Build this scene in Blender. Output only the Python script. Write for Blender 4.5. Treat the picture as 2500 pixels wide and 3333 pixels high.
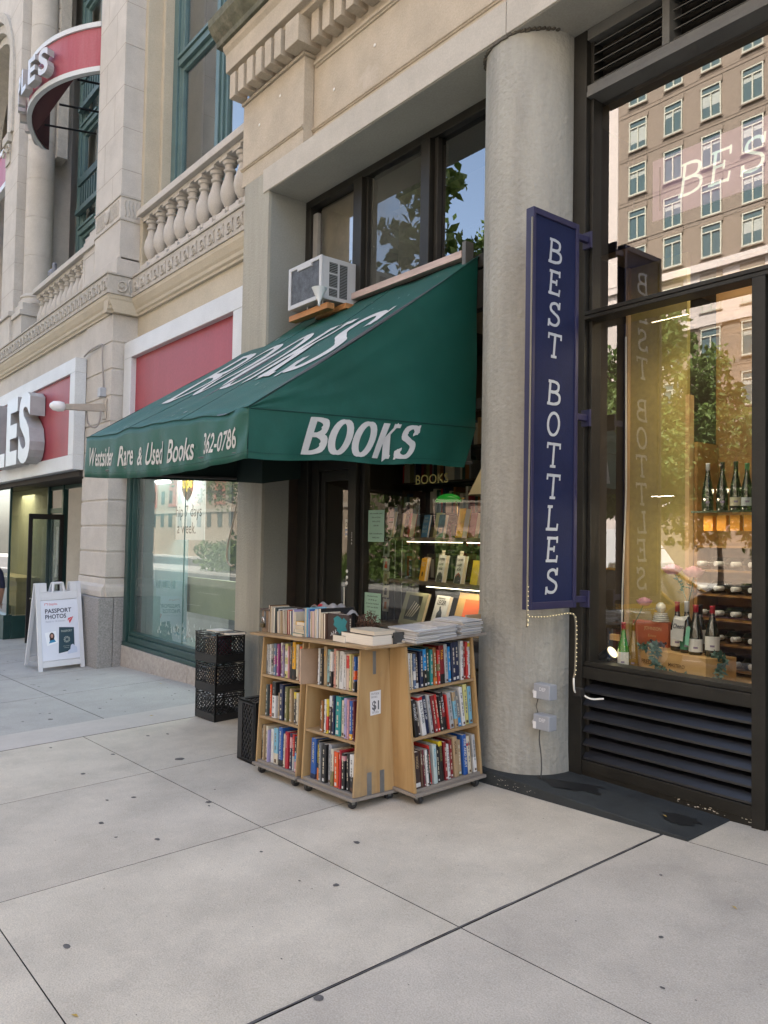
import bpy, bmesh, math, random
from mathutils import Vector, Matrix, Euler
R = math.radians
rnd = random.Random(7)
for o in list(bpy.data.objects): bpy.data.objects.remove(o)
scene = bpy.context.scene
COL = scene.collection

# ------------------------------------------------------------ camera
yaw, pit, rol = R(-51.37), R(2.02), R(0.985)
fw = Vector((math.sin(yaw)*math.cos(pit), math.cos(yaw)*math.cos(pit), math.sin(pit)))
rt = Vector((math.cos(yaw), -math.sin(yaw), 0)); up = rt.cross(fw)
r2 = rt*math.cos(rol)+up*math.sin(rol); u2 = -rt*math.sin(rol)+up*math.cos(rol)
cam = bpy.data.cameras.new('camera'); co = bpy.data.objects.new('camera', cam); COL.objects.link(co)
m = Matrix((r2, u2, -fw)).transposed().to_4x4(); m.translation = Vector((0, 0, 1.6)); co.matrix_world = m
cam.sensor_fit = 'HORIZONTAL'; cam.sensor_width = 36; cam.lens = 36*2577/2500
cam.clip_start = .05; cam.clip_end = 900
scene.camera = co

# ------------------------------------------------------------ world, sun, exposure
SUN_EL, SUN_AZ = R(52), R(22)      # azimuth from +y towards +x
w = bpy.data.worlds.new('World'); scene.world = w; w.use_nodes = True
nt = w.node_tree; bg = nt.nodes['Background']
sky = nt.nodes.new('ShaderNodeTexSky'); sky.sky_type = 'NISHITA'; sky.sun_disc = False
sky.sun_elevation = SUN_EL; sky.sun_rotation = SUN_AZ; sky.air_density = .8; sky.dust_density = 3.0; sky.ozone_density = 1.0
tint = nt.nodes.new('ShaderNodeMix'); tint.data_type = 'RGBA'; tint.blend_type = 'MULTIPLY'; tint.inputs[0].default_value = 1; tint.inputs[7].default_value = (1.08, 1.0, .885, 1)
nt.links.new(sky.outputs[0], tint.inputs[6]); nt.links.new(tint.outputs[2], bg.inputs[0]); bg.inputs[1].default_value = 0.15
sl = bpy.data.lights.new('sun', 'SUN'); sl.energy = 4.2; sl.angle = R(.6); sl.color = (1, .95, .87)
so = bpy.data.objects.new('sun', sl); COL.objects.link(so)
sd = Vector((math.sin(SUN_AZ)*math.cos(SUN_EL), math.cos(SUN_AZ)*math.cos(SUN_EL), math.sin(SUN_EL)))
so.rotation_euler = sd.to_track_quat('Z', 'Y').to_euler(); so.location = (0, 0, 40)
scene.view_settings.view_transform = 'Standard'; scene.view_settings.look = 'None'
scene.view_settings.exposure = 2.6; scene.view_settings.gamma = 1

# ------------------------------------------------------------ helpers
ORG = {}
def tag(o, label=None, cat=None, group=None, kind=None):
    if label: o['label'] = label
    if cat: o['category'] = cat
    if group: o['group'] = group
    if kind: o['kind'] = kind
    return o
def thing(name, label, cat, loc=(0, 0, 0), rot=(0, 0, 0), group=None, local=False):
    o = bpy.data.objects.new(name, None); COL.objects.link(o)
    o.empty_display_size = .1; o.location = loc; o.rotation_euler = rot
    ORG[o.name] = Vector((0, 0, 0)) if (local or any(rot)) else Vector(loc)
    return tag(o, label, cat, group)
class MB:
    def __init__(s): s.v = []; s.f = []; s.m = []
    def add(s, vs, fs, mi=0):
        n = len(s.v); s.v += [tuple(p) for p in vs]; s.f += [tuple(i+n for i in f) for f in fs]; s.m += [mi]*len(fs); return s
    def box(s, x0, x1, y0, y1, z0, z1, mi=0):
        vs = [(x, y, z) for z in (z0, z1) for y in (y0, y1) for x in (x0, x1)]
        return s.add(vs, [(0, 2, 3, 1), (4, 5, 7, 6), (0, 1, 5, 4), (2, 6, 7, 3), (0, 4, 6, 2), (1, 3, 7, 5)], mi)
    def prism(s, poly, a, b, ax='x', mi=0):
        # poly in the two other axes, extruded a..b along ax
        n = len(poly)
        def P(t, p):
            if ax == 'x': return (t, p[0], p[1])
            if ax == 'y': return (p[0], t, p[1])
            return (p[0], p[1], t)
        vs = [P(a, p) for p in poly]+[P(b, p) for p in poly]
        fs = [tuple(range(n))[::-1], tuple(range(n, 2*n))]+[(i, (i+1) % n, n+(i+1) % n, n+i) for i in range(n)]
        return s.add(vs, fs, mi)
    def quad(s, a, b, c, d, mi=0): return s.add([a, b, c, d], [(0, 1, 2, 3)], mi)
    def lathe(s, prof, c, n=16, ax='z', cap=True, mi=0, a0=0, a1=2*math.pi):
        full = abs(a1-a0-2*math.pi) < 1e-6; N = n if full else n+1
        vs = []
        for r, z in prof:
            for i in range(N):
                t = a0+(a1-a0)*i/n; p = (r*math.cos(t), r*math.sin(t), z)
                if ax == 'y': p = (p[0], p[2], p[1])
                if ax == 'x': p = (p[2], p[0], p[1])
                vs.append((c[0]+p[0], c[1]+p[1], c[2]+p[2]))
        fs = []
        for k in range(len(prof)-1):
            for i in range(n):
                j = (i+1) % N; fs.append((k*N+i, k*N+j, (k+1)*N+j, (k+1)*N+i))
        if cap and full: fs += [tuple(range(N))[::-1], tuple(range((len(prof)-1)*N, len(prof)*N))]
        return s.add(vs, fs, mi)
    def tube(s, pts, r, n=8, mi=0, closed=False):
        pts = [Vector(p) for p in pts]; rs = r if isinstance(r, (list, tuple)) else [r]*len(pts)
        vs = []; prev = None
        for i, p in enumerate(pts):
            a = pts[max(i-1, 0)]; b = pts[min(i+1, len(pts)-1)]
            t = (b-a).normalized() if (b-a).length > 1e-9 else Vector((0, 0, 1))
            if prev is None:
                u = t.orthogonal().normalized()
            else:
                u = (prev-t*prev.dot(t)); u = u.normalized() if u.length > 1e-6 else t.orthogonal().normalized()
            prev = u; w_ = t.cross(u)
            for k in range(n):
                an = 2*math.pi*k/n; vs.append(p+(u*math.cos(an)+w_*math.sin(an))*rs[i])
        fs = []
        for i in range(len(pts)-1):
            for k in range(n): fs.append((i*n+k, i*n+(k+1) % n, (i+1)*n+(k+1) % n, (i+1)*n+k))
        fs += [tuple(range(n))[::-1], tuple(range((len(pts)-1)*n, len(pts)*n))]
        return s.add(vs, fs, mi)
    def build(s, name, mat, parent=None, bevel=0, smooth=False, seg=2, org=None):
        o_ = ORG[parent.name] if parent else (Vector(org) if org else Vector((0, 0, 0)))
        me = bpy.data.meshes.new(name)
        me.from_pydata([(v[0]-o_[0], v[1]-o_[1], v[2]-o_[2]) for v in s.v], [], s.f)
        for mm in (mat if isinstance(mat, (list, tuple)) else [mat]): me.materials.append(mm)
        for p, i in zip(me.polygons, s.m): p.material_index = i
        bm = bmesh.new(); bm.from_mesh(me); bmesh.ops.recalc_face_normals(bm, faces=bm.faces)
        bm.to_mesh(me); bm.free()
        if smooth: me.shade_smooth()
        me.validate()
        o = bpy.data.objects.new(name, me); COL.objects.link(o)
        if parent: o.parent = parent
        elif org: o.location = org
        ORG[o.name] = o_
        if bevel:
            b = o.modifiers.new('bevel', 'BEVEL'); b.width = bevel; b.segments = seg; b.limit_method = 'ANGLE'; b.angle_limit = R(40)
            b.harden_normals = False
        if smooth == 'auto' or (smooth and bevel):
            pass
        return o
def autosmooth(o, ang=35):
    me = o.data; me.shade_smooth()
    bm = bmesh.new(); bm.from_mesh(me)
    for e in bm.edges:
        e.smooth = not (len(e.link_faces) == 2 and e.calc_face_angle(0) > R(ang))
    bm.to_mesh(me); bm.free(); return o
def copy_tree(o, loc=None, rot=None, label=None, parent=None, group=None):
    c = o.copy(); COL.objects.link(c); ORG[c.name] = ORG.get(o.name, Vector((0, 0, 0)))
    if parent is not None: c.parent = parent
    if loc is not None: c.location = loc
    if rot is not None: c.rotation_euler = rot
    if label: c['label'] = label
    if group: c['group'] = group
    for ch in list(o.children): copy_tree(ch, parent=c)
    return c

# ------------------------------------------------------------ materials
MATS = {}
def nodes(name):
    m = bpy.data.materials.new(name); m.use_nodes = True
    return m, m.node_tree, m.node_tree.nodes['Principled BSDF']
def mat(name, col, rough=.7, var=.0, scale=4, bump=0, bscale=60, metal=0, spec=.5, stain=None, coat=0, streak=False, dist=.01, fine=None):
    """procedural paint/stone: large noise variation, optional stain colour, fine bump"""
    if name in MATS: return MATS[name]
    m, t, p = nodes(name); L = t.links; N = t.nodes
    p.inputs['Roughness'].default_value = rough; p.inputs['Metallic'].default_value = metal
    p.inputs['Specular IOR Level'].default_value = spec; p.inputs['Coat Weight'].default_value = coat
    c = (*col, 1)
    tc = N.new('ShaderNodeTexCoord')
    if var or stain:
        mp = N.new('ShaderNodeMapping'); L.new(tc.outputs['Object'], mp.inputs[0])
        if streak: mp.inputs['Scale'].default_value = (1, 1, .12)
        n = N.new('ShaderNodeTexNoise'); n.inputs['Scale'].default_value = scale; n.inputs['Detail'].default_value = 8; n.inputs['Roughness'].default_value = .65
        L.new(mp.outputs[0], n.inputs[0])
        mr = N.new('ShaderNodeMapRange'); mr.inputs[1].default_value = .3; mr.inputs[2].default_value = .7
        mr.inputs[3].default_value = 1-var; mr.inputs[4].default_value = 1+var; L.new(n.outputs[0], mr.inputs[0])
        mx = N.new('ShaderNodeMix'); mx.data_type = 'RGBA'; mx.blend_type = 'MULTIPLY'; mx.inputs[0].default_value = 1
        mx.inputs[6].default_value = c; L.new(mr.outputs[0], mx.inputs[7]); out = mx.outputs[2]
        if stain:
            n2 = N.new('ShaderNodeTexNoise'); n2.inputs['Scale'].default_value = scale*.45; n2.inputs['Detail'].default_value = 10; n2.inputs['Roughness'].default_value = .7
            L.new(mp.outputs[0], n2.inputs[0])
            r = N.new('ShaderNodeMapRange'); r.inputs[1].default_value = stain[2] if len(stain) > 2 else .55; r.inputs[2].default_value = r.inputs[1].default_value+.16; r.inputs[4].default_value = stain[1]
            L.new(n2.outputs[0], r.inputs[0])
            m2 = N.new('ShaderNodeMix'); m2.data_type = 'RGBA'; L.new(r.outputs[0], m2.inputs[0]); L.new(out, m2.inputs[6]); m2.inputs[7].default_value = (*stain[0], 1); out = m2.outputs[2]
        fine = (.07 if bump else 0) if fine is None else fine
        if fine:
            n3 = N.new('ShaderNodeTexNoise'); n3.inputs['Scale'].default_value = bscale*1.3; n3.inputs['Detail'].default_value = 3; L.new(tc.outputs['Object'], n3.inputs[0])
            r3 = N.new('ShaderNodeMapRange'); r3.inputs[1].default_value = .32; r3.inputs[2].default_value = .68; r3.inputs[3].default_value = 1-fine; r3.inputs[4].default_value = 1+fine; L.new(n3.outputs[0], r3.inputs[0])
            m3 = N.new('ShaderNodeMix'); m3.data_type = 'RGBA'; m3.blend_type = 'MULTIPLY'; m3.inputs[0].default_value = 1; L.new(out, m3.inputs[6]); L.new(r3.outputs[0], m3.inputs[7]); out = m3.outputs[2]
        L.new(out, p.inputs['Base Color'])
    else: p.inputs['Base Color'].default_value = c
    if bump:
        nb = N.new('ShaderNodeTexNoise'); nb.inputs['Scale'].default_value = bscale; nb.inputs['Detail'].default_value = 6
        L.new(tc.outputs['Object'], nb.inputs[0]); b = N.new('ShaderNodeBump'); b.inputs['Strength'].default_value = bump; b.inputs['Distance'].default_value = dist
        L.new(nb.outputs[0], b.inputs['Height']); L.new(b.outputs[0], p.inputs['Normal'])
    MATS[name] = m; return m
def emis(name, col, s):
    if name in MATS: return MATS[name]
    m, t, p = nodes(name); p.inputs['Base Color'].default_value = (*col, 1)
    p.inputs['Emission Color'].default_value = (*col, 1); p.inputs['Emission Strength'].default_value = s
    MATS[name] = m; return m
def glass(name, refl=.10, tint=(1, 1, 1), edge=1.0, rough=0.0, dirt=0.0, dcol=(.5, .5, .5), wav=0.0):
    """window pane: see-through with a mirror share rising at grazing angles, some dust"""
    if name in MATS: return MATS[name]
    m = bpy.data.materials.new(name); m.use_nodes = True; t = m.node_tree; N = t.nodes; L = t.links
    for n in list(N):
        if n.type != 'OUTPUT_MATERIAL': N.remove(n)
    out = [n for n in N if n.type == 'OUTPUT_MATERIAL'][0]
    tr = N.new('ShaderNodeBsdfTransparent'); tr.inputs[0].default_value = (*tint, 1)
    gl = N.new('ShaderNodeBsdfGlossy'); gl.inputs['Roughness'].default_value = rough; gl.inputs[0].default_value = (1, 1, 1, 1)
    fr = N.new('ShaderNodeLayerWeight'); fr.inputs[0].default_value = .5
    pw = N.new('ShaderNodeMath'); pw.operation = 'POWER'; pw.inputs[1].default_value = 4; L.new(fr.outputs['Facing'], pw.inputs[0])
    mr = N.new('ShaderNodeMapRange'); mr.inputs[3].default_value = refl; mr.inputs[4].default_value = edge; L.new(pw.outputs[0], mr.inputs[0])
    mx = N.new('ShaderNodeMixShader'); L.new(mr.outputs[0], mx.inputs[0]); L.new(tr.outputs[0], mx.inputs[1]); L.new(gl.outputs[0], mx.inputs[2])
    tc = N.new('ShaderNodeTexCoord')
    if wav:
        nb = N.new('ShaderNodeTexNoise'); nb.inputs['Scale'].default_value = 1.1; nb.inputs['Detail'].default_value = 1; L.new(tc.outputs['Object'], nb.inputs[0])
        b = N.new('ShaderNodeBump'); b.inputs['Strength'].default_value = wav; b.inputs['Distance'].default_value = .01; L.new(nb.outputs[0], b.inputs['Height']); L.new(b.outputs[0], gl.inputs['Normal'])
    res = mx.outputs[0]
    if dirt:
        df = N.new('ShaderNodeBsdfDiffuse'); df.inputs[0].default_value = (*dcol, 1)
        n = N.new('ShaderNodeTexNoise'); n.inputs['Scale'].default_value = 2.2; n.inputs['Detail'].default_value = 9; L.new(tc.outputs['Object'], n.inputs[0])
        r = N.new('ShaderNodeMapRange'); r.inputs[1].default_value = .3; r.inputs[2].default_value = .75; r.inputs[3].default_value = dirt*.5; r.inputs[4].default_value = dirt*1.5; L.new(n.outputs[0], r.inputs[0])
        m2 = N.new('ShaderNodeMixShader'); L.new(r.outputs[0], m2.inputs[0]); L.new(res, m2.inputs[1]); L.new(df.outputs[0], m2.inputs[2]); res = m2.outputs[0]
    L.new(res, out.inputs[0]); MATS[name] = m; return m
def wood(name, c1, c2, scale=(1, 1, .12), ns=22, rough=.6, grime=(.16, .12, .08), g=.35, knots=True):
    if name in MATS: return MATS[name]
    m, t, p = nodes(name); L = t.links; N = t.nodes; p.inputs['Roughness'].default_value = rough
    tc = N.new('ShaderNodeTexCoord'); mp = N.new('ShaderNodeMapping'); mp.inputs['Scale'].default_value = scale; L.new(tc.outputs['Object'], mp.inputs[0])
    n = N.new('ShaderNodeTexNoise'); n.inputs['Scale'].default_value = ns; n.inputs['Detail'].default_value = 8; n.inputs['Distortion'].default_value = .6; L.new(mp.outputs[0], n.inputs[0])
    cr = N.new('ShaderNodeValToRGB'); cr.color_ramp.elements[0].position = .35; cr.color_ramp.elements[0].color = (*c2, 1); cr.color_ramp.elements[1].position = .65; cr.color_ramp.elements[1].color = (*c1, 1); L.new(n.outputs[0], cr.inputs[0])
    n2 = N.new('ShaderNodeTexNoise'); n2.inputs['Scale'].default_value = 2.6; n2.inputs['Detail'].default_value = 10; n2.inputs['Roughness'].default_value = .7; L.new(tc.outputs['Object'], n2.inputs[0])
    r = N.new('ShaderNodeMapRange'); r.inputs[1].default_value = .5; r.inputs[2].default_value = .75; r.inputs[4].default_value = g; L.new(n2.outputs[0], r.inputs[0])
    mx = N.new('ShaderNodeMix'); mx.data_type = 'RGBA'; L.new(r.outputs[0], mx.inputs[0]); L.new(cr.outputs[0], mx.inputs[6]); mx.inputs[7].default_value = (*grime, 1); out = mx.outputs[2]
    if knots:
        v = N.new('ShaderNodeTexVoronoi'); v.inputs['Scale'].default_value = 5.5; mp2 = N.new('ShaderNodeMapping'); mp2.inputs['Scale'].default_value = (1, 1, .45); L.new(tc.outputs['Object'], mp2.inputs[0]); L.new(mp2.outputs[0], v.inputs[0])
        r3 = N.new('ShaderNodeMapRange'); r3.inputs[1].default_value = .03; r3.inputs[2].default_value = .075; r3.inputs[3].default_value = .8; r3.inputs[4].default_value = 0; L.new(v.outputs['Distance'], r3.inputs[0])
        m3 = N.new('ShaderNodeMix'); m3.data_type = 'RGBA'; L.new(r3.outputs[0], m3.inputs[0]); L.new(out, m3.inputs[6]); m3.inputs[7].default_value = (.10, .045, .02, 1); out = m3.outputs[2]
    L.new(out, p.inputs['Base Color'])
    b = N.new('ShaderNodeBump'); b.inputs['Strength'].default_value = .25; b.inputs['Distance'].default_value = .003; L.new(n.outputs[0], b.inputs['Height']); L.new(b.outputs[0], p.inputs['Normal'])
    MATS[name] = m; return m

# ------------------------------------------------------------ lettering
_tc = {}
def text_mesh(body, bold=0, res=3):
    k = (body, bold)
    if k in _tc: return _tc[k]
    cu = bpy.data.curves.new('t', 'FONT'); cu.body = body; cu.size = 1; cu.offset = bold; cu.resolution_u = res
    ob = bpy.data.objects.new('t', cu); COL.objects.link(ob); bpy.context.view_layer.update()
    dg = bpy.context.evaluated_depsgraph_get(); me = bpy.data.meshes.new_from_object(ob.evaluated_get(dg))
    vs = [tuple(v.co) for v in me.vertices]; fs = [tuple(p.vertices) for p in me.polygons]
    bpy.data.objects.remove(ob); bpy.data.curves.remove(cu); bpy.data.meshes.remove(me)
    xs = [v[0] for v in vs]; _tc[k] = (vs, fs, min(xs), max(xs)); return _tc[k]
def text(mb, body, fn, height=1, width=None, bold=0, shear=0, align='l', mi=0):
    """adds flat lettering to mb; fn maps (u,v) metres to a world point"""
    vs, fs, a, b = text_mesh(body, bold)
    s = height/.70; sx = s if width is None else width/(b-a)
    off = -a*sx if align == 'l' else -(a+b)/2*sx
    mb.add([fn(v[0]*sx+off+v[1]*s*shear, v[1]*s) for v in vs], fs, mi)
def frame(o, U, V, N=None, n=0.0):
    o = Vector(o); U = Vector(U); V = Vector(V); N_ = U.cross(V) if N is None else Vector(N)
    return lambda u, v, h=0: o+U*u+V*v+N_*(n+h)
def smooth_pts(p, n=5):
    out = []
    for i in range(len(p)-1):
        p0 = p[max(i-1, 0)]; p1 = p[i]; p2 = p[i+1]; p3 = p[min(i+2, len(p)-1)]
        for k in range(n):
            t = k/n; out.append(tuple(.5*((2*b)+(-a+c)*t+(2*a-5*b+4*c-d)*t*t+(-a+3*b-3*c+d)*t**3) for a, b, c, d in zip(p0, p1, p2, p3)))
    out.append(tuple(p[-1])); return out
# letter skeletons: (points, heavy?, smooth?) ; heavy strokes get the thick width
SK = {
 'B': ([(.12, 0), (.12, 1)], 1, 0), 'B1': ([(-.02, 1), (.42, 1), (.70, .90), (.70, .64), (.42, .53), (.12, .53)], 2, 1), 'B2': ([(.12, .53), (.48, .53), (.82, .40), (.82, .12), (.48, 0), (-.02, 0)], 2, 1),
}
GL = {
 'B': [SK['B'], SK['B1'], SK['B2']],
 'E': [([(.14, 0), (.14, 1)], 1, 0), ([(-.02, 1), (.70, 1)], 0, 0), ([(.70, 1.02), (.72, .76)], 0, 0), ([(.14, .52), (.52, .52)], 0, 0), ([(.52, .64), (.52, .40)], 0, 0), ([(-.02, 0), (.74, 0)], 0, 0), ([(.74, -.02), (.77, .27)], 0, 0)],
 'S': [([(.70, .76), (.62, .93), (.40, 1.0), (.14, .90), (.13, .68), (.40, .54), (.68, .41), (.76, .22), (.62, .04), (.38, 0), (.12, .07), (.04, .25)], 2, 1), ([(.73, .72), (.73, 1.02)], 0, 0), ([(.03, -.02), (.03, .28)], 0, 0)],
 'T': [([(-.02, 1), (.86, 1)], 0, 0), ([(-.02, 1), (-.03, .76)], 0, 0), ([(.86, 1), (.87, .76)], 0, 0), ([(.42, 1), (.42, 0)], 1, 0), ([(.22, 0), (.62, 0)], 0, 0)],
 'L': [([(.16, 1), (.16, 0)], 1, 0), ([(0, 1), (.36, 1)], 0, 0), ([(-.02, 0), (.76, 0)], 0, 0), ([(.76, 0), (.79, .28)], 0, 0)],
 'O': [([(.42+.40*math.cos(t*math.pi/12), .5+.5*math.sin(t*math.pi/12)) for t in range(25)], 3, 0)],
 'K': [([(.12, 0), (.12, 1)], 1, 0), ([(-.02, 1), (.28, 1)], 0, 0), ([(-.02, 0), (.28, 0)], 0, 0), ([(.12, .36), (.72, 1)], 0, 0), ([(.52, 1), (.88, 1)], 0, 0), ([(.36, .60), (.74, 0)], 1, 0), ([(.56, 0), (.92, 0)], 0, 0)],
}
def ribbon(pts, ws):
    """outline strip left/right points"""
    l = []; r = []
    for i, p in enumerate(pts):
        a = Vector(pts[max(i-1, 0)]); b = Vector(pts[min(i+1, len(pts)-1)])
        if (Vector(pts[0])-Vector(pts[-1])).length < 1e-6 and i in (0, len(pts)-1): a = Vector(pts[-2]); b = Vector(pts[1])
        t = (b-a).normalized(); n = Vector((-t.y, t.x)); q = Vector(p)
        l.append(q+n*ws[i]/2); r.append(q-n*ws[i]/2)
    return l, r
def letter(mb, ch, fn, h, wscale, thin, thick, shear=0, jit=0, seed=0, lift=.0005, u0=0, v0=0):
    rr = random.Random(seed); k = 0
    for pts, kind, sm in GL[ch]:
        pts = smooth_pts(pts, 5) if sm else ([pts[0]]+[tuple(pts[0][q]+(pts[1][q]-pts[0][q])*t/3 for q in (0, 1)) for t in (1, 2)]+[pts[1]] if len(pts) == 2 else pts)
        ws = []
        for i, p in enumerate(pts):
            if kind == 1: w_ = thick
            elif kind == 0: w_ = thin
            else:
                a = pts[max(i-1, 0)]; b = pts[min(i+1, len(pts)-1)]
                if kind == 3 and i in (0, len(pts)-1): a = pts[-2]; b = pts[1]
                t = Vector((b[0]-a[0], b[1]-a[1])).normalized(); w_ = thin+(thick-thin)*abs(t.y)**1.3
            ws.append(w_*(1+rr.uniform(-jit, jit)))
        hw = [x/2 for x in ws]
        if len(pts) <= 4 and kind in (0, 1):   # keep bars inside the cap height
            pts = [(p[0], min(max(p[1], thin*.5), 1-thin*.5)) if kind == 0 and abs(pts[0][1]-pts[-1][1]) < .01 else p for p in pts]
        else: pts = [(p[0], thin*.5+p[1]*(1-thin)) for p in pts]
        l, r = ribbon(pts, ws); n = len(pts)
        vs = []
        for q in l+r:
            x = u0+(q.x*wscale+q.y*shear)*h; y = v0+q.y*h
            vs.append(fn(x, y, lift*k))
        mb.add(vs, [(i, i+1, n+i+1, n+i) for i in range(n-1)]); k += 1
def word(mb, s_, fn, h, wscale, adv, thin, thick, shear=0, jit=0, seed=1):
    for i, c in enumerate(s_): letter(mb, c, fn, h, wscale, thin, thick, shear, jit, seed+i, u0=i*adv*h)
def gz(x, y): return .038*x+.040*y
# ============================================================ SETTING
M_flag = mat('sidewalk concrete', (.455, .41, .335), .85, .16, 1.9, .6, 130, stain=((.33, .30, .25), .6, .53), dist=.004, fine=.15)
M_flagb = mat('sidewalk concrete lighter', (.475, .43, .35), .85, .15, 2.3, .6, 130, stain=((.31, .28, .235), .6, .54), dist=.004, fine=.15); M_flagc = mat('sidewalk concrete greyer', (.435, .395, .33), .85, .17, 1.7, .6, 130, stain=((.27, .25, .215), .6, .53), dist=.004, fine=.15)
M_grey = mat('grey concrete', (.33, .325, .30), .85, .12, 2, .5, 120, stain=((.16, .155, .15), .8, .60), dist=.004, fine=.2)
M_strip = mat('pale concrete', (.43, .40, .36), .85, .08, 3, .4, 120, stain=((.3, .29, .28), .6, .6))
M_joint = mat('joint', (.028, .026, .024), .9, .2, 9)
M_seal = mat('sealant', (.075, .072, .07), .7, .3, 14, .3, 60)
M_road = mat('asphalt', (.06, .06, .06), .9, .2, 1.5, .6, 150)
def GX(x):
    return .038*x if -20 < x < 6 else (-.76+.004*(x+20) if x <= -20 else .228+.004*(x-6))
def GZ(x, y): return GX(x)+(.040*y if y > -1.8 else -.072)
def slab(mb, x0, x1, y0, y1, g=.0026, th=.05, gx=None, dz=0):
    j = lambda: 0
    P = [(x0+g, y0+g), (x1-g, y0+g), (x1-g, y1-g), (x0+g, y1-g)]
    vs = [(x, y, GZ(x, y)-th+dz) for x, y in P]+[(x, y, GZ(x, y)+dz) for x, y in P]
    mb.add(vs, [(4, 5, 6, 7)], [0, 2, 3, 2, 0, 3, 3, 0, 2][int(abs(x0*7.3+y0*3.1)*2) % 9] if x0 > -7.2 else 0); mb.add(vs, [(3, 2, 1, 0), (0, 1, 5, 4), (1, 2, 6, 5), (2, 3, 7, 6), (3, 0, 4, 7)], 1)
b = MB()
xs = [-7.13, -5.60, -4.016]; ys = [-1.8, -.6, .9, 2.35]
for i in range(2):
    for j in range(3): slab(b, xs[i], xs[i+1], ys[j], ys[j+1])
    slab(b, xs[i], xs[i+1], 2.35, 4.40)
for j in range(3): slab(b, -4.016, -2.396, ys[j], ys[j+1])
slab(b, -4.016, -2.396, 2.35, 4.40)
for x0 in (-2.384, -.78, .82, 2.42, 4.02):
    for j in range(3): slab(b, x0, x0+1.6, ys[j], ys[j+1])
    slab(b, x0, x0+1.6, 2.35, 3.84); slab(b, x0, x0+1.6, 3.84, 4.6)
slab(b, -7.13, -7.12, 2.3, 2.31)
o = b.build('sidewalk', [M_flag, M_joint, M_flagb, M_flagc], bevel=0); tag(o, kind='structure')
b = MB(); slab(b, -7.75, -7.13, -1.8, 4.24, dz=.002); o = b.build('sidewalk_strip', [M_strip, M_joint], bevel=0); tag(o, kind='structure')
b = MB(); x = -7.75
while x > -38:
    for y0, y1 in ((-1.8, .55), (.55, 2.75), (2.75, 5.6)): slab(b, x-1.75, x, y0, y1, g=.004)
    x -= 1.75
o = b.build('grey_sidewalk', [M_grey, M_joint], bevel=0); tag(o, kind='structure')
b = MB(); gxs = [-120, -80, -50, -30, -20, -10, 0, 6, 20, 60, 120]
for i in range(len(gxs)-1):
    a, c = gxs[i], gxs[i+1]
    b.quad((a, 12, GZ(a, 4)-.02), (c, 12, GZ(c, 4)-.02), (c, 4.0, GZ(c, 4)-.02), (a, 4.0, GZ(a, 4)-.02))
    b.quad((a, 4.0, GZ(a, 4)-.02), (c, 4.0, GZ(c, 4)-.02), (c, -1.8, GZ(c, -1.79)-.02), (a, -1.8, GZ(a, -1.79)-.02))
o = b.build('ground', M_joint); tag(o, kind='structure')
b = MB()
for i in range(len(gxs)-1):
    a, c = gxs[i], gxs[i+1]
    b.quad((a, -1.9, GX(a)-.21), (c, -1.9, GX(c)-.21), (c, -120, GX(c)-.21), (a, -120, GX(a)-.21))
o = b.build('road', M_road); tag(o, kind='structure')
b = MB()
for i in range(3, 9):
    a, c = gxs[i], gxs[i+1]
    b.add([(a, -1.8, GX(a)-.076), (c, -1.8, GX(c)-.076), (c, -1.95, GX(c)-.082), (a, -1.95, GX(a)-.082), (c, -1.95, GX(c)-.3), (a, -1.95, GX(a)-.3)], [(0, 1, 2, 3), (3, 2, 4, 5)])
o = b.build('kerb', M_grey); tag(o, kind='structure')
b = MB()
for (y0, y1) in ((-37, -42), (-17, -22)):
    for i in range(len(gxs)-1):
        a, c = gxs[i], gxs[i+1]
        b.add([(a, y0, GX(a)-.06), (c, y0, GX(c)-.06), (c, y1, GX(c)-.06), (a, y1, GX(a)-.06), (c, y0, GX(c)-.25), (a, y0, GX(a)-.25)], [(0, 1, 2, 3), (0, 1, 4, 5)])
o = b.build('far_sidewalk_and_median', M_grey); tag(o, kind='structure')
# lane lines on the road
b = MB()
for yy in (-4.6, -8.0, -25.5, -29):
    for i in range(24):
        a = -70+i*5
        b.quad((a, yy, GX(a)-.204), (a+2.4, yy, GX(a+2.4)-.204), (a+2.4, yy-.12, GX(a+2.4)-.204), (a, yy-.12, GX(a)-.204))
o = b.build('lane_marking', mat('road paint', (.7, .7, .68), .7, .2, 5)); tag(o, kind='structure')
# thick sealant bead in the wide joint, wandering slightly
b = MB(); rr = random.Random(3); n = 60; L_ = []; 
for i in range(n+1):
    y = -1.7+5.52*i/n; c = -2.389+rr.uniform(-.002, .002)+.003*math.sin(i*.5); wd = .0045+rr.uniform(-.002, .003)
    L_.append((c-wd, c+wd, y))
for i in range(n):
    a, c = L_[i], L_[i+1]
    b.quad((a[0], a[2], gz(a[0], a[2])+.0015), (a[1], a[2], gz(a[1], a[2])+.0015), (c[1], c[2], gz(c[1], c[2])+.0015), (c[0], c[2], gz(c[0], c[2])+.0015))
o = b.build('joint_sealant', M_seal); tag(o, kind='structure')
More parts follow.
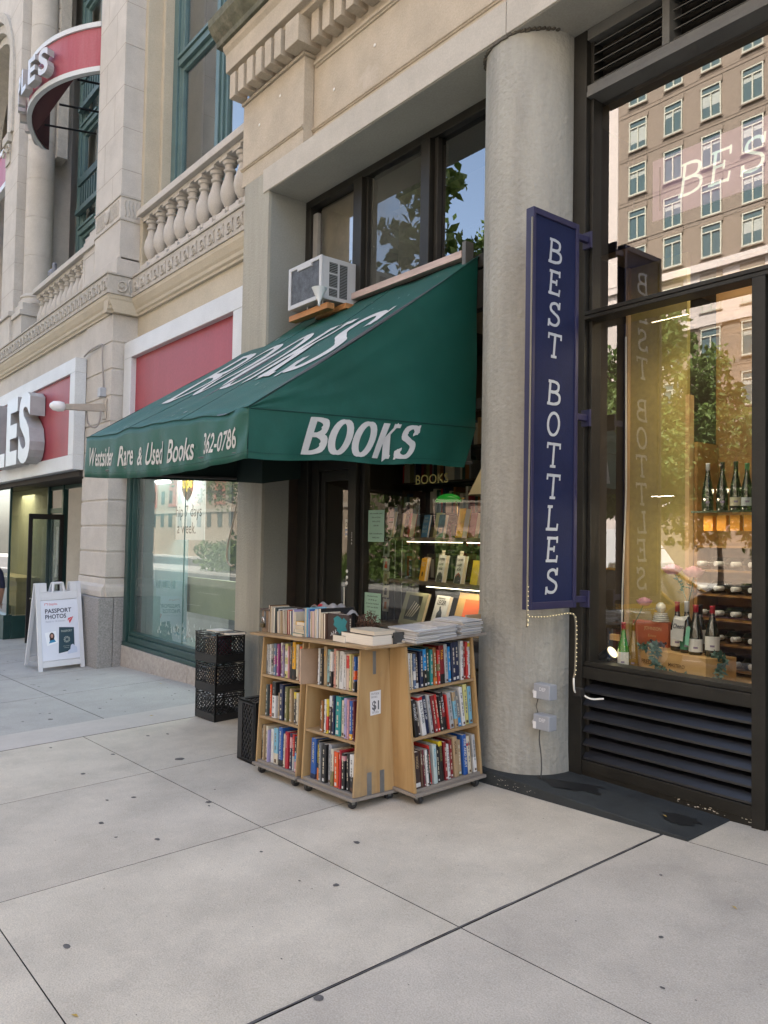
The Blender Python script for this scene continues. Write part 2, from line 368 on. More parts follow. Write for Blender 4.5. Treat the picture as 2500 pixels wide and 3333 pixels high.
# gum spots and litter specks trodden into the paving
b = MB()
GUM = [(-8.13, 2.36, .05), (-3.37, 1.07, .029), (-3.08, 2.21, .025), (-3.44, 2.6, .028), (-2.36, 1.63, .028), (-4.26, 1.83, .028), (-4.76, 1.69, .031), (-5.92, 1.96, .033), (-6.31, 2.32, .031), (-5.17, 1.87, .023), (-5.1, 2.02, .027), (-5.77, 2.64, .049), (-4.65, 2.33, .03), (-4.58, 2.3, .016), (-4.46, 1.67, .014), (-3.69, 2.16, .016), (-6.93, 2.02, .028), (-1.79, 2.87, .014), (-1.59, 2.56, .015), (-3.24, 2.11, .01), (-2.68, 1.67, .008), (-6.71, 2.77, .028), (-6.64, 2.92, .031), (-4.86, 2.48, .013), (-2.11, 3.38, .013)]
rr = random.Random(5)
for i in range(150): GUM.append((rr.uniform(-22, -7.9), rr.uniform(.5, 4.1), rr.uniform(.012, .03)))
for i in range(90): GUM.append((rr.uniform(-7, -1), rr.uniform(.9, 3.7), rr.uniform(.002, .006)))
for x, y, r in GUM:
    n = 11; ph = rr.uniform(0, 6); ql = [r*rr.uniform(.72, 1.05) for _ in range(n)]
    st = rr.uniform(.55, 1)
    b.add([(x+ql[k]*.8*math.cos(6.283*k/n+ph), y+ql[k]*.8*st*math.sin(6.283*k/n+ph), gz(x, y)+.0022) for k in range(n)], [tuple(range(n))])
o = b.build('chewing_gum_spots', mat('old gum', (.10, .093, .088), .8, .3, 40)); tag(o, 'blackened chewing gum spots trodden into the pavement', 'gum', kind='stuff')
b = MB(); rr = random.Random(66)
for (x, y, s) in ((-2.86, .93, .02), (-2.46, 4.0, .022), (-4.9, 3.3, .018), (-1.7, 3.3, .02), (-7.5, 3.1, .03), (-5.9, 3.9, .03), (-3.9, 3.75, .02), (-6.3, 4.2, .03), (-8.3, 4.0, .04), (-9.2, 3.95, .03)):
    a = rr.uniform(0, 6.28); z = gz(x, y)+.004 if not (x > -3.6 and y > 3.85) else .10; c, d = math.cos(a), math.sin(a)
    b.add([(x, y, z), (x+s*c-.3*s*d, y+s*d+.3*s*c, z+.004), (x+1.8*s*c, y+1.8*s*d, z+.001), (x+s*c+.3*s*d, y+s*d-.3*s*c, z+.003)], [(0, 1, 2, 3)])
o = b.build('fallen_leaves', mat('dry leaf', (.40, .28, .06), .8, .4, 30)); tag(o, 'small dry leaves scattered on the pavement', 'leaves', kind='stuff')
# ============================================================ BOOKSHOP / WINE SHOP BUILDING
M_conc = mat('painted concrete', (.34, .33, .275), .85, .13, 4.5, .6, 45, stain=((.23, .225, .19), .65, .52), streak=True, dist=.010, fine=.03)
M_jamb = mat('grey jamb paint', (.25, .255, .225), .8, .06, 2, .2, 60, stain=((.36, .35, .32), .6, .68))
M_beam = mat('pale limestone beam', (.46, .43, .37), .8, .10, 4, .3, 60, stain=((.36, .33, .29), .5, .58), dist=.006)
M_lime = mat('warm limestone', (.45, .39, .30), .85, .12, 3, .5, 55, stain=((.60, .55, .48), .6, .60), dist=.008)
M_moss = mat('weathered cornice', (.13, .13, .09), .9, .4, 7, .6, 40, stain=((.30, .27, .20), .6, .55))
M_soff = mat('soffit plaster', (.36, .35, .30), .85, .1, 1.5, .2, 50, stain=((.3, .28, .24), .4, .58))
M_frm = mat('dark bronze frame', (.016, .015, .012), .45, .3, 6, .1, 90, spec=.35)
M_frm2 = mat('grey metal frame', (.10, .10, .092), .45, .2, 5, .1, 90)
M_blk = mat('interior black', (.012, .010, .008), .8)
M_brn = mat('dark brown wood', (.030, .020, .013), .5, .3, 5)
G_dark = glass('upper window glass', .22, (.75, .78, .76), 1, wav=.25)
G_dust = glass('dusty window glass', .14, (.45, .5, .48), 1, dirt=.30, dcol=(.16, .17, .15), wav=.25)
G_mir = glass('clear reflective glass', .24, (.35, .35, .35), 1, wav=.2)
G_book = glass('bookshop window glass', .06, (.92, .95, .92), 1, wav=.15)
G_wine = glass('wine shop window glass', .17, (.93, .95, .92), 1, wav=.05)
G_wtop = glass('wine shop upper glass', .21, (.6, .6, .6), 1, wav=.05)

B1 = thing('limestone_building', 'beige limestone shop building with a round concrete column and a stone beam over the bookshop', 'building', (-4.5, 4.3, 0))
b = MB()
b.box(-7.3, -6.8, 3.9, 4.42, -.5, 5.262)
p = b.build('pier', M_conc, B1, .006)
b = MB(); b.box(-6.798, -6.793, 3.93, 4.35, -.2, 5.05); b.build('painted_reveal', M_jamb, p)
# round column with slight waviness of the stucco
b = MB(); prof = [(.338, .02), (.345, .10), (.338, .25), (.334, .5), (.336, 1.2), (.335, 2.5), (.335, 4.0), (.334, 5.052)]
b.lathe(prof, (-3.68, 4.235, 0), 64); colm = b.build('column', mat('streaked grey stucco', (.33, .325, .285), .9, .15, 6, .9, 28, stain=((.20, .20, .175), .7, .50), streak=True, dist=.014, fine=.03), B1); autosmooth(colm, 30)
b = MB(); rr = random.Random(9)
for i in range(26):
    a = math.radians(198+i*5.6); r = .338; z = 5.035
    b.box(-3.68+r*math.cos(a)-.02, -3.68+r*math.cos(a)+.02, 4.235+r*math.sin(a)-.008, 4.235+r*math.sin(a)+.008, z-.012*rr.random(), 5.049)
b.build('sealant_crack', mat('dark caulk', (.10, .09, .07), .9), colm)
b = MB()
for x0, x1 in ((-6.9, -3.632), (-3.626, -.2), (-.194, 3.5)): b.box(x0, x1, 3.888, 4.36, 5.05, 5.285)
bm_ = b.build('beam', M_beam, B1, .005)
b = MB(); b.box(-6.79, 3.5, 3.90, 4.36, 5.044, 5.0485); b.build('soffit', M_soff, bm_)
# frieze, pilaster strip and mouldings
b = MB(); b.box(-7.34, 3.5, 4.02, 4.6, 5.285, 6.36); b.build('frieze', M_lime, B1, .004)
b = MB(); b.box(-7.37, -6.2, 3.905, 4.017, 5.264, 6.135); b.box(-7.39, -6.18, 3.885, 4.018, 6.137, 6.17); b.build('pilaster_strip', M_lime, B1, .006)
def mould(b, x0, x1, y, z, d=.022, h=.05):
    b.prism([(y+.001, z), (y-d*.4, z+.004), (y-d*.5, z+h*.25), (y-d, z+h*.35), (y-d*1.1, z+h*.7), (y-d*.4, z+h*.8), (y-d*.3, z+h), (y+.001, z+h)], x0, x1, 'x')
b = MB(); mould(b, -7.378, -6.19, 3.903, 5.43); mould(b, -6.198, 3.5, 4.018, 5.43); mould(b, -6.17, 3.5, 4.018, 6.04, .03, .06); b.build('moulding', M_lime, B1)
# dentils and cornice
b = MB()
x = -7.40; k = 0
while x < 3.2:
    on_pil = x < -6.3
    y0, y1 = (3.75, 3.90) if on_pil else (3.86, 4.018)
    wd = .115
    if -6.42 < x < -6.25: wd = .23; y0 = 3.76; y1 = 4.017
    b.box(x, x+wd, y0, y1, 6.175, 6.43); x += wd+.065
b.build('dentil_row', M_lime, B1, .005)
b = MB()
b.prism([(4.3, 6.36), (3.80, 6.432), (3.80, 6.47), (3.735, 6.475), (3.73, 6.66), (3.70, 6.70), (3.69, 6.74), (4.3, 6.74)], -7.47, 3.5, 'x')
cn = b.build('cornice', M_lime, B1, .006)
b = MB(); b.prism([(4.3, 6.743), (3.66, 6.743), (3.655, 6.80), (3.60, 6.86), (3.56, 6.92), (3.55, 7.0), (4.3, 7.06)], -7.55, 3.5, 'x')
b.build('gutter_lip', M_moss, cn, .008)
# white fixing plugs on the frieze
b = MB()
for x, z, y in ((-7.02, 5.80, 3.905), (-6.62, 5.93, 3.905), (-5.26, 5.82, 4.02), (-5.43, 5.36, 4.02), (-4.95, 5.36, 4.02), (-5.86, 5.70, 4.02)):
    b.lathe([(.016, -.006), (.012, -.010)], (x, y, z), 10, 'y')
b.build('fixing_plug', mat('white filler', (.75, .74, .7), .8), B1)
# unseen upper storeys, built up to hold the pavement in shade
b = MB(); b.box(-7.3, 14, 4.15, 16, 6.9, 19)
uw = b.build('upper_wall', M_lime, B1)
b = MB()
for kz in range(3):
    for kx in range(9):
        x = -6.2+kx*2.2; z = 8.6+kz*3.5; b.box(x, x+1.2, 4.13, 4.16, z, z+2.1)
b.build('upper_window', G_dark, uw)
# mass of the shop to the right, out of the picture
b = MB(); b.box(0.0, 3.5, 4.36, 4.5, -.1, 5.04); b.box(3.5, 14, 4.1, 16, -.5, 6.9); b.build('side_wall', M_conc, B1)

# ---- upper window strip over the awning
uwf = thing('x', None, None, (0, 0, 0)); bpy.data.objects.remove(uwf)
b = MB(); F0, F1 = 4.335, 4.42
b.box(-6.792, -3.9, F0, F1, 4.965, 5.043)          # head
b.box(-6.792, -6.70, F0, F1, 3.83, 4.964)            # left jamb
b.box(-5.93, -5.80, F0-.03, F1, 3.83, 4.964); b.box(-5.795, -5.77, F0+.02, F1, 3.83, 4.964)
b.box(-4.97, -4.86, F0-.03, F1, 3.83, 4.964); b.box(-4.855, -4.81, F0+.02, F1, 3.83, 4.964)
b.box(-6.792, -3.9, F0, F1, 3.72, 3.828)
wf = b.build('window_frame', M_frm, B1, .004)
b = MB(); b.box(-6.698, -6.62, F0+.03, F1-.01, 3.83, 4.90); b.build('frame_strip', mat('aluminium strip', (.22, .22, .21), .5, .1, 5), wf, .003)
for x0, x1, g in ((-6.70, -5.935, G_dark), (-5.768, -4.972, G_dust), (-4.808, -3.9, G_mir)):
    b = MB(); b.quad((x0, 4.40, 3.83), (x1, 4.40, 3.83), (x1, 4.40, 4.966), (x0, 4.40, 4.966)); b.build('pane', g, wf)
# torn paper blind behind the left pane
b = MB(); rr = random.Random(2); pts = [(-6.72, 4.97)]
n = 16; top = [(-5.93, 4.97)]
edge = [(-6.70+.05*i, 4.16+.22*(i/n)+rr.uniform(-.04, .04)) for i in range(n+1)]
b.add([(x, 4.47, z) for x, z in [(-6.70, 4.99)]+edge+[(-5.90, 4.99)]], [tuple(range(n+3))])
b.build('torn_blind', mat('old paper blind', (.30, .24, .17), .9, .35, 2.2, stain=((.42, .36, .28), .8, .5)), B1)
b = MB(); b.box(-5.55, -5.2, 4.55, 4.56, 3.83, 4.75); b.box(-4.9, -4.86, 4.5, 4.52, 3.8, 4.97); b.build('window_card', mat('brown card', (.2, .15, .1), .9, .2, 3), B1)
# pinkish board that carries the awning
b = MB(); b.box(-6.55, -4.42, 4.26, 4.334, 3.815, 3.875); b.box(-6.78, -6.56, 4.27, 4.334, 3.80, 3.85); b.build('awning_board', wood('weathered pink board', (.55, .44, .40), (.40, .31, .28), (.12, 1, 1), 16, g=.3, knots=False), B1, .004)
b = MB(); b.box(-4.40, -4.36, 4.25, 4.334, 2.2, 3.93); b.build('steel_angle', M_frm2, B1)

# ---- bookshop storefront under the awning
Y0 = 4.36
b = MB()
b.box(-6.79, -6.60, 4.30, 4.42, -.2, 3.7); b.box(-6.598, -6.47, 4.34, 4.42, -.2, 3.7)
b.box(-6.468, -5.922, 4.34, 4.42, 2.26, 2.36); b.box(-6.468, -5.922, 4.34, 4.42, 3.1, 3.7)
b.box(-5.92, -5.80, 4.30, 4.42, -.2, 3.7); b.box(-5.798, -5.74, 4.35, 4.42, -.2, 3.7)
b.box(-5.738, -3.95, 4.32, 4.42, -.2, .60); b.box(-5.738, -3.95, 4.33, 4.42, 2.62, 2.70); b.box(-5.738, -3.95, 4.33, 4.42, 3.4, 3.7)
sf = b.build('storefront_frame', M_frm, B1, .004)
b = MB(); b.box(-6.792, -6.785, 4.2, 4.30, -.1, 3.6); b.build('wood_trim', M_brn, sf)
b = MB(); b.quad((-5.738, 4.385, .6), (-3.95, 4.385, .6), (-3.95, 4.385, 3.4), (-5.738, 4.385, 3.4)); b.build('pane', G_book, sf)
b = MB(); b.quad((-6.468, 4.385, 2.36), (-5.922, 4.385, 2.36), (-5.922, 4.385, 3.1), (-6.468, 4.385, 3.1)); b.build('transom_pane', G_book, sf)
b = MB(); b.box(-6.466, -6.40, 4.37, 4.41, .0, 2.255); b.box(-5.985, -5.924, 4.37, 4.41, .0, 2.255); b.box(-6.399, -5.986, 4.37, 4.41, 2.16, 2.255); b.box(-6.399, -5.986, 4.37, 4.41, 0, .28)
dr = b.build('door', M_frm, B1, .003)
b = MB(); b.quad((-6.4, 4.39, .28), (-5.985, 4.39, .28), (-5.985, 4.39, 2.16), (-6.4, 4.39, 2.16)); b.build('pane', G_book, dr)
b = MB(); b.box(-6.0, -5.975, 4.325, 4.345, .86, 1.16); b.box(-5.998, -5.977, 4.345, 4.37, .90, .93); b.box(-5.998, -5.977, 4.345, 4.37, 1.10, 1.13); b.build('handle', mat('steel', (.5, .5, .5), .3, metal=1), dr, .004)
b = MB()
for z in (1.306, 1.25, 1.198): b.lathe([(.016, -.001), (.016, -.003)], (-5.909, 4.30, z), 16, 'y')
b.build('sticker', mat('white sticker', (.8, .8, .78), .5), sf)
b = MB(); 
for i, c in enumerate('2246'): text(b, c, frame((-5.85, 4.2965, 1.645-i*.030), (1, 0, 0), (0, 0, 1)), .020)
b.build('house_number', mat('white vinyl', (.8, .8, .78), .5), sf)
# interior room
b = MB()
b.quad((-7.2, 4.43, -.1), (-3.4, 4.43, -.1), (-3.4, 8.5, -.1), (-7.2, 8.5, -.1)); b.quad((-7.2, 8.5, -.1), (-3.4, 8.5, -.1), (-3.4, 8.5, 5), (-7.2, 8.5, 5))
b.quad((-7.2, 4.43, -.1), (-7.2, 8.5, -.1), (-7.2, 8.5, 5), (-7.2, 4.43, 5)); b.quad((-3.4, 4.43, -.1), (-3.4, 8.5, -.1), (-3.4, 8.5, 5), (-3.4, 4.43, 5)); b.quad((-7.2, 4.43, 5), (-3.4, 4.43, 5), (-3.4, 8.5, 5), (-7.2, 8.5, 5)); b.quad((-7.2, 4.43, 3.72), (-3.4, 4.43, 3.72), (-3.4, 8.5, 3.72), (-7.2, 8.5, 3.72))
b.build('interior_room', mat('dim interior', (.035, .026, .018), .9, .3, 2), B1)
# ---- black rubber step before the wine window
M_rub = mat('black rubber step', (.024, .029, .030), .8, .3, 5, .8, 300, stain=((.006, .007, .008), 1, .55), dist=.004)
b = MB()
top = [(-3.66, 3.83, .096), (-2.243, 3.838, .083), (-2.243, 4.31, .094), (-3.66, 4.31, .104)]
b.add([(-4.05, 3.83, .075), (-4.05, 4.31, .08)]+top+[(x, y, gz(x, y)-.04) for x, y in ((-4.05, 3.82), (-3.66, 3.82), (-2.243, 3.834))]+[(-2.24, 4.31, .05), (-4.05, 4.31, -.05)],
      [(0, 2, 5, 1), (2, 3, 4, 5), (0, 6, 7, 2), (2, 7, 8, 3), (3, 8, 9, 4), (0, 1, 10, 6)])
o = b.build('rubber_step', M_rub, bevel=.006); tag(o, kind='structure')
b = MB(); rr = random.Random(4)
for (cx_, cy_, rx, ry) in ((-3.2, 4.08, .28, .17), (-2.42, 4.06, .12, .095)):
    n = 40; b.add([(cx_+rx*math.cos(6.283*k/n)*rr.uniform(.62, 1.12), cy_+ry*math.sin(6.283*k/n)*rr.uniform(.62, 1.12), .100-.009*(cx_+3.66)/1.417) for k in range(n)], [tuple(range(n))])
o = b.build('water_stain', mat('wet patch', (.007, .008, .009), .6, .4, 30)); tag(o, 'dark damp patches on the black rubber step', 'stain', kind='stuff')
# peeling cream paint flecks at the foot
b = MB()
for i in range(60):
    x = rr.choice((rr.uniform(-2.6, -2.06), rr.uniform(-3.62, -3.25))); 
    if x > -3: y, z = 4.27-.001, .105+rr.random()*.03
    else: y, z = 3.828, .03+rr.random()*.05
    s = rr.uniform(.003, .010)*(.6 if x < -3 else 1); b.add([(x, y-.003, z), (x+s*1.6, y-.003, z+s*.2), (x+s*1.2, y-.003, z+s*.6), (x-s*.2, y-.003, z+s*.5)], [(0, 1, 2, 3)])
b.build('peeling_paint', mat('cream paint flecks', (.55, .5, .42), .9), B1)

# ---- wine shop window bay
WX0, WX1 = -3.285, -2.115
b = MB()
b.box(-3.345, WX0+.045, 4.26, 4.40, .08, 5.04); b.box(WX0+.047, WX0+.075, 4.30, 4.40, .2, 5.04)
b.box(WX1, WX1+.075, 4.25, 4.40, .08, 3.0745); b.box(WX1+.077, WX1+.14, 4.32, 4.40, .05, 3.0745)
b.box(WX0+.05, WX1-.002, 4.26, 4.40, .725, .80); b.box(WX0+.05, WX1-.002, 4.28, 4.40, .802, .832)
b.box(WX0+.05, WX1-.002, 4.26, 4.40, .13, .20); b.box(-3.345, WX1+.14, 4.27, 4.40, .06, .128)
b.box(WX0+.05, 0, 4.25, 4.38, 3.075, 3.10); b.box(WX0+.05, 0, 4.245, 4.38, 3.102, 3.128)
wsf = b.build('wine_window_frame', M_frm, B1, .003)
b = MB()
b.box(WX0+.05, 2.5, 4.255, 4.40, 4.575, 4.61); b.box(WX0+.05, 2.5, 4.262, 4.40, 4.612, 4.655); b.box(WX0+.05, 2.5, 4.26, 4.40, 4.965, 5.04)
b.box(-2.68, -2.63, 4.262, 4.40, 4.657, 4.963); b.box(-1.2, -1.15, 4.262, 4.40, 4.657, 4.963)
for x0, x1 in ((-3.235, -2.682), (-2.628, -1.2)):
    for k in range(5):
        z = 4.69+k*.062; b.prism([(4.30, z), (4.303, z-.005), (4.37, z+.034), (4.367, z+.039)], x0, x1, 'x')
b.build('top_louvre', M_frm2, wsf, .002)
b = MB()
for k in range(6):
    z = .205+k*.086; b.prism([(4.275, z+.012), (4.273, z), (4.283, z-.004), (4.36, z+.058), (4.352, z+.066), (4.31, z+.052)], WX0+.05, WX1-.002, 'x')
lv = b.build('lower_louvre', mat('blue black louvre paint', (.006, .007, .011), .40, .3, 3, .1, 30, spec=.7), wsf)
b = MB(); b.box(WX0+.05, WX1, 4.39, 4.40, .2, .72); b.build('lower_backing', M_blk, wsf)
b = MB(); b.box(WX0+.05, 2.5, 4.41, 4.42, 4.65, 4.97); b.build('upper_backing', M_blk, wsf)
b = MB(); b.quad((WX0+.05, 4.388, .832), (WX1, 4.388, .832), (WX1, 4.388, 3.075), (WX0+.05, 4.388, 3.075)); b.build('pane', G_wine, wsf)
b = MB(); b.quad((WX0+.05, 4.388, 3.128), (0.0, 4.388, 3.128), (0.0, 4.388, 4.575), (WX0+.05, 4.388, 4.575)); b.build('upper_pane', G_wtop, wsf)
# right-hand neighbouring pane beyond the frame post
b = MB(); b.box(WX1+.142, 0, 4.33, 4.37, .05, 3.08); b.build('side_panel', M_frm, wsf)
# interior of wine shop
b = MB()
b.quad((-3.345, 4.41, .76), (1.5, 4.41, .76), (1.5, 7.4, .76), (-3.345, 7.4, .76))
b.build('display_floor', wood('display boards', (.55, .36, .17), (.42, .26, .11), (.1, 1, 1), 10, g=.1, knots=False), B1)
b = MB(); b.quad((-5.5, 7.4, .7), (2.5, 7.4, .7), (2.5, 7.4, 4.6), (-5.5, 7.4, 4.6)); b.quad((-5.5, 4.43, 4.57), (2.5, 4.43, 4.57), (2.5, 7.4, 4.57), (-5.5, 7.4, 4.57)); b.quad((2.5, 4.41, .7), (2.5, 7.4, .7), (2.5, 7.4, 4.6), (2.5, 4.41, 4.6))
b.build('shop_wall', mat('ochre wall', (.17, .11, .035), .8, .15, 1), B1)
b = MB(); b.box(-3.95, -3.36, 4.97, 5.0, .77, 4.56); b.build('dark_partition', mat('purple black wall', (.022, .013, .018), .6, .2, 2), B1)
b = MB(); b.box(-3.353, -2.91, 4.95, 4.99, .77, 3.61); yp = b.build('yellow_panel', mat('ochre yellow panel', (.36, .29, .10), .55, .12, 1.4, .1, 20), B1)
b = MB(); b.box(-2.908, -2.88, 4.93, 4.99, .77, 2.62); b.box(-3.375, -3.355, 4.92, 4.98, .77, 3.61); b.build('panel_trim', wood('pale trim', (.60, .42, .22), (.5, .33, .15), knots=False), B1)
b = MB(); b.tube([(-3.36, 4.90, 3.1), (-3.35, 4.90, 2.0), (-3.375, 4.90, 1.3), (-3.38, 4.90, .95)], .006); b.build('white_cable', mat('white cable', (.7, .7, .66), .5), B1)
b = MB(); b.box(-2.84, 0, 4.42, 4.43, 3.655, 4.045); bp = b.build('fascia_banner', mat('mauve banner', (.60, .42, .56), .6, .05, 2), B1)
b = MB(); b.box(-2.79, -2.782, 4.416, 4.419, 3.71, 3.99); b.build('banner_line', mat('mauve line', (.2, .13, .2), .6), bp)
M_lit = emis('lit white letters', (.85, .92, .78), .16)
b = MB()
for i, c in enumerate('BEST'):
    letter(b, c, frame((-2.655+i*.196, 4.414, 3.745-.0*i), (1, 0, 0), (0, 0, 1), (0, -1, 0)), .205, .80, .08, .12, .12, .14, 30+i)
b.build('banner_lettering', M_lit, bp)
M_lamp = emis('downlight', (1, .86, .62), 1.6)
for x, y in ((-3.75, 6.0), (-3.0, 5.9), (-2.45, 5.8), (-1.6, 5.7)):
    b = MB(); b.lathe([(.07, 3.60), (.07, 3.59)], (x, y, 0), 20); b.build('downlight', M_lamp, B1)
b = MB(); b.quad((-5.4, 4.60, 3.62), (2.4, 4.60, 3.62), (2.4, 7.39, 3.62), (-5.4, 7.39, 3.62)); b.build('ceiling', mat('shop ceiling', (.25, .2, .13), .9), B1)
b = MB(); b.box(-5.4, 2.4, 5.2, 5.22, 3.64, 4.56); b.build('added_dark_sheet', M_blk, B1)  # black sheet added to stand for the dark behind the upper pane
def area(name, loc, size, power, col, rot=(0, 0, 0), sy=None):
    l = bpy.data.lights.new(name, 'AREA'); l.energy = power; l.color = col; l.size = size
    if sy: l.shape = 'RECTANGLE'; l.size_y = sy
    o = bpy.data.objects.new(name, l); COL.objects.link(o); o.location = loc; o.rotation_euler = rot; return o
area('wine_shop_light', (-2.2, 5.6, 3.5), 1.6, 5, (1, .84, .58))
area('window_spot_light', (-2.7, 4.50, 3.0), 0.25, .9, (1, .78, .48))
area('bookshop_light', (-5.2, 5.6, 3.6), 1.0, .5, (1, .72, .42))
# ============================================================ ORNATE STONE BUILDING ON THE LEFT
M_stn = mat('pinkish limestone', (.49, .46, .41), .85, .10, 2.5, .35, 60, stain=((.34, .31, .275), .6, .58), dist=.006)
M_stw = mat('cream limestone', (.47, .42, .32), .85, .07, 2.5, .3, 60, stain=((.40, .35, .28), .4, .6))
M_orn = mat('carved limestone', (.43, .405, .355), .9, .14, 9, .5, 40, stain=((.20, .19, .17), .8, .62), dist=.01)
M_grn = mat('speckled granite', (.27, .265, .255), .6, .38, 55, .15, 150)
M_teal = mat('teal window paint', (.085, .15, .15), .45, .12, 4, .1, 60)
M_tealk = mat('dark teal frame', (.018, .055, .05), .35, .15, 4)
M_red = mat('faded red panel', (.30, .045, .065), .5, .14, 1.1, .08, 30, stain=((.40, .16, .18), .7, .50), streak=True)
M_red2 = mat('crimson panel', (.29, .035, .050), .5, .12, 1.5, .08, 30, stain=((.35, .09, .11), .6, .52), streak=True)
M_wht = mat('white aluminium', (.56, .58, .58), .45, .07, 2, .08, 60, stain=((.45, .45, .45), .35, .62))
G_teal = glass('upstairs glass', .20, (.8, .85, .85), 1, wav=.3)
G_shop = glass('stationery shop glass', .06, (.68, .76, .77), 1, dirt=.14, dcol=(.30, .34, .34), wav=.05)
G_sky = glass('sky mirror glass', .75, (.2, .25, .3), 1, wav=.1)
B2 = thing('ornate_stone_building', 'pale carved limestone building with balustrades, teal windows and red sign bands', 'building', (-12, 4.3, -.3))
# rusticated corner pier
b = MB(); XR, YF = -11.25, 3.948
zs = [.985, 1.36, 1.73, 2.10, 2.475, 2.85, 3.225, 3.60, 3.985, 4.375, 4.80]
for i in range(len(zs)-1):
    b.box(-12.38, XR, YF, 4.5, zs[i]+.014, zs[i+1]-.014)
b.box(-12.37, XR-.014, YF+.014, 4.49, .99, 4.79)
b.prism([(-12.42, .72), (XR+.05, .72), (XR+.055, .80), (XR+.04, .86), (XR+.005, .90), (XR-.002, .985), (-12.38, .985)], YF, 4.5, 'y')
b.prism([(YF-.05, .72), (YF-.055, .80), (YF-.04, .86), (YF-.005, .90), (YF-.001, .984), (4.4, .984), (4.4, .72)], -12.42, XR+.003, 'x')
pr = b.build('rusticated_pier', M_stn, B2, .008)
b = MB(); b.box(-12.45, XR+.06, 3.842, 4.06, -.9, .715); b.box(-12.45, XR+.06, 4.066, 4.5, -.9, .715); b.build('granite_base', M_grn, pr, .01)
# wall above and beside the flat red sign
b = MB(); b.box(XR-.01, -7.30, 4.32, 4.9, 2.7, 5.05); b.build('fascia_wall', M_stw, B2)
b = MB(); b.box(-12.38, XR-.0, YF+.02, 4.5, 4.80, 5.05); b.box(-19, -12.38, 3.97, 4.6, 4.2, 5.05); b.build('fascia_wall_front', M_stn, B2)
def cove(b, x0, x1, yf, yb, z0=4.78, z1=5.03, d=.115):
    b.prism([(yb, z0), (yf-.02, z0), (yf-.025, z0+.03), (yf-.05, z0+.05), (yf-.055, z0+.09), (yf-.075, z0+.12), (yf-d+.005, z0+.20), (yf-d, z1), (yb, z1)], x0, x1, 'x')
b = MB(); cove(b, -24, XR+.10, YF, 4.5); cove(b, XR+.10, -7.3, 4.30, 4.9)
b.prism([(XR-.1, 4.78), (XR+.02, 4.78), (XR+.025, 4.81), (XR+.05, 4.83), (XR+.055, 4.87), (XR+.075, 4.90), (XR+.11, 4.98), (XR+.115, 5.03), (XR-.1, 5.03)], YF-.10, 4.31, 'y')
b.build('cove_moulding', M_stw, B2, .004)
b = MB(); b.box(-24, XR+.13, YF-.13, 4.5, 5.032, 5.30); b.box(XR+.13, -7.3, 4.17, 4.9, 5.032, 5.30)
b.box(-24, XR+.15, YF-.15, 4.5, 5.302, 5.335); b.box(XR+.15, -7.3, 4.15, 4.9, 5.302, 5.335)
band = b.build('scroll_band', M_orn, B2, .006)
# carved running-scroll relief
def scroll(b, x, y, z, s, ax='x'):
    pts = []
    for i in range(15):
        t = i/14; a = -2.2+t*8.6; r = s*(.50-.42*t); pts.append((r*math.cos(a), r*math.sin(a)))
    q = [(.62*s, -.5*s), (.55*s, 0), (.50*s, .30*s), (.62*s, .5*s)]
    P = (lambda p, h=0: (x+p[0], y-.006-h, z+p[1])) if ax == 'x' else (lambda p, h=0: (x+.006+h, y+p[0], z+p[1]))
    b.tube([P(p) for p in pts], [s*.085*(1-.4*i/14) for i in range(15)], 5)
    b.tube([P(p) for p in smooth_pts(q, 3)], s*.07, 5)
b = MB(); x = XR+.02
while x > -18.5: scroll(b, x, YF-.13, 5.165, .155); x -= .20
x = XR+.27
while x < -7.35: scroll(b, x, 4.17, 5.165, .16); x += .235
scroll(b, XR+.13, 4.02, 5.165, .19, 'y')
b.build('scroll_relief', M_orn, band, smooth=True)
# balustrades
def baluster_mesh():
    b = MB(); prof = [(.085, 0), (.085, .045), (.055, .055), (.045, .085), (.062, .10), (.098, .17), (.112, .25), (.10, .33), (.066, .43), (.052, .50), (.075, .515), (.075, .535), (.056, .55), (.062, .59), (.085, .60), (.09, .64)]
    b.lathe([(r*1.0, z) for r, z in prof], (0, 0, 0), 20)
    b.box(-.115, .115, -.115, .115, -.07, 0); b.box(-.10, .10, -.10, .10, .64, .68)
    return b
bal0 = None
def balustrade(x0, x1, y, zb, n, name):
    global bal0
    b = MB(); b.box(x0, x1, y-.14, y+.14, zb, zb+.07); b.box(x0, x1, y-.10, y+.10, zb+.82, zb+.86)
    b.box(x0, x1, y-.17, y+.17, zb+.861, zb+.95); b.box(x0, x1, y-.145, y+.145, zb+.951, zb+.985)
    rail = b.build('balustrade_rail', M_stn, B2, .008); ORG[rail.name] = ORG[B2.name]
    for i in range(n):
        x = x0+(i+.5)*(x1-x0)/n
        if bal0 is None:
            bal0 = baluster_mesh().build('baluster', M_stn, None, smooth=False); autosmooth(bal0, 30); o = bal0
        else: o = bal0.copy(); COL.objects.link(o)
        o.name = 'baluster'; o.parent = B2; o.location = Vector((x, y, zb+.14))-ORG[B2.name]
balustrade(-11.07, -7.36, 4.36, 5.335, 11, 'a')
balustrade(-16.05, -13.0, 4.24, 5.335, 10, 'b')
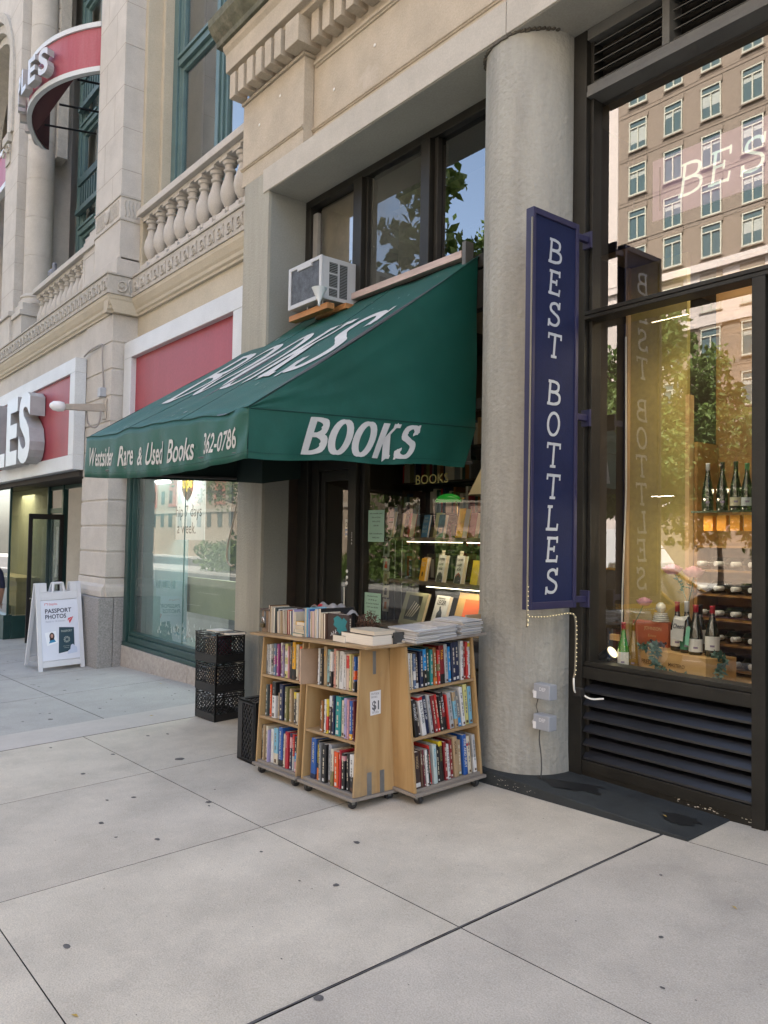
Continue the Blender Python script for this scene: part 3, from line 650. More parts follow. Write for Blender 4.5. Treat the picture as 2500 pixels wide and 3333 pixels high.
# giant pilaster over the pier, its pedestal, left pier and column
b = MB(); Z0 = 5.336
x0, x1, yf = -12.30, -11.22, 4.005
zc = [Z0+.30, 6.42, 6.85]+[6.85+.62*k for k in range(1, 12)]
b.box(x0, x1, yf, 4.75, Z0+.28, 14)
pil = b.build('giant_pilaster', M_stn, B2, .008)
b = MB(); b.prism([(yf-.05, Z0), (yf-.05, Z0+.24), (yf-.004, Z0+.285), (yf+.01, Z0+.285), (yf+.01, Z0)], x0-.05, x1+.05, 'x'); b.box(x1, x1+.05, yf, 4.4, Z0, Z0+.24); b.build('plinth', M_stn, pil, .006)
b = MB()
for z in [6.9+.62*k for k in range(10)]:
    b.box(x0-.002, x1+.002, yf-.0015, 4.6, z, z+.007)
for k in range(11):
    z = 6.28+.62*k; xx = x0+(.35 if k % 2 else .72); b.box(xx, xx+.006, yf-.0014, yf+.02, z, z+.62)
b.build('masonry_joints', mat('stone joint', (.33, .29, .25), .95), pil)
b = MB(); b.box(x0-.02, x1+.015, yf-.015, 4.5, 6.50, 6.535); b.box(x0-.02, x1+.015, yf-.015, 4.5, 6.155, 6.18)
for i in range(15):
    xx = x0+.09+i*(x1-x0-.18)/14
    if abs(i-7) > 1: b.tube([(xx, yf-.003, 6.23), (xx, yf-.003, 6.46)], .014, 6)
b.lathe([(.10, -.012), (.08, -.022), (.03, -.026)], ((x0+x1)/2, yf, 6.34), 16, 'y')
for i in range(5):
    yy = yf+.07+i*.055; b.tube([(x1+.003, yy+.014*math.sin(k*1.1), 6.22+k*.04) for k in range(7)], .011, 5)
b.build('fluted_panel', M_orn, pil, .003)
b = MB(); b.box(x0-.62, x0-.0, 4.03, 4.6, Z0, 6.28); b.box(x0-.66, x0-.0, 3.99, 4.6, 6.10, 6.20); b.box(x0-.60, x0, 4.05, 4.6, 6.285, 6.36); b.box(x0-.52, x0, 4.09, 4.6, 6.36, 6.45)
for z in (Z0+.12, Z0+.66): b.box(x0-.55, x0-.08, 4.022, 4.031, z, z+.02)
for xx in (x0-.55, x0-.08): b.box(xx, xx+.02, 4.0225, 4.031, Z0+.12, Z0+.68)
b.build('pedestal', M_stn, B2, .008)
# stone reveal right of the pilaster (stepped)
b = MB(); b.box(x1, x1+.10, 4.30, 4.75, Z0, 14); b.box(x1+.10, x1+.20, 4.52, 4.80, Z0, 14); b.build('window_reveal', M_stw, B2, .006)
# left column with drums and its pedestal
b = MB(); CX, CY = -16.72, 4.33
z = 6.35; b.lathe([(.30, 6.12), (.33, 6.14), (.33, 6.20), (.29, 6.23), (.285, 6.27), (.31, 6.29), (.30, 6.33), (.265, 6.36)], (CX, CY, 0), 32)
for k in range(8):
    b.lathe([(.256, z+.003), (.26, z+.008), (.26, z+.772), (.256, z+.777)], (CX, CY, 0), 40); b.lathe([(.252, z-.01), (.252, z+.01)], (CX, CY, 0), 32, cap=False); z += .78
cc = b.build('stone_column', M_stn, B2); autosmooth(cc, 25)
b = MB(); b.box(CX-.42, CX+.36, 3.96, 4.6, Z0, 5.86); b.box(CX-.46, CX+.40, 3.92, 4.6, 5.86, 5.96); b.box(CX-.40, CX+.34, 3.98, 4.6, 5.962, 6.12); b.build('pedestal', M_stn, B2, .008)
# wide flat pier left of the column and the arched bay
b = MB(); b.box(-17.98, -16.98, 3.95, 5.0, Z0, 14); lp = b.build('flat_pier', M_stn, B2, .008)
b = MB(); b.box(-18.1, -17.0, 3.90, 4.4, Z0, 5.95); b.box(-18.14, -16.96, 3.86, 4.4, 5.951, 6.05); b.build('plinth', M_stn, lp, .008)
b = MB()
for k in range(14): b.box(-17.982, -16.978, 3.9485, 4.2, 6.5+.55*k, 6.507+.55*k)
b.build('masonry_joints', MATS['stone joint'], lp)
b = MB(); AX, AZ = -19.75, 10.95
for (ri, ro, yf_) in ((1.80, 1.96, 4.10), (1.98, 2.14, 3.99), (2.17, 2.36, 3.90)):
    vs = []; n = 24
    for i in range(n+1):
        a = math.pi*i/n
        for rr_, yy in ((ri, yf_), (ro, yf_), (ro, 4.6), (ri, 4.6)): vs.append((AX+rr_*math.cos(a), yy, AZ+rr_*math.sin(a)))
    fs = []
    for i in range(n):
        for k in range(4): fs.append((i*4+k, i*4+(k+1) % 4, (i+1)*4+(k+1) % 4, (i+1)*4+k))
    b.add(vs, fs)
    b.box(AX+ri, AX+ro, yf_, 4.6, 9.9, AZ); b.box(AX-ro, AX-ri, yf_, 4.6, 9.9, AZ)
ar = b.build('arch_moulding', M_orn, B2); autosmooth(ar, 30)
b = MB()
n = 20; pts = [(AX+2.36*math.cos(math.pi*i/n), AZ+2.36*math.sin(math.pi*i/n)) for i in range(n+1)]
for i in range(n):
    a, c = pts[i], pts[i+1]; b.add([(a[0], 4.0, a[1]), (c[0], 4.0, c[1]), (c[0], 4.0, 14), (a[0], 4.0, 14)], [(0, 1, 2, 3)])
b.box(-24, AX-2.36, 3.98, 5, Z0, 14); b.build('arch_spandrel', M_stn, B2)
b = MB(); b.box(-17.95, -17.5, 3.86, 4.5, 9.72, 9.9)
for k in (-1, 1):
    sp = [(.13-.012*i)*1 for i in range(10)]
    b.tube([(-17.72+k*.14+sp[i]*math.cos(i*.75), 3.88, 9.55+sp[i]*math.sin(i*.75)) for i in range(10)], .022, 6)
b.box(-17.9, -17.56, 3.92, 4.4, 9.30, 9.70); b.build('scroll_capital', M_orn, B2, .006)
b = MB(); b.box(-22, -17.95, 3.97, 4.05, 9.06, 9.76); lsg = b.build('red_sign_band', M_red, B2)
b = MB(); b.box(-22, -17.95, 3.95, 4.07, 8.95, 9.06); b.box(-22, -17.95, 3.95, 4.07, 9.76, 9.86); b.build('white_trim', M_wht, lsg)
# coffered reveal with flowers over the canopy
b = MB(); b.box(-16.98, -16.42, 4.55, 4.75, 9.2, 14); cf = b.build('coffered_reveal', M_orn, B2)
for k in range(4):
    b = MB(); z = 11.45+k*.42
    for (a0, a1, c0, c1) in ((-16.92, -16.48, 0, .02), (-16.92, -16.48, .36, .38)): b.box(a0, a1, 4.525, 4.551, z+c0, z+c1)
    b.box(-16.92, -16.90, 4.525, 4.551, z+.021, z+.359); b.box(-16.50, -16.48, 4.525, 4.551, z+.021, z+.359)
    for p_ in range(5):
        a = p_*1.2566; b.lathe([(.055, -.01), (.05, -.03), (.02, -.04)], (-16.70+.075*math.cos(a), 4.55, z+.19+.075*math.sin(a)), 8, 'y')
    b.lathe([(.025, -.02), (.02, -.06)], (-16.70, 4.55, z+.19), 8, 'y'); b.build('carved_flower', M_orn, cf)
# teal windows
def teal_window(x0, x1, y, z0, z1, mulls, trans, gl):
    b = MB(); b.box(x0, x0+.16, y, y+.12, z0, z1); b.box(x0+.16, x0+.24, y+.03, y+.12, z0, z1); b.box(x1-.16, x1, y, y+.12, z0, z1)
    for m_ in mulls: b.box(m_-.11, m_+.11, y, y+.12, z0, z1); b.box(m_-.045, m_+.045, y-.03, y, z0, z1)
    fr_ = b.build('window_frame', M_teal, B2, .006)
    es = [x0+.242]+[e for m_ in mulls for e in (m_-.112, m_+.112)]+[x1-.162]
    b = MB()
    for i in range(0, len(es), 2):
        for t in trans: b.box(es[i], es[i+1], y-.02, y+.10, t, t+.10); b.box(es[i], es[i+1], y-.05, y+.08, t+.101, t+.15)
        zz = [z0]+[q for t in trans for q in (t, t+.152)]+[z1]
        for j in range(0, len(zz), 2):
            a, c = es[i]+.002, es[i+1]-.002; u, v = zz[j]+.001, zz[j+1]-.001
            b.box(a, a+.07, y+.035, y+.10, u, v); b.box(c-.07, c, y+.035, y+.10, u, v); b.box(a+.07, c-.07, y+.035, y+.10, u, u+.07); b.box(a+.07, c-.07, y+.035, y+.10, v-.07, v)
    b.build('sash', M_teal, fr_, .005)
    for i in range(0, len(es), 2):
        b = MB(); b.quad((es[i], y+.075, z0), (es[i+1], y+.075, z0), (es[i+1], y+.075, z1), (es[i], y+.075, z1)); b.build('pane', gl[(i//2) % len(gl)], fr_)
    b = MB(); b.quad((x0, y+.5, z0), (x1, y+.5, z0), (x1, y+.5, z1), (x0, y+.5, z1)); b.build('blind', mat('grey green blind', (.15, .17, .155), .8, .12, 1.2, streak=True), fr_)
    return fr_
teal_window(-11.03, -8.05, 4.66, Z0, 14, [-9.50], [8.45], [G_teal, G_teal])
b = MB(); b.box(-8.045, -7.98, 4.60, 4.75, Z0, 14); b.build('dark_jamb', M_frm, B2)
b = MB(); b.quad((-7.98, 4.70, Z0), (-7.2, 4.70, Z0), (-7.2, 4.70, 14), (-7.98, 4.70, 14)); b.build('pane', G_sky, B2)
teal_window(-16.4, -12.32, 4.95, Z0, 14, [-15.1, -13.6], [7.6, 9.7, 12.3], [G_teal])
b = MB()
for z in (8.0, 10.1):
    b.box(-16.2, -12.4, 4.86, 4.95, z, z+.10); b.box(-16.2, -12.4, 4.90, 4.95, z+.6, z+.75)
    for k in range(26): b.box(-16.1+k*.14, -16.04+k*.14, 4.91, 4.95, z+.14, z+.55)
b.build('spandrel_panel', mat('darker teal iron', (.06, .11, .115), .5, .2, 5), B2)  # iron panels in a darker teal than the window frames
b = MB(); b.box(-24, -7.31, 5.2, 16, 5.3, 19); b.box(-24, -7.31, 4.0, 5.19, 14.0, 19); b.box(-60, -24, 3.95, 16, -1.5, 19); uw2 = b.build('upper_wall', M_stn, B2)  # upper mass mostly out of view, raised for the shade it gives
# curved red canopy sign
CCX, CCY, CR = -14.03, 6.03, 2.55
def arc(R_, z, n=40, x0=-15.66, x1=-12.40):
    a0 = math.atan2(-math.sqrt(max(R_*R_-(x0-CCX)**2, 0)), x0-CCX); a1 = math.atan2(-math.sqrt(max(R_*R_-(x1-CCX)**2, 0)), x1-CCX)
    return [(CCX+R_*math.cos(a0+(a1-a0)*i/n), CCY+R_*math.sin(a0+(a1-a0)*i/n), z) for i in range(n+1)]
def arcbox(b, r0, r1, z0, z1, **k):
    A = arc(r0, z0, **k); B_ = arc(r1, z0, **k); C_ = arc(r1, z1, **k); D_ = arc(r0, z1, **k); n = len(A); vs = A+B_+C_+D_
    fs = [(q*n+i, q*n+i+1, ((q+1) % 4)*n+i+1, ((q+1) % 4)*n+i) for q in range(4) for i in range(n-1)]+[(0, n, 2*n, 3*n), (n-1, 2*n-1, 3*n-1, 4*n-1)]
    b.add(vs, fs)
cs = thing('curved_sign_canopy', 'large curved crimson sign band with white edges high above the entrance', 'sign', (-14.0, 4.1, 9.0))
b = MB(); arcbox(b, CR-.03, CR, 8.98, 9.62); cp = b.build('red_band', M_red, cs); autosmooth(cp, 30)
b = MB(); arcbox(b, CR-.05, CR+.03, 8.90, 8.98); arcbox(b, CR-.05, CR+.03, 9.62, 9.70); t_ = b.build('white_trim', M_wht, cs); autosmooth(t_, 30)
b = MB(); arcbox(b, CR-.09, CR-.055, 8.92, 9.69); A_ = [p for p in arc(CR-.06, 8.925) if p[1] < 3.80]; n = len(A_); b.add(A_+[(p[0], 3.81, 8.925) for p in A_], [(i, i+1, n+i+1, n+i) for i in range(n-1)]); t_ = b.build('dark_back', mat('dark maroon underside', (.075, .016, .018), .7), cs); autosmooth(t_, 30)
b = MB(); 
for xx in (-15.3, -14.4, -13.4, -12.7): b.tube([(xx, 4.0, 9.2), (xx, 4.95, 9.35)], .02, 6)
b.build('bracket', M_blk, cs)
# raised letters along the curve
M_let = mat('white letter face', (.52, .54, .56), .35, .05, 3); M_lets = mat('letter side', (.36, .36, .35), .45, .12, 6)
def solid_text(body, h, depth, place, name, parent, bold=.02, wscale=1.0, mats=None):
    vs, fs, a, c = text_mesh(body, bold, 4); s = h/.70
    # merge, then build front, back and sides
    bm = bmesh.new(); V = [bm.verts.new((v[0]*s*wscale, v[1]*s, 0)) for v in vs]
    for f in fs:
        try: bm.faces.new([V[i] for i in f])
        except ValueError: pass
    bmesh.ops.remove_doubles(bm, verts=bm.verts, dist=.0004)
    r_ = bmesh.ops.extrude_face_region(bm, geom=bm.faces[:]); up_ = [e for e in r_['geom'] if isinstance(e, bmesh.types.BMVert)]
    for v in up_: v.co.z += depth
    bm.verts.ensure_lookup_table(); bm.verts.index_update()
    b = MB(); VS = [v.co.copy() for v in bm.verts]; mi = []
    for f in bm.faces:
        zz = [v.co.z for v in f.verts]; b.f.append(tuple(v.index for v in f.verts)); b.m.append(0 if (min(zz) > depth*.9 or max(zz) < depth*.1) else 1)
    b.v = [tuple(place(v.x, v.y, v.z)) for v in VS]; bm.free()
    return b.build(name, mats or [M_let, M_lets], parent)
us = 0
for i, ch in enumerate('SELPATS'):
    vs, fs, a, c = text_mesh(ch, .03, 4); s = .50/.70; wd_ = (c-a)*s
    pos = us; us += wd_+.03
    def place(u, v, h, a=a, s=s, pos=pos, wd_=wd_):
        arc_x = -(pos+wd_-(u-a*s))      # metres to the left of the anchor along the curve
        th0 = math.atan2(-math.sqrt(CR*CR-(-13.15-CCX)**2), -13.15-CCX); th = th0+arc_x/CR*1.0
        rad = CR+.05+h; return (CCX+rad*math.cos(th), CCY+rad*math.sin(th), 9.03+v)
    lt = solid_text(ch, .40, .12, place, 'letter', cs, .03)
# boxed street-level red sign with big raised letters
ss = thing('boxed_red_sign', 'boxed crimson shop sign with thick white letters over the left entrance', 'sign', (-14.5, 3.9, 3.4))
b = MB(); b.box(-19.5, -12.55, 3.815, 3.89, 2.82, 4.08); b.build('red_panel', M_red2, ss)
b = MB(); b.box(-19.5, -12.30, 3.77, 3.94, 4.08, 4.30); b.box(-19.5, -12.30, 3.77, 3.94, 2.59, 2.82); b.box(-12.54, -12.30, 3.77, 3.94, 2.821, 4.079); b.build('white_frame', M_wht, ss, .006)
us = 0
for i, ch in enumerate('SELPATS'):
    vs, fs, a, c = text_mesh(ch, .035, 4); s = 1.10/.70; wd_ = (c-a)*s; pos = us; us += wd_+.10
    solid_text(ch, 1.10, .24, lambda u, v, h, a=a, s=s, pos=pos, wd_=wd_: (-13.90-(pos+wd_-(u-a*s)), 3.80-h, 2.86+v), 'letter', ss, .035)
# flat red sign beside the bookshop pier
fs_ = thing('flat_red_sign', 'flat crimson sign panel in a wide white frame between stone pier and bookshop', 'sign', (-9.4, 4.2, 3.6))
b = MB(); b.box(-10.93, -7.90, 4.19, 4.23, 2.7, 4.12); b.build('red_panel', M_red2, fs_)
b = MB(); b.box(-11.20, -7.68, 4.11, 4.30, 4.12, 4.36); b.box(-11.20, -10.93, 4.11, 4.30, 2.45, 4.119); b.box(-7.90, -7.68, 4.11, 4.30, 2.45, 4.119); b.box(-10.929, -7.901, 4.11, 4.30, 2.45, 2.70); b.build('white_frame', M_wht, fs_, .008)
# street window beside the pier, granite kerb and deep green frame
b = MB(); b.box(-11.19, -11.08, 4.20, 4.34, .10, 2.45); b.box(-11.078, -11.03, 4.24, 4.34, .10, 2.45)
b.box(-11.029, -7.31, 4.215, 4.34, .10, .185); b.box(-11.029, -7.31, 4.245, 4.34, .187, .24); b.box(-11.19, -7.31, 4.19, 4.34, .04, .098)
shf = b.build('shop_window_frame', M_tealk, B2, .005)
b = MB(); b.quad((-11.03, 4.30, .24), (-7.31, 4.30, .24), (-7.31, 4.30, 2.45), (-11.03, 4.30, 2.45)); b.build('pane', G_shop, shf)
b = MB(); b.box(-9.42, -9.412, 4.292, 4.30, .24, 2.45); b.build('glass_joint', mat('glass edge', (.05, .12, .11), .3), shf)
b = MB(); b.box(-11.19, -9.0, 4.18, 4.5, -.6, .038); b.box(-8.99, -7.3, 4.18, 4.5, -.6, .038); b.build('stone_kerb', mat('granite kerb', (.36, .335, .31), .8, .2, 20, .3, 80), shf, .008)
b = MB(); rr = random.Random(12)
for i in range(110):
    x = -8.9+rr.gauss(0, .65); z = .30+abs(rr.gauss(0, .10)); s = rr.uniform(.012, .035)
    if x < -7.6 and x > -10.9: b.add([(x, 4.296, z), (x+s*.4, 4.296, z), (x+s*.35, 4.296, z+s*1.9), (x-s*.1, 4.296, z+s)], [(0, 1, 2, 3)])
b.build('flaking_film', mat('flaking white film', (.55, .60, .58), .8), shf)
# interior behind it
b = MB(); b.quad((-16.6, 6.9, -.3), (-7.31, 6.9, -.3), (-7.31, 6.9, 2.6), (-16.6, 6.9, 2.6)); b.quad((-7.315, 4.4, -.3), (-7.315, 6.9, -.3), (-7.315, 6.9, 2.6), (-7.315, 4.4, 2.6))
b.quad((-16.6, 4.9, 2.60), (-7.31, 4.9, 2.60), (-7.31, 6.9, 2.60), (-16.6, 6.9, 2.60)); b.quad((-11.0, 4.4, 2.60), (-7.31, 4.4, 2.60), (-7.31, 4.9, 2.60), (-11.0, 4.9, 2.60))
b.build('shop_room', mat('pale green room', (.21, .245, .24), .9, .1, 1), B2)
b = MB(); b.quad((-11, 4.36, .1), (-7.33, 4.36, .1), (-7.33, 6.8, .1), (-11, 6.8, .1)); b.build('shop_floor', mat('shop floor', (.16, .2, .17), .8), B2)
b = MB(); b.box(-10.9, -7.4, 4.95, 5.0, .52, 1.02); b.build('display_back', mat('pale display board', (.42, .42, .26), .8, .1, 1), B2)
b = MB(); b.box(-11.02, -10.6, 4.4, 4.9, .1, 2.4); b.build('inner_post', mat('teal inner post', (.16, .26, .25), .8), B2)
# entrance recess
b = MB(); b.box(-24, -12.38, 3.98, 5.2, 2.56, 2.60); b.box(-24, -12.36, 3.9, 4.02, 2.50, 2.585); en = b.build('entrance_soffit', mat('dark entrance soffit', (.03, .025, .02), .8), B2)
b = MB(); b.box(-12.45, -12.38, 4.51, 6.5, -.7, 2.56); b.build('entrance_side', M_stn, B2)
b = MB(); b.box(-24, -16.80, 3.93, 4.06, -.65, -.12); b.box(-24, -16.78, 3.92, 4.08, -.12, .0); b.box(-16.82, -16.77, 4.06, 4.70, -.65, -.02)
b.box(-16.80, -16.76, 3.97, 4.01, 0, 2.55); b.box(-16.80, -16.75, 4.68, 4.76, -.5, 2.56)
b.box(-16.75, -15.9, 4.72, 4.78, 2.02, 2.12); b.box(-15.9, -15.82, 4.70, 4.80, -.5, 2.56); b.box(-14.6, -14.5, 4.70, 4.80, -.5, 2.56); b.box(-16.75, -12.5, 4.72, 4.78, 2.48, 2.55)
ef = b.build('entrance_frame', M_tealk, B2, .004)
b = MB(); b.quad((-24, 3.99, 0), (-16.80, 3.99, 0), (-16.80, 3.99, 2.55), (-24, 3.99, 2.55)); b.build('front_pane', glass('corner glass', .28, (.7, .75, .7), 1), ef)
b = MB(); b.quad((-16.78, 4.01, 0), (-16.78, 4.68, 0), (-16.78, 4.68, 2.55), (-16.78, 4.01, 2.55)); b.build('side_pane', glass('side glass', .10, (.72, .72, .58), 1, dirt=.15, dcol=(.3, .3, .2)), ef)
b = MB(); b.box(-20, -16.84, 4.75, 4.8, -.5, 2.56); b.build('inner_screen', mat('olive screen', (.30, .29, .19), .8, .1, 1), B2)
b = MB(); b.box(-16.70, -16.62, 4.73, 4.77, -.45, 2.0); b.box(-15.98, -15.91, 4.73, 4.77, -.45, 2.0); b.box(-16.62, -15.98, 4.73, 4.77, 1.90, 2.0); b.box(-16.62, -15.98, 4.73, 4.77, -.45, .35)
dd = b.build('glass_door', M_tealk, B2, .003)
b = MB(); b.quad((-16.62, 4.75, .35), (-15.98, 4.75, .35), (-15.98, 4.75, 1.9), (-16.62, 4.75, 1.9)); b.build('pane', G_shop, dd)
b = MB(); b.tube([(-16.05, 4.72, .32), (-16.05, 4.64, .34), (-16.05, 4.62, .40), (-16.05, 4.62, .62), (-16.05, 4.64, .68), (-16.05, 4.72, .70)], .016, 8); b.build('handle', mat('chrome', (.8, .8, .8), .15, metal=1), dd, smooth=True)
# open leaf swung outward
b = MB(); XD = -15.72
b.box(XD-.02, XD+.02, 4.06, 4.13, -.48, 1.98); b.box(XD-.02, XD+.02, 4.62, 4.69, -.48, 1.98); b.box(XD-.02, XD+.02, 4.13, 4.62, 1.88, 1.98); b.box(XD-.02, XD+.02, 4.13, 4.62, -.48, -.2)
d2 = b.build('open_door_leaf', M_blk, B2, .003)
b = MB(); b.quad((XD, 4.13, -.2), (XD, 4.62, -.2), (XD, 4.62, 1.88), (XD, 4.13, 1.88)); b.build('pane', G_shop, d2)
b = MB(); b.box(-16.35, -16.22, 4.745, 4.748, 1.0, 1.75); b.box(-16.36, -16.24, 4.74, 4.743, .75, 1.05); b.build('door_notice', mat('white notice', (.6, .6, .58), .8, .2, 6), dd)
b = MB(); b.box(-15.74, -15.70, 4.18, 4.40, .50, .62); b.build('push_plate', mat('blue label', (.02, .08, .45), .5), d2)
b = MB(); b.box(XD+.02, XD+.05, 4.10, 4.66, .38, .41); b.build('push_bar', MATS['chrome'], d2)
# ============================================================ STREET BEHIND THE CAMERA (seen in the glass)
OPP = thing('brown_brick_apartment_block', 'tall brown brick apartment building with white casement windows across the avenue', 'building', (-20, -40, 0))
M_br = mat('brown brick facade', (.215, .172, .135), .9, .10, 6, .3, 30, stain=((.25, .20, .155), .4, .5)); M_tr = mat('pale stone trim', (.52, .46, .42), .85, .06, 3)
b = MB(); b.box(-35.2, 40, -52, -40.12, -2, 44); b.build('wall', M_br, OPP)
b = MB(); b.box(-35.3, -34.2, -40.4, -40.0, -2, 44); b.box(-35.3, 40, -40.3, -39.75, 19.75, 20.2); b.box(-35.3, 40, -40.2, -40.0, 20.2, 20.35); b.box(-34.2, 40, -40.119, -40.06, 16.3, 19.74); b.box(-34.2, 40, -40.2, -39.95, 16.1, 16.3); b.box(-35.3, 40, -40.4, -39.5, 4.2, 5.0); b.box(-35.3, 40, -40.4, -39.8, 43.5, 44.6)
b.build('stone_trim', M_tr, OPP)
M_cas = mat('white casement', (.46, .45, .37), .6); G_far = glass('apartment glass', .45, (.1, .13, .14), 1); M_in = mat('window dark', (.03, .035, .035), .8)
b = MB(); b.box(0, 1.4, -.10, .06, -.10, 0); b.box(0, .08, -.02, .04, 0, 2.1); b.box(1.32, 1.4, -.02, .04, 0, 2.1); b.box(.08, 1.32, -.02, .04, 2.02, 2.1); b.box(.66, .74, -.02, .04, 0, 1.55); b.box(.08, 1.32, -.02, .041, 1.55, 1.63)
w0 = b.build('window', M_cas, None); w0.parent = OPP
b = MB(); b.box(.02, 1.38, -.12, -.04, .02, 2.08); p0 = b.build('pane', mat('apartment window glass', (.06, .10, .10), .05, spec=1.0), None); p0.parent = w0
b = MB(); b.box(-.12, 1.52, -.02, .05, -.17, -.105); b.box(-.10, 1.5, -.02, .03, 2.12, 2.5); s0 = b.build('sill_and_head', M_br, None); s0.parent = w0
rr = random.Random(8); first = True
zr = [7.4, 10.6, 13.8, 17.1, 20.75, 23.5, 26.8, 30.05, 33.35, 36.65]
for z in zr:
    for k in range(8):
        loc = Vector((-33.3+2.79*k, -40.03, z))-ORG[OPP.name]
        if first: w0.location = loc; first = False
        else: copy_tree(w0, loc=loc, parent=OPP)
# horizontal string courses on the brick and blinds at various heights
b = MB()
for z in zr: b.box(-34.2, 40, -40.13, -40.09, z+2.62, z+2.70); b.box(-34.2, 40, -40.13, -40.10, z-.42, z-.36)
b.build('string_course', M_br, OPP)
M_bl = mat('window blind', (.34, .36, .33), .8)
for o_ in [c for c in OPP.children if c.name.startswith('window')]:
    if rr.random() < .55:
        q = rr.choice((.35, .6, .8, 1.1)); b = MB(); b.box(.10, .64, -.036, -.030, 1.54-q, 1.54); b.box(.76, 1.30, -.036, -.030, 1.54-q*rr.choice((1, 1, .6)), 1.54); bl_ = b.build('blind', M_bl, None); bl_.parent = o_
for nm, lab, x0, x1, h, colr in (('pink_stone_building', 'low pink stone building with a rounded gable far across the avenue', -62, -42, 21, (.34, .24, .19)), ('cream_building', 'cream rusticated building with red brick bays far down the avenue', -125, -68, 24, (.25, .20, .145)), ('glass_corner_building', 'grey apartment building beside the brown brick block', 44, 90, 30, (.4, .38, .35))):
    t = thing(nm, lab, 'building', ((x0+x1)/2, -44, 0))
    b = MB(); b.box(x0, x1, -56, -41, -3, h); b.build('wall', mat(nm+' wall', colr, .9, .1, 3), t)
    b = MB(); b.box(x0-.3, x1+.3, -56.3, -40.6, h, h+.8); b.box(x0-.1, x1+.1, -41, -40.8, 5, 5.5); b.build('cornice', mat('cream stucco', (.28, .25, .2), .9, .1, 2), t)
    if nm == 'cream_building':
        b = MB(); 
        for k in range(7): b.box(x0+3+k*7.6, x0+6+k*7.6, -41, -40.9, 6, h-2)
        b.build('brick_bay', mat('red brick bay', (.30, .09, .06), .9, .15, 8), t)
    if nm == 'pink_stone_building':
        b = MB(); b.lathe([(4, 0), (4, 1)], (-50, -45, h), 24); b.lathe([(3.8, 1), (3.2, 2.8), (1.8, 4.0), (.2, 4.6)], (-50, -45, h), 24); b.build('dome', mat('pink roof', (.5, .33, .28), .8), t)
    n = int((x1-x0)/3.2); b0 = None
    for r_ in range(int((h-4)/3.5)):
        for k in range(n):
            if b0 is None:
                b = MB(); b.box(0, 1.2, -.05, .1, 0, 2); b0 = b.build('window', mat('far window', (.05, .06, .06), .1, spec=1), None); b0.parent = t; o = b0
            elif r_ < 4: o = b0.copy(); COL.objects.link(o); o.parent = t
            else: continue
            o.location = Vector((x0+1.2+k*3.2, -41.0, 2.2+3.5*r_+.8))-ORG[t.name]
# trees
M_bark = mat('bark', (.11, .085, .065), .95, .3, 12, .8, 30); M_leaf = None
def leafmat(name, c1, c2):
    m, t, p = nodes(name); N = t.nodes; L = t.links
    tc = N.new('ShaderNodeTexCoord'); n = N.new('ShaderNodeTexNoise'); n.inputs['Scale'].default_value = 2.5; n.inputs['Detail'].default_value = 4; L.new(tc.outputs['Object'], n.inputs[0])
    cr = N.new('ShaderNodeValToRGB'); cr.color_ramp.elements[0].position = .35; cr.color_ramp.elements[0].color = (*c1, 1); cr.color_ramp.elements[1].position = .65; cr.color_ramp.elements[1].color = (*c2, 1); L.new(n.outputs[0], cr.inputs[0]); L.new(cr.outputs[0], p.inputs['Base Color'])
    p.inputs['Roughness'].default_value = .6
    tl = N.new('ShaderNodeBsdfTranslucent'); L.new(cr.outputs[0], tl.inputs[0]); mx = N.new('ShaderNodeMixShader'); mx.inputs[0].default_value = .35
    L.new(p.outputs[0], mx.inputs[1]); L.new(tl.outputs[0], mx.inputs[2]); L.new(mx.outputs[0], N['Material Output'].inputs[0]); return m
M_leaf = leafmat('tree foliage', (.06, .11, .02), (.14, .21, .045))
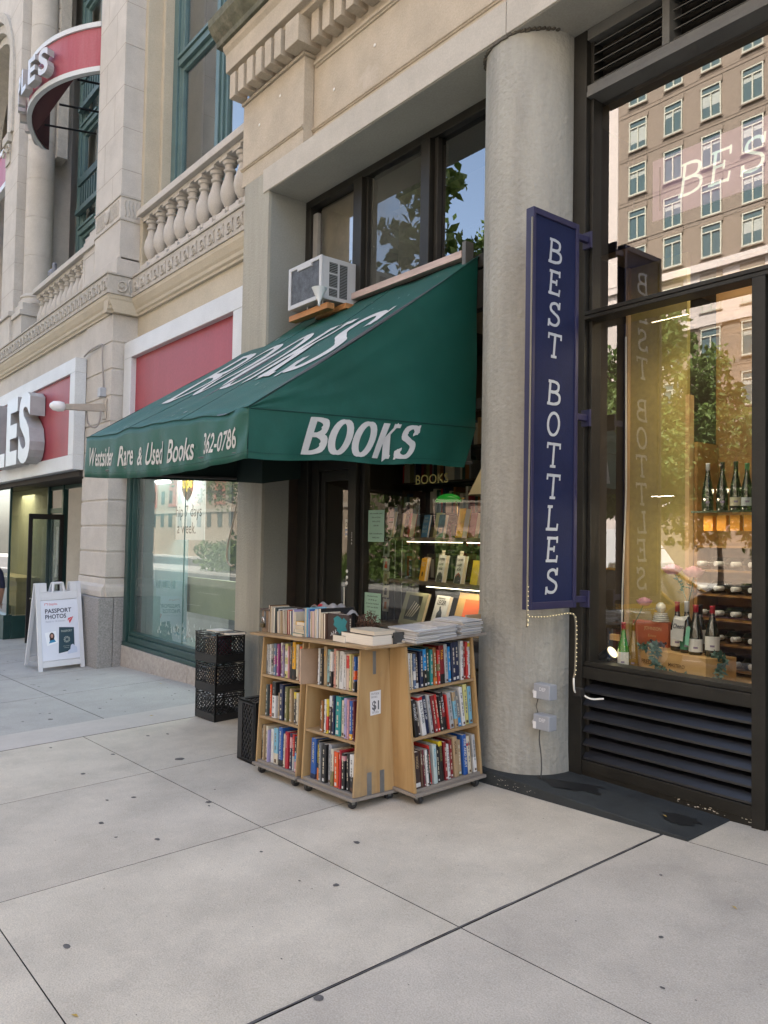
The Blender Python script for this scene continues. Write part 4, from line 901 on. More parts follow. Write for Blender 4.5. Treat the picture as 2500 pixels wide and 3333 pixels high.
def tree_parts(seed, h, rad, nleaf, crown0=.35):
    rr = random.Random(seed); t = MB(); lf = MB(); tips = []
    trunk = [(0, 0, 0), (.05*h/10, 0, h*.18), (0, .06, h*.36), (.1, 0, h*.6)]
    t.tube(trunk, [.20*h/10, .16*h/10, .13*h/10, .06*h/10], 9)
    for i in range(16):
        z = h*rr.uniform(.28, .62); a = rr.uniform(0, 6.28); el = rr.uniform(.25, 1.1); ln = rad*rr.uniform(.55, 1.05)
        p0 = Vector((0, 0, z)); d = Vector((math.cos(a)*math.cos(el), math.sin(a)*math.cos(el), math.sin(el)))
        p1 = p0+d*ln*.5+Vector((0, 0, .1)); p2 = p0+d*ln+Vector((0, 0, ln*.25)); t.tube([p0, p1, p2], [.07*h/10, .04*h/10, .012*h/10], 6); tips += [p1, p2]
        for k in range(3):
            q = p1+(p2-p1)*rr.random(); e = q+Vector((rr.uniform(-1, 1), rr.uniform(-1, 1), rr.uniform(-.2, 1)))*rad*.35; t.tube([q, e], [.025*h/10, .006*h/10], 5); tips.append(e)
    cl = []
    for p in tips: cl.append((p, rad*rr.uniform(.18, .34)))
    for i in range(30):
        a = rr.uniform(0, 6.28); r = rad*rr.uniform(.2, .95)**.6; z = h*rr.uniform(crown0, 1.0); k = 1-abs((z/h-.62)/.42)**2.2
        cl.append((Vector((r*k*math.cos(a), r*k*math.sin(a), z)), rad*rr.uniform(.14, .30)))
    for i in range(nleaf):
        c, s = rr.choice(cl); u = Vector((rr.gauss(0, 1), rr.gauss(0, 1), rr.gauss(0, .8))); u = u.normalized()*s*rr.random()**.4; p = c+u
        sz = rr.uniform(.09, .17); n = Vector((rr.uniform(-1, 1), rr.uniform(-1, 1), rr.uniform(-.3, 1))).normalized(); a_ = n.orthogonal().normalized(); b_ = n.cross(a_)
        an = rr.uniform(0, 6.28); a2 = a_*math.cos(an)+b_*math.sin(an); b2 = n.cross(a2)
        lf.add([p-a2*sz, p-b2*sz*.55+n*sz*.2, p+a2*sz, p+b2*sz*.55+n*sz*.2], [(0, 1, 2, 3)])
    return t, lf
TREES = [((-15.3, -15.0), 10.0, 2.8, 15000, 'bushy green street tree overhanging the near traffic lanes'), ((-26.5, -19.5), 18, 4.2, 9000, 'tallest slim tree standing in the median of the avenue'),
         ((-15.8, -20.5), 6.8, 3.0, 7500, 'low round tree standing in the median, nearest the wine shop'), ((-34, -19.5), 12, 4.5, 7000, 'wide tree further down the median'), ((-20.5, -38.5), 8.5, 3.2, 5000, 'young tree on the far pavement'), ((-48, -18.5), 12, 5, 6000, 'distant tree in the median beyond the crossing'), ((-12.6, -2.5), 10.2, 2.1, 5500, 'slender young tree at the near kerb, dark against the sky')]
for i, ((x, y), h, r, nl, lab) in enumerate(TREES):
    t = thing('street_tree', lab, 'tree', (x, y, GX(x)-.1)); ORG[t.name] = Vector((0, 0, 0))
    tb, lf = tree_parts(20+i, h, r, nl); tb.build('trunk', M_bark, t); lf.build('crown', M_leaf, t)
# planting in the median
b = MB(); rr = random.Random(99)
for i in range(8000):
    x = rr.uniform(-56, -25.5); y = -19.5+rr.uniform(-2.0, 2.0); hh = 1.8+1.0*math.sin(x*.35)+.8*math.sin(x*.9+1); z = GX(x)+rr.random()**.7*max(1.0, hh); s = rr.uniform(.12, .24)
    n = Vector((rr.gauss(0, 1), rr.gauss(0, 1), rr.gauss(0, 1))).normalized(); a_ = n.orthogonal().normalized()*s; c_ = n.cross(a_)*.6; p = Vector((x, y, z)); b.add([p-a_, p-c_, p+a_, p+c_], [(0, 1, 2, 3)])
o = b.build('median_planting', M_leaf); tag(o, 'dense shrubs filling the median of the avenue', 'planting', kind='stuff')
# vehicles
M_gl = mat('car glass', (.02, .025, .03), .05, spec=1); M_tyre = mat('tyre', (.02, .02, .02), .8); M_rim = mat('alloy', (.5, .5, .5), .3, metal=.8)
def car(name, label, cat, loc, col, L_=4.7, H=1.42, W=1.8, taxi=False):
    t = thing(name, label, cat, (loc[0], loc[1], loc[2])); ORG[t.name] = Vector((0, 0, 0)); h = L_/2
    cm = mat(name+' paint', col, .22, coat=.8, spec=.6)
    prof = [(-h, .35), (-h, .68), (-h*.93, .84), (-h*.55, .93), (h*.48, .96), (h*.9, .98), (h, .80), (h, .35)]
    b = MB(); b.prism([(x, z) for x, z in prof], -W/2, W/2, 'y'); b.build('body', cm, t, .07, True, 3)
    ca = [(-h*.58, .92), (-h*.22, H-.03), (h*.12, H), (h*.42, H-.06), (h*.82, .96)]
    b = MB(); n = len(ca); k = .80
    vs = [(x, -W/2*(.97 if z < 1 else k), z) for x, z in ca]+[(x, W/2*(.97 if z < 1 else k), z) for x, z in ca]
    b.add(vs, [tuple(range(n)), tuple(range(n, 2*n))[::-1]]+[(i, (i+1) % n, n+(i+1) % n, n+i) for i in range(n)]); cb = b.build('cabin', M_gl, t)
    b = MB(); b.tube([(ca[0][0], -W/2*.97, .94), (ca[1][0], -W/2*k-.01, H-.02), (ca[2][0], -W/2*k-.01, H+.01), (ca[3][0], -W/2*k-.01, H-.04), (ca[4][0], -W/2*.97, .97)], .035, 6)
    b.tube([(ca[0][0], W/2*.97, .94), (ca[1][0], W/2*k+.01, H-.02), (ca[2][0], W/2*k+.01, H+.01), (ca[3][0], W/2*k+.01, H-.04), (ca[4][0], W/2*.97, .97)], .035, 6)
    b.box(ca[1][0], ca[3][0], -W/2*k, W/2*k, H-.02, H+.02); b.box(-.05, .05, -W/2*.93, W/2*.93, .95, H-.02); b.build('roof', cm, t, .01)
    b = MB(); b.tube([(-h*.5, W/2*.975, .965), (h*.8, W/2*.975, .985)], .012, 6); b.build('chrome_trim', MATS['chrome'], t)
    for sx in (-h*.62, h*.60):
        for sy in (-1, 1):
            b = MB(); b.lathe([(.32, -.10), (.33, -.06), (.33, .06), (.32, .10)], (sx, sy*(W/2-.10), .33), 20, 'y'); wh = b.build('wheel', M_tyre, t, 0, True)
            b = MB(); b.lathe([(.20, -.105), (.19, .105)], (sx, sy*(W/2-.10), .33), 16, 'y'); b.build('rim', M_rim, wh)
    for sy in (-1, 1):
        b = MB(); b.box(-h-.01, -h+.05, sy*W/2*.82-.16, sy*W/2*.82+.16, .66, .78); b.build('headlight', mat('headlight', (.8, .8, .8), .1), t, .02)
    if taxi:
        b = MB(); b.box(-.12, .12, -.3, .3, H+.02, H+.14); b.build('roof_lamp', mat('lamp white', (.8, .8, .7), .5), t, .02)
    return t
car('sedan', 'dark maroon sedan parked at the near kerb behind the viewer', 'car', (-5.6, -3.3, GX(-5.6)-.21), (.035, .012, .012))
car('taxi', 'yellow taxi driving past in the second lane', 'taxi', (-11.5, -7.8, GX(-11.5)-.21), (.55, .30, .02), 4.9, 1.65, 1.85, True)
car('silver_car', 'silver car in the far lanes of the avenue', 'car', (-33, -25, GX(-33)-.21), (.4, .42, .44))
tk = thing('box_truck', 'white box truck with cab fairing standing across the avenue', 'truck', (-30.5, -34.5, GX(-30)-.21)); ORG[tk.name] = Vector((0, 0, 0))
Mw = mat('truck white', (.55, .55, .55), .4)
b = MB(); b.box(-6.5, 1.5, -1.2, 1.2, .95, 3.5); bx_ = b.build('cargo_box', Mw, tk, .03)
b = MB(); b.prism([(1.7, .6), (1.7, 2.35), (3.0, 2.35), (3.7, 1.5), (3.85, .6)], -1.05, 1.05, 'y'); cb = b.build('cab', Mw, tk, .06)
b = MB(); b.prism([(2.1, 1.5), (2.1, 2.15), (2.85, 2.15), (3.35, 1.5)], -1.06, 1.06, 'y'); b.build('side_window', M_gl, cb)
b = MB(); b.prism([(1.55, 2.4), (1.55, 3.3), (2.2, 3.15), (3.0, 2.4)], -1.0, 1.0, 'y'); b.build('roof_fairing', Mw, tk, .05)
for sx in (-4.6, 2.7):
    for sy in (-1, 1): b = MB(); b.lathe([(.45, -.14), (.45, .14)], (sx, sy, .45), 20, 'y'); b.build('wheel', M_tyre, tk)
b = MB(); b.add([(x, 1.205, z) for x, z in ((-6, 1.1), (-3.5, 1.1), (-3.2, 1.5), (-3.8, 1.9), (-4.6, 1.8), (-5.2, 2.0), (-6, 1.7))], [tuple(range(7))]); b.build('orange_graphic', mat('orange graphic', (.7, .15, .08), .5), bx_)
# ============================================================ AWNING
M_aw = mat('green awning canvas', (.003, .072, .051), .55, .10, 2.2, .5, 420, stain=((.012, .11, .088), .5, .56), dist=.002)
M_awd = mat('shade-darkened awning canvas', (.008, .022, .018), .9)
M_awt = mat('painted white lettering', (.50, .50, .48), .7, .08, 9, stain=((.35, .42, .38), .5, .60))
AX0, AX1, AYF, AYW = -7.30, -4.30, 2.357, 4.332
def lerp(a, c, t): return a+(c-a)*t
def aw_top(u, v):      # u along 0(left)..1(right), v up the slope 0..1
    x = lerp(AX0, AX1, u); y = lerp(AYF, AYW, v); z = lerp(lerp(2.484, 2.395, u), 3.812, v)
    sag = -.018*math.sin(math.pi*v)*(.4+.6*abs(math.sin(3*math.pi*u)))-.022*math.sin(math.pi*v)
    if v < .12: z += -.01*math.sin(math.pi*u*3)*(.12-v)/.12
    sag += .009*math.sin(u*23+v*3)*math.sin(v*7+u*5)+.005*math.sin(u*41-v*11)*(1-v)
    return Vector((x, y, z+sag))
def zlow(u): return lerp(2.122, 2.085, u)-.055*math.sin(math.pi*min(max(u*1.0, 0), 1))
def aw_val(u, v):      # front valance, v 0 bottom..1 top
    t = aw_top(u, 0); z = lerp(zlow(u), t.z, v)
    w_ = (1-v)*(.010*math.sin(u*31)+.008*math.sin(u*53+1)) + .004*math.sin(u*90+v*7)*(1-v)
    # diagonal pull folds near the right corner
    f = max(0, (u-.86)/.14); w_ += .010*f*math.sin((u*60-v*6))*(1)
    f2 = max(0, (.07-u)/.07); w_ += .002*f2*math.sin((u*60+v*5))
    return Vector((t.x, t.y-w_-.002, z))
def aw_side(y, z): # right end panel bulges slightly
    f = (y-AYF)/(AYW-AYF); return Vector((AX1+.012*math.sin(math.pi*f)*math.sin(math.pi*min(1, max(0, (z-2.0)/1.6))), y, z))
aw = thing('awning', 'dark green canvas awning with BOOKS lettering over the bookshop door', 'awning', (-5.8, 3.4, 2.1))
def sheet(b, fn, us_, vs_, keep=None):
    P = [[fn(u, v) for v in vs_] for u in us_]; n = len(vs_); base = len(b.v)
    b.v += [tuple(p) for r in P for p in r]
    for i in range(len(us_)-1):
        for j in range(n-1):
            if keep and not keep(us_[i], us_[i+1], vs_[j], vs_[j+1]): continue
            b.f.append((base+i*n+j, base+(i+1)*n+j, base+(i+1)*n+j+1, base+i*n+j+1)); b.m.append(0)
us_ = [i/60 for i in range(61)]
upier = (-6.795-AX0)/(AX1-AX0); vp = (3.895-AYF)/(AYW-AYF)
us_ = sorted(us_+[upier]); vs_ = sorted([i/20 for i in range(21)]+[vp])
b = MB(); sheet(b, aw_top, us_, vs_, lambda u0, u1, v0, v1: not (u1 <= upier+1e-6 and v0 >= vp-1e-6))
o = b.build('top_canvas', M_aw, aw); o.data.shade_smooth(); sm = o.modifiers.new('thick', 'SOLIDIFY'); sm.thickness = .003
b = MB(); sheet(b, aw_val, [i/120 for i in range(121)], [i/8 for i in range(9)])
o = b.build('front_valance', M_aw, aw); o.data.shade_smooth(); sm = o.modifiers.new('thick', 'SOLIDIFY'); sm.thickness = .003
# right side: triangle plus its own valance
zr_top = lambda f: lerp(2.395, 2.472, f); zr_bot = lambda f: lerp(2.085, 2.165, f)-.012*math.sin(f*14)*.6
b = MB(); n = 24
def side_tri(f, g): y = lerp(AYF, AYW-.01, f); zt = lerp(2.395, 3.812, f)-.03*math.sin(math.pi*f); q = aw_side(y, lerp(zr_top(f), zt, g)); q.x += .006*math.sin(f*17+g*9)*math.sin(math.pi*g)+.004*math.sin(f*9-g*21)*math.sin(math.pi*f); return q
sheet(b, side_tri, [i/n for i in range(n+1)], [j/10 for j in range(11)]); o = b.build('side_canvas', M_aw, aw); o.data.shade_smooth()
def side_val(f, g):
    y = lerp(AYF, AYW-.13*(1-g)-.01, f); p = aw_side(y, lerp(zr_bot(f), zr_top(f), g)); p.x += .006+(1-g)*(.010*math.sin(f*19)+.006*math.sin(f*37+2)); return p
b = MB(); sheet(b, side_val, [i/60 for i in range(61)], [j/6 for j in range(7)]); sv = b.build('side_valance', M_aw, aw); sv.data.shade_smooth()
# seams
M_seam = mat('awning seam', (.002, .04, .032), .8)
b = MB(); b.tube([aw_top(i/40, 0)+Vector((0, -.003, .001)) for i in range(41)], .0035, 5)
b.tube([aw_top(1, i/20)+Vector((.002, 0, .002)) for i in range(21)], .004, 5)
b.tube([side_val(i/20, 1)+Vector((.003, 0, 0)) for i in range(21)], .0035, 5)
b.tube([aw_val(i/60, .13)+Vector((0, -.002, 0)) for i in range(61)], .0012, 4); b.tube([side_val(i/60, .13)+Vector((.002, 0, 0)) for i in range(61)], .0012, 4)
b.build('seam', M_seam, aw)
for q in (.335, .665):
    b = MB(); b.tube([aw_top(q, i/20)+Vector((0, 0, .002)) for i in range(21)], .0018, 4); b.build('panel_seam', M_seam, aw)
# left end, back and underside with shadow put into the canvas colour
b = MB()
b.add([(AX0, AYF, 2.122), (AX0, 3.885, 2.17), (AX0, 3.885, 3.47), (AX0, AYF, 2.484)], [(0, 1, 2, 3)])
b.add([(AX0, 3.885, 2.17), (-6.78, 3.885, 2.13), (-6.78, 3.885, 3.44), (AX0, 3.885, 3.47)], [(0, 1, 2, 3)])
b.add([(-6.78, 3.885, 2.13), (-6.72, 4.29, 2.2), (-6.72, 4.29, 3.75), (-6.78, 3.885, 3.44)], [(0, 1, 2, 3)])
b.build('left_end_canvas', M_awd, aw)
b = MB()
for p, q in (((AX0+.02, AYF+.02, 2.16), (AX1-.02, AYF+.02, 2.13)), ((AX1-.02, AYF+.02, 2.13), (AX1-.02, 4.3, 2.2)), ((AX0+.02, AYF+.02, 2.16), (AX0+.02, 3.87, 2.2)), ((AX1-.02, AYF+.02, 2.40), (AX1-.02, 4.3, 3.76)), ((AX0+.02, AYF+.02, 2.46), (AX0+.02, 3.87, 3.42)), ((-5.8, AYF+.02, 2.42), (-5.8, 4.3, 3.74)), ((AX0+.02, AYF+.02, 2.45), (AX1-.02, AYF+.02, 2.38))): b.tube([p, q], .014, 6)
b.build('frame', mat('awning tube', (.12, .12, .12), .5, metal=.6), aw)
# lettering
b = MB()
def top_fn(u, v, h=0):   # u metres from left anchor, v metres up the slope (v exaggerated lean)
    U = (u)/(AX1-AX0); V = v; p = aw_top(U, V); return p+Vector((0, -.003-h*.4, .005+h))
def map_top(u, v, h=0): return top_fn(.42+u, .27+v/2.42, h)
for i, c in enumerate('BOOKS'): letter(b, c, lambda u, v, h, i=i: map_top(u+i*.50, v, h), 1.02, .43, .08, .22, -.02, 0, 3+i, lift=.0006)
b.build('top_lettering', M_awt, aw)
b = MB()
def map_side(u, v, h=0):
    f = (u)/(AYW-AYF); g = v/.31; p = side_val(f, min(max(g, 0), 1)); return p+Vector((.004+h, 0, 0))
for i, c in enumerate('BOOKS'): letter(b, c, lambda u, v, h, i=i: map_side(.415+u+i*.203, .040+v, h), .245, .70, .11, .34, .20, 0, 13+i, lift=.0006)
b.build('side_lettering', M_awt, aw)
b = MB()
def map_val(u, v, h=0): return aw_val(u/(AX1-AX0), min(max(v/.36, 0), 1))+Vector((0, -.004-h, 0))
for q, (s_, u_, v_, wd_, hh_) in enumerate((('Westsider', .095, .105, .62, .155), ('Rare', .832, .098, .31, .15), ('&', 1.235, .092, .105, .13), ('Used', 1.432, .085, .27, .15), ('Books', 1.821, .080, .42, .155), ('362-0786', 2.391, .10, .45, .14))):
    b = MB(); text(b, s_, lambda a, c: map_val(u_+a, v_+c), hh_, wd_, .014, shear=.18); b.build('front_lettering', M_awt, aw)
# droppings and scuffs on the slope
b = MB(); rr = random.Random(21)
for i in range(60):
    u, v = rr.random(), rr.random(); s = rr.uniform(.003, .010)*(2.5 if i < 4 else 1); p = aw_top(u, v)+Vector((0, -.003, .006)); d = aw_top(u, v+.01)-aw_top(u, v); d.normalize()
    L2 = rr.uniform(1, 5); b.add([p, p+Vector((s, 0, 0)), p+Vector((s*.8, 0, 0))+d*s*L2, p+Vector((-.2*s, 0, 0))+d*s*L2*.7], [(0, 1, 2, 3)])
b.build('droppings', mat('bird dropping', (.5, .52, .5), .9), aw)

# ============================================================ AIR CONDITIONER
ac = thing('air_conditioner', 'white window air conditioner resting on timber blocks above the green awning', 'air conditioner', (-6.2, 4.1, 3.8))
M_acw = mat('cream enamel', (.46, .47, .47), .45, .06, 4, stain=((.40, .40, .38), .4, .6)); M_fin = mat('condenser fins', (.085, .09, .10), .5, .5, 30, metal=.3)
ax0, ax1, ay0, ay1, az0, az1 = -6.42, -5.87, 3.92, 4.36, 3.765, 4.155
b = MB(); b.box(ax0, ax1, ay0+.02, ay1, az0, az1); b.build('casing', M_acw, ac, .006)
b = MB(); b.box(ax0-.004, ax0+.035, ay0, ay0+.018, az0-.004, az1+.004); b.box(ax1-.035, ax1+.004, ay0, ay0+.018, az0-.004, az1+.004); b.box(ax0+.036, ax1-.036, ay0, ay0+.018, az0-.004, az0+.035); b.box(ax0+.036, ax1-.036, ay0, ay0+.018, az1-.03, az1+.004); b.box(-6.27, -6.03, ay0-.003, ay0+.017, az1-.058, az1-.0305)
b.build('rear_frame', M_acw, ac, .003)
b = MB(); b.box(ax0+.035, ax1-.035, ay0+.012, ay0+.0195, az0+.035, az1-.03); fn_ = b.build('condenser', M_fin, ac)
b = MB(); rr = random.Random(6)
for k in range(34):
    z = az0+.04+k*.0093; b.box(ax0+.037, ax1-.037, ay0+.008, ay0+.0115, z, z+.0035)
b.build('condenser_fins', mat('fin metal', (.20, .21, .22), .4, .5, 14, metal=.5), fn_)
def louvre(y0, y1, z0, z1):
    b = MB(); b.box(ax1+.0005, ax1+.002, y0, y1, z0, z1); p = b.build('side_louvre', M_blk, ac); b = MB(); n = int((z1-z0)/.014)
    for k in range(n): z = z0+.004+k*(z1-z0)/n; b.box(ax1+.0025, ax1+.005, y0+.003, y1-.003, z, z+.0055)
    b.build('louvre_slats', mat('louvre slat', (.22, .24, .24), .5), p)
for y0, y1, zz in ((4.01, 4.10, (3.80, 3.87, 3.885, 4.00, 4.015, 4.11)), (4.125, 4.21, (3.80, 4.11, 0, 0, 0, 0))):
    for q in range(0, 6, 2):
        if zz[q+1] > 0: louvre(y0, y1, zz[q], zz[q+1])
b = MB(); b.box(-6.50, -5.85, 3.98, 4.06, 3.68, 3.735); b.box(-6.3, -5.8, 4.15, 4.25, 3.70, 3.75)
b.build('timber_block', wood('orange timber', (.50, .24, .08), (.36, .15, .05), (.12, 1, 1), 14), ac, .003)
b = MB(); b.tube([(-6.2, 4.0, 3.735), (-6.2, 4.0, 3.764)], .012, 6); b.tube([(-5.95, 4.0, 3.735), (-5.95, 4.0, 3.764)], .012, 6); b.build('foot', mat('bolt', (.5, .5, .48), .4, metal=.7), ac)
b = MB(); b.lathe([(.07, 3.82), (.066, 3.815), (.035, 3.745), (.012, 3.70), (.010, 3.66), (.008, 3.66), (.012, 3.70), (.033, 3.75), (.064, 3.82)], (-5.80, 3.86, 0), 24, cap=False)
fo = b.build('drip_funnel', mat('translucent plastic', (.7, .74, .76), .35), None, 0, True); tag(fo, 'small pale plastic funnel catching drips under the air conditioner', 'funnel')

# ============================================================ HANGING BLADE SIGN
M_blu = mat('indigo sign board', (.011, .017, .060), .7, .16, 3, .12, 120, stain=((.03, .03, .15), .5, .58), spec=.25); M_vio = mat('violet sign edge', (.020, .020, .065), .5, .15, 5); M_wl = mat('hand cut white letters', (.48, .51, .53), .6, .1, 8)
SX = -3.20
bs = thing('blade_sign', 'tall indigo blade sign reading BEST BOTTLES fixed beside the concrete column', 'sign', (SX, 3.92, 1.2))
b = MB(); b.box(SX-.05, SX-.004, 3.715, 4.130, 1.205, 3.655); b.build('board', M_blu, bs)
b = MB(); b.box(SX-.055, SX+.008, 3.69, 3.714, 1.19, 3.67); b.box(SX-.055, SX+.008, 4.108, 4.138, 1.19, 3.67); b.box(SX-.055, SX+.008, 3.7145, 4.1075, 1.19, 1.235); b.box(SX-.055, SX+.008, 3.7145, 4.1075, 3.63, 3.67); b.build('edge_frame', M_vio, bs, .004)
b = MB()
ztop = 3.525
for i, c in enumerate('BEST'): letter(b, c, frame((SX-.003, 3.845, ztop-.165-i*.200), (0, 1, 0), (0, 0, 1), (1, 0, 0)), .158, .84, .11, .15, .10, .09, 40+i)
for i, c in enumerate('BOTTLES'): letter(b, c, frame((SX-.003, 3.845, 2.627-.165-i*.1965), (0, 1, 0), (0, 0, 1), (1, 0, 0)), .158, .84, .11, .15, .10, .09, 50+i)
b.build('lettering', M_wl, bs)
for z in (3.60, 2.42, 1.24):
    b = MB(); b.box(SX-.03, SX+.0, 4.139, 4.26, z-.02, z+.02); b.box(SX-.05, SX+.02, 4.245, 4.262, z-.055, z+.055); b.build('bracket', M_vio, bs, .003)
rl = thing('rope_light', 'clear LED rope light hung along the blade sign and down the column', 'light', (-3.2, 3.7, 1.2))
b = MB(); path = [(SX+.0, 3.684, 3.60), (SX, 3.682, 2.4), (SX, 3.676, 1.19), (SX, 3.69, 1.155), (SX, 3.82, 1.145), (SX, 3.95, 1.150), (SX, 4.08, 1.155), (SX+.01, 4.125, 1.12), (SX+.012, 4.13, .95), (SX+.012, 4.125, .80), (SX+.01, 4.115, .745)]
sp = smooth_pts(path, 5); b.tube(sp, .006, 6); b.build('tube', mat('clear rope tube', (.20, .18, .13), .4), rl, 0, True)
b = MB(); acc = 0; M_led = emis('led point', (1, .85, .5), .12)
for i in range(len(sp)-1):
    a, c = Vector(sp[i]), Vector(sp[i+1]); d = (c-a).length; t = 0
    while acc+t < 1e9 and t < d:
        t2 = t+(.028-(acc % .028)) if t == 0 else t+.028
        if t2 > d: break
        p = a+(c-a)*(t2/d); t = t2
        if p.z < 1.35: b.box(p.x+.006, p.x+.0095, p.y-.0025, p.y+.0025, p.z-.0025, p.z+.0025)
    acc += d
lo = b.build('led', M_led, rl); lo['kind'] = 'stuff'
b = MB(); b.tube(smooth_pts([(-3.19, 4.115, .745), (-3.185, 4.11, .70), (-3.19, 4.13, .655), (-3.17, 4.17, .64), (-3.12, 4.20, .615), (-3.06, 4.25, .62)], 5), .006, 6); b.build('white_lead', mat('white lead', (.72, .72, .66), .5), rl)
b = MB(); b.box(-3.21, -3.15, 4.13, 4.18, .625, .68); b.build('tape', M_blk, rl, .008)
for z, lb in ((.655, 'upper grey meter box marked DEP on the concrete column'), (.462, 'lower grey meter box marked DEP on the concrete column')):
    mb_ = thing('meter_box', lb, 'meter box', (-3.34, 3.98, z), group='grey meter boxes on the column')
    b = MB(); b.box(-3.375, -3.245, 3.945, 4.02, z-.048, z+.048); b.build('case', mat('grey plastic case', (.30, .32, .35), .5, .05, 9), mb_, .006)
    b = MB(); text(b, 'DEP', frame((-3.325, 3.9435, z+.006), (1, 0, 0), (0, 0, 1)), .022, .05, .02); b.build('logo', mat('pale print', (.6, .62, .65), .6), mb_)
    b = MB(); b.box(-3.374, -3.350, 3.9425, 3.9445, z-.044, z+.0); b.build('label', mat('white label', (.75, .75, .75), .6), mb_)
    b = MB(); b.lathe([(.016, -.012), (.016, .02)], (-3.385, 3.975, z-.012), 10, 'y'); b.build('lug', mat('pale lug', (.5, .5, .5), .5), mb_)
b = MB(); b.tube(smooth_pts([(-3.365, 4.00, .40), (-3.36, 3.99, .34), (-3.345, 3.99, .25), (-3.335, 3.985, .17), (-3.34, 3.985, .10)], 4), .004, 5); b.tube([(-3.37, 3.985, .60), (-3.38, 3.98, .55), (-3.37, 3.985, .51)], .003, 5)
wr = b.build('sensor_wire', mat('dark wire', (.05, .05, .05), .7)); tag(wr, 'thin dark wire running down the column from the meter boxes', 'wire')

# ============================================================ SMALL THINGS ON THE STONE PIER
lm = thing('arm_light', 'beige floodlight on a horizontal arm fixed to the rusticated stone pier', 'lamp', (-11.4, 3.9, 3.4))
M_bge = mat('beige painted steel', (.38, .34, .28), .6, .12, 8)
b = MB(); b.prism([(3.93, 3.38), (3.93, 3.50), (3.36, 3.425), (3.36, 3.345), (3.78, 3.37)], -11.46, -11.40, 'x'); b.build('arm', M_bge, lm, .006)
b = MB(); b.box(-11.50, -11.36, 3.925, 3.947, 3.27, 3.57); b.build('back_plate', M_bge, lm, .01)
b = MB(); b.lathe([(.03, 3.38), (.065, 3.36), (.075, 3.29), (.065, 3.22), (.03, 3.18)], (-11.43, 0, 3.385), 14, 'y'); b.build('lamp_head', mat('white glass lamp', (.75, .75, .74), .2), lm, 0, True)
b = MB(); b.tube(smooth_pts([(-11.48, 3.93, 3.70), (-11.48, 3.90, 4.10), (-11.50, 3.90, 4.33), (-11.58, 3.90, 4.38), (-12.0, 3.90, 4.38), (-12.3, 3.90, 4.33)], 4), .014, 6); b.tube(smooth_pts([(-11.50, 3.7, 3.42), (-11.49, 3.72, 3.2), (-11.44, 3.80, 3.14), (-11.40, 3.85, 3.22), (-11.40, 3.87, 3.38)], 4), .013, 6); b.build('conduit', mat('conduit', (.28, .26, .24), .6), lm)
b = MB(); b.box(-11.54, -11.42, 3.86, 3.947, 3.60, 3.73); b.build('junction_box', mat('grey box', (.36, .38, .40), .5), lm, .004)
b = MB(); b.tube(smooth_pts([(-8.15, 4.26, 2.05), (-8.05, 4.05, 1.75), (-7.85, 4.0, 1.60), (-7.45, 3.98, 2.12)], 4)[:1]+smooth_pts([(-7.50, 3.98, 2.12), (-7.62, 3.99, 1.75), (-7.72, 4.0, 1.45), (-7.70, 4.0, 1.32), (-7.62, 4.0, 1.28)], 5)[1:], .010, 6)
# (loose cable hanging in front of the shop window)
hb = MB(); hb.tube(smooth_pts([(-7.38, 3.97, 2.14), (-7.52, 3.98, 1.80), (-7.66, 3.99, 1.50), (-7.68, 4.0, 1.36), (-7.60, 4.0, 1.30), (-7.56, 4.02, 1.31)], 5), .010, 6)
ho = hb.build('hanging_cable', M_bge); tag(ho, 'beige cable looping down beside the bookshop pier in front of the green-framed window', 'cable')
# scratched tag on the pier
pg = thing('pigeon', 'grey pigeon sitting on the left balustrade rail', 'pigeon', (-15.2, 4.20, 6.32)); ORG[pg.name] = Vector((0, 0, 0))
b = MB(); b.lathe([(.01, -.20), (.045, -.12), (.085, -.02), (.09, .05), (.06, .12), (.03, .15)], (0, 0, .09), 14, 'x'); 
b.lathe([(.045, .10), (.04, .16), (.038, .20), (.045, .235), (.03, .27), (.005, .28)], (.11, 0, .0), 12)
pb = b.build('body', mat('pigeon grey', (.20, .21, .24), .7, .3, 20), pg, 0, True)
b = MB(); b.prism([(.14, .235), (.185, .22), (.14, .25)], -.01, .01, 'y'); b.build('beak', M_blk, pg)
# ============================================================ A-FRAME SIGN
sg = thing('sandwich_board', 'white plastic A-frame board advertising passport photos on the left pavement', 'sign', (-11.6, 3.5, -.3))
M_pl = mat('white moulded plastic', (.60, .62, .64), .4, .05, 4)
def leg_pt(s, y, h, off=0):   # s=+1 front leaf, -1 back leaf ; h height up leaf
    xb = -11.545 if s > 0 else -12.28; xt = -11.86 if s > 0 else -11.94; t = h/1.22
    return Vector((lerp(xb, xt, t)+off, y, gz(-11.6, y)+h*.985+.005))
def leafbox(b, s, y0, y1, h0, h1, t0, t1):
    vs = [leg_pt(s, y, h, o) for h in (h0, h1) for y in (y0, y1) for o in (t0, t1)]
    b.add(vs, [(0, 2, 3, 1), (4, 5, 7, 6), (0, 1, 5, 4), (2, 6, 7, 3), (0, 4, 6, 2), (1, 3, 7, 5)])
SY0, SY1 = 3.175, 3.80
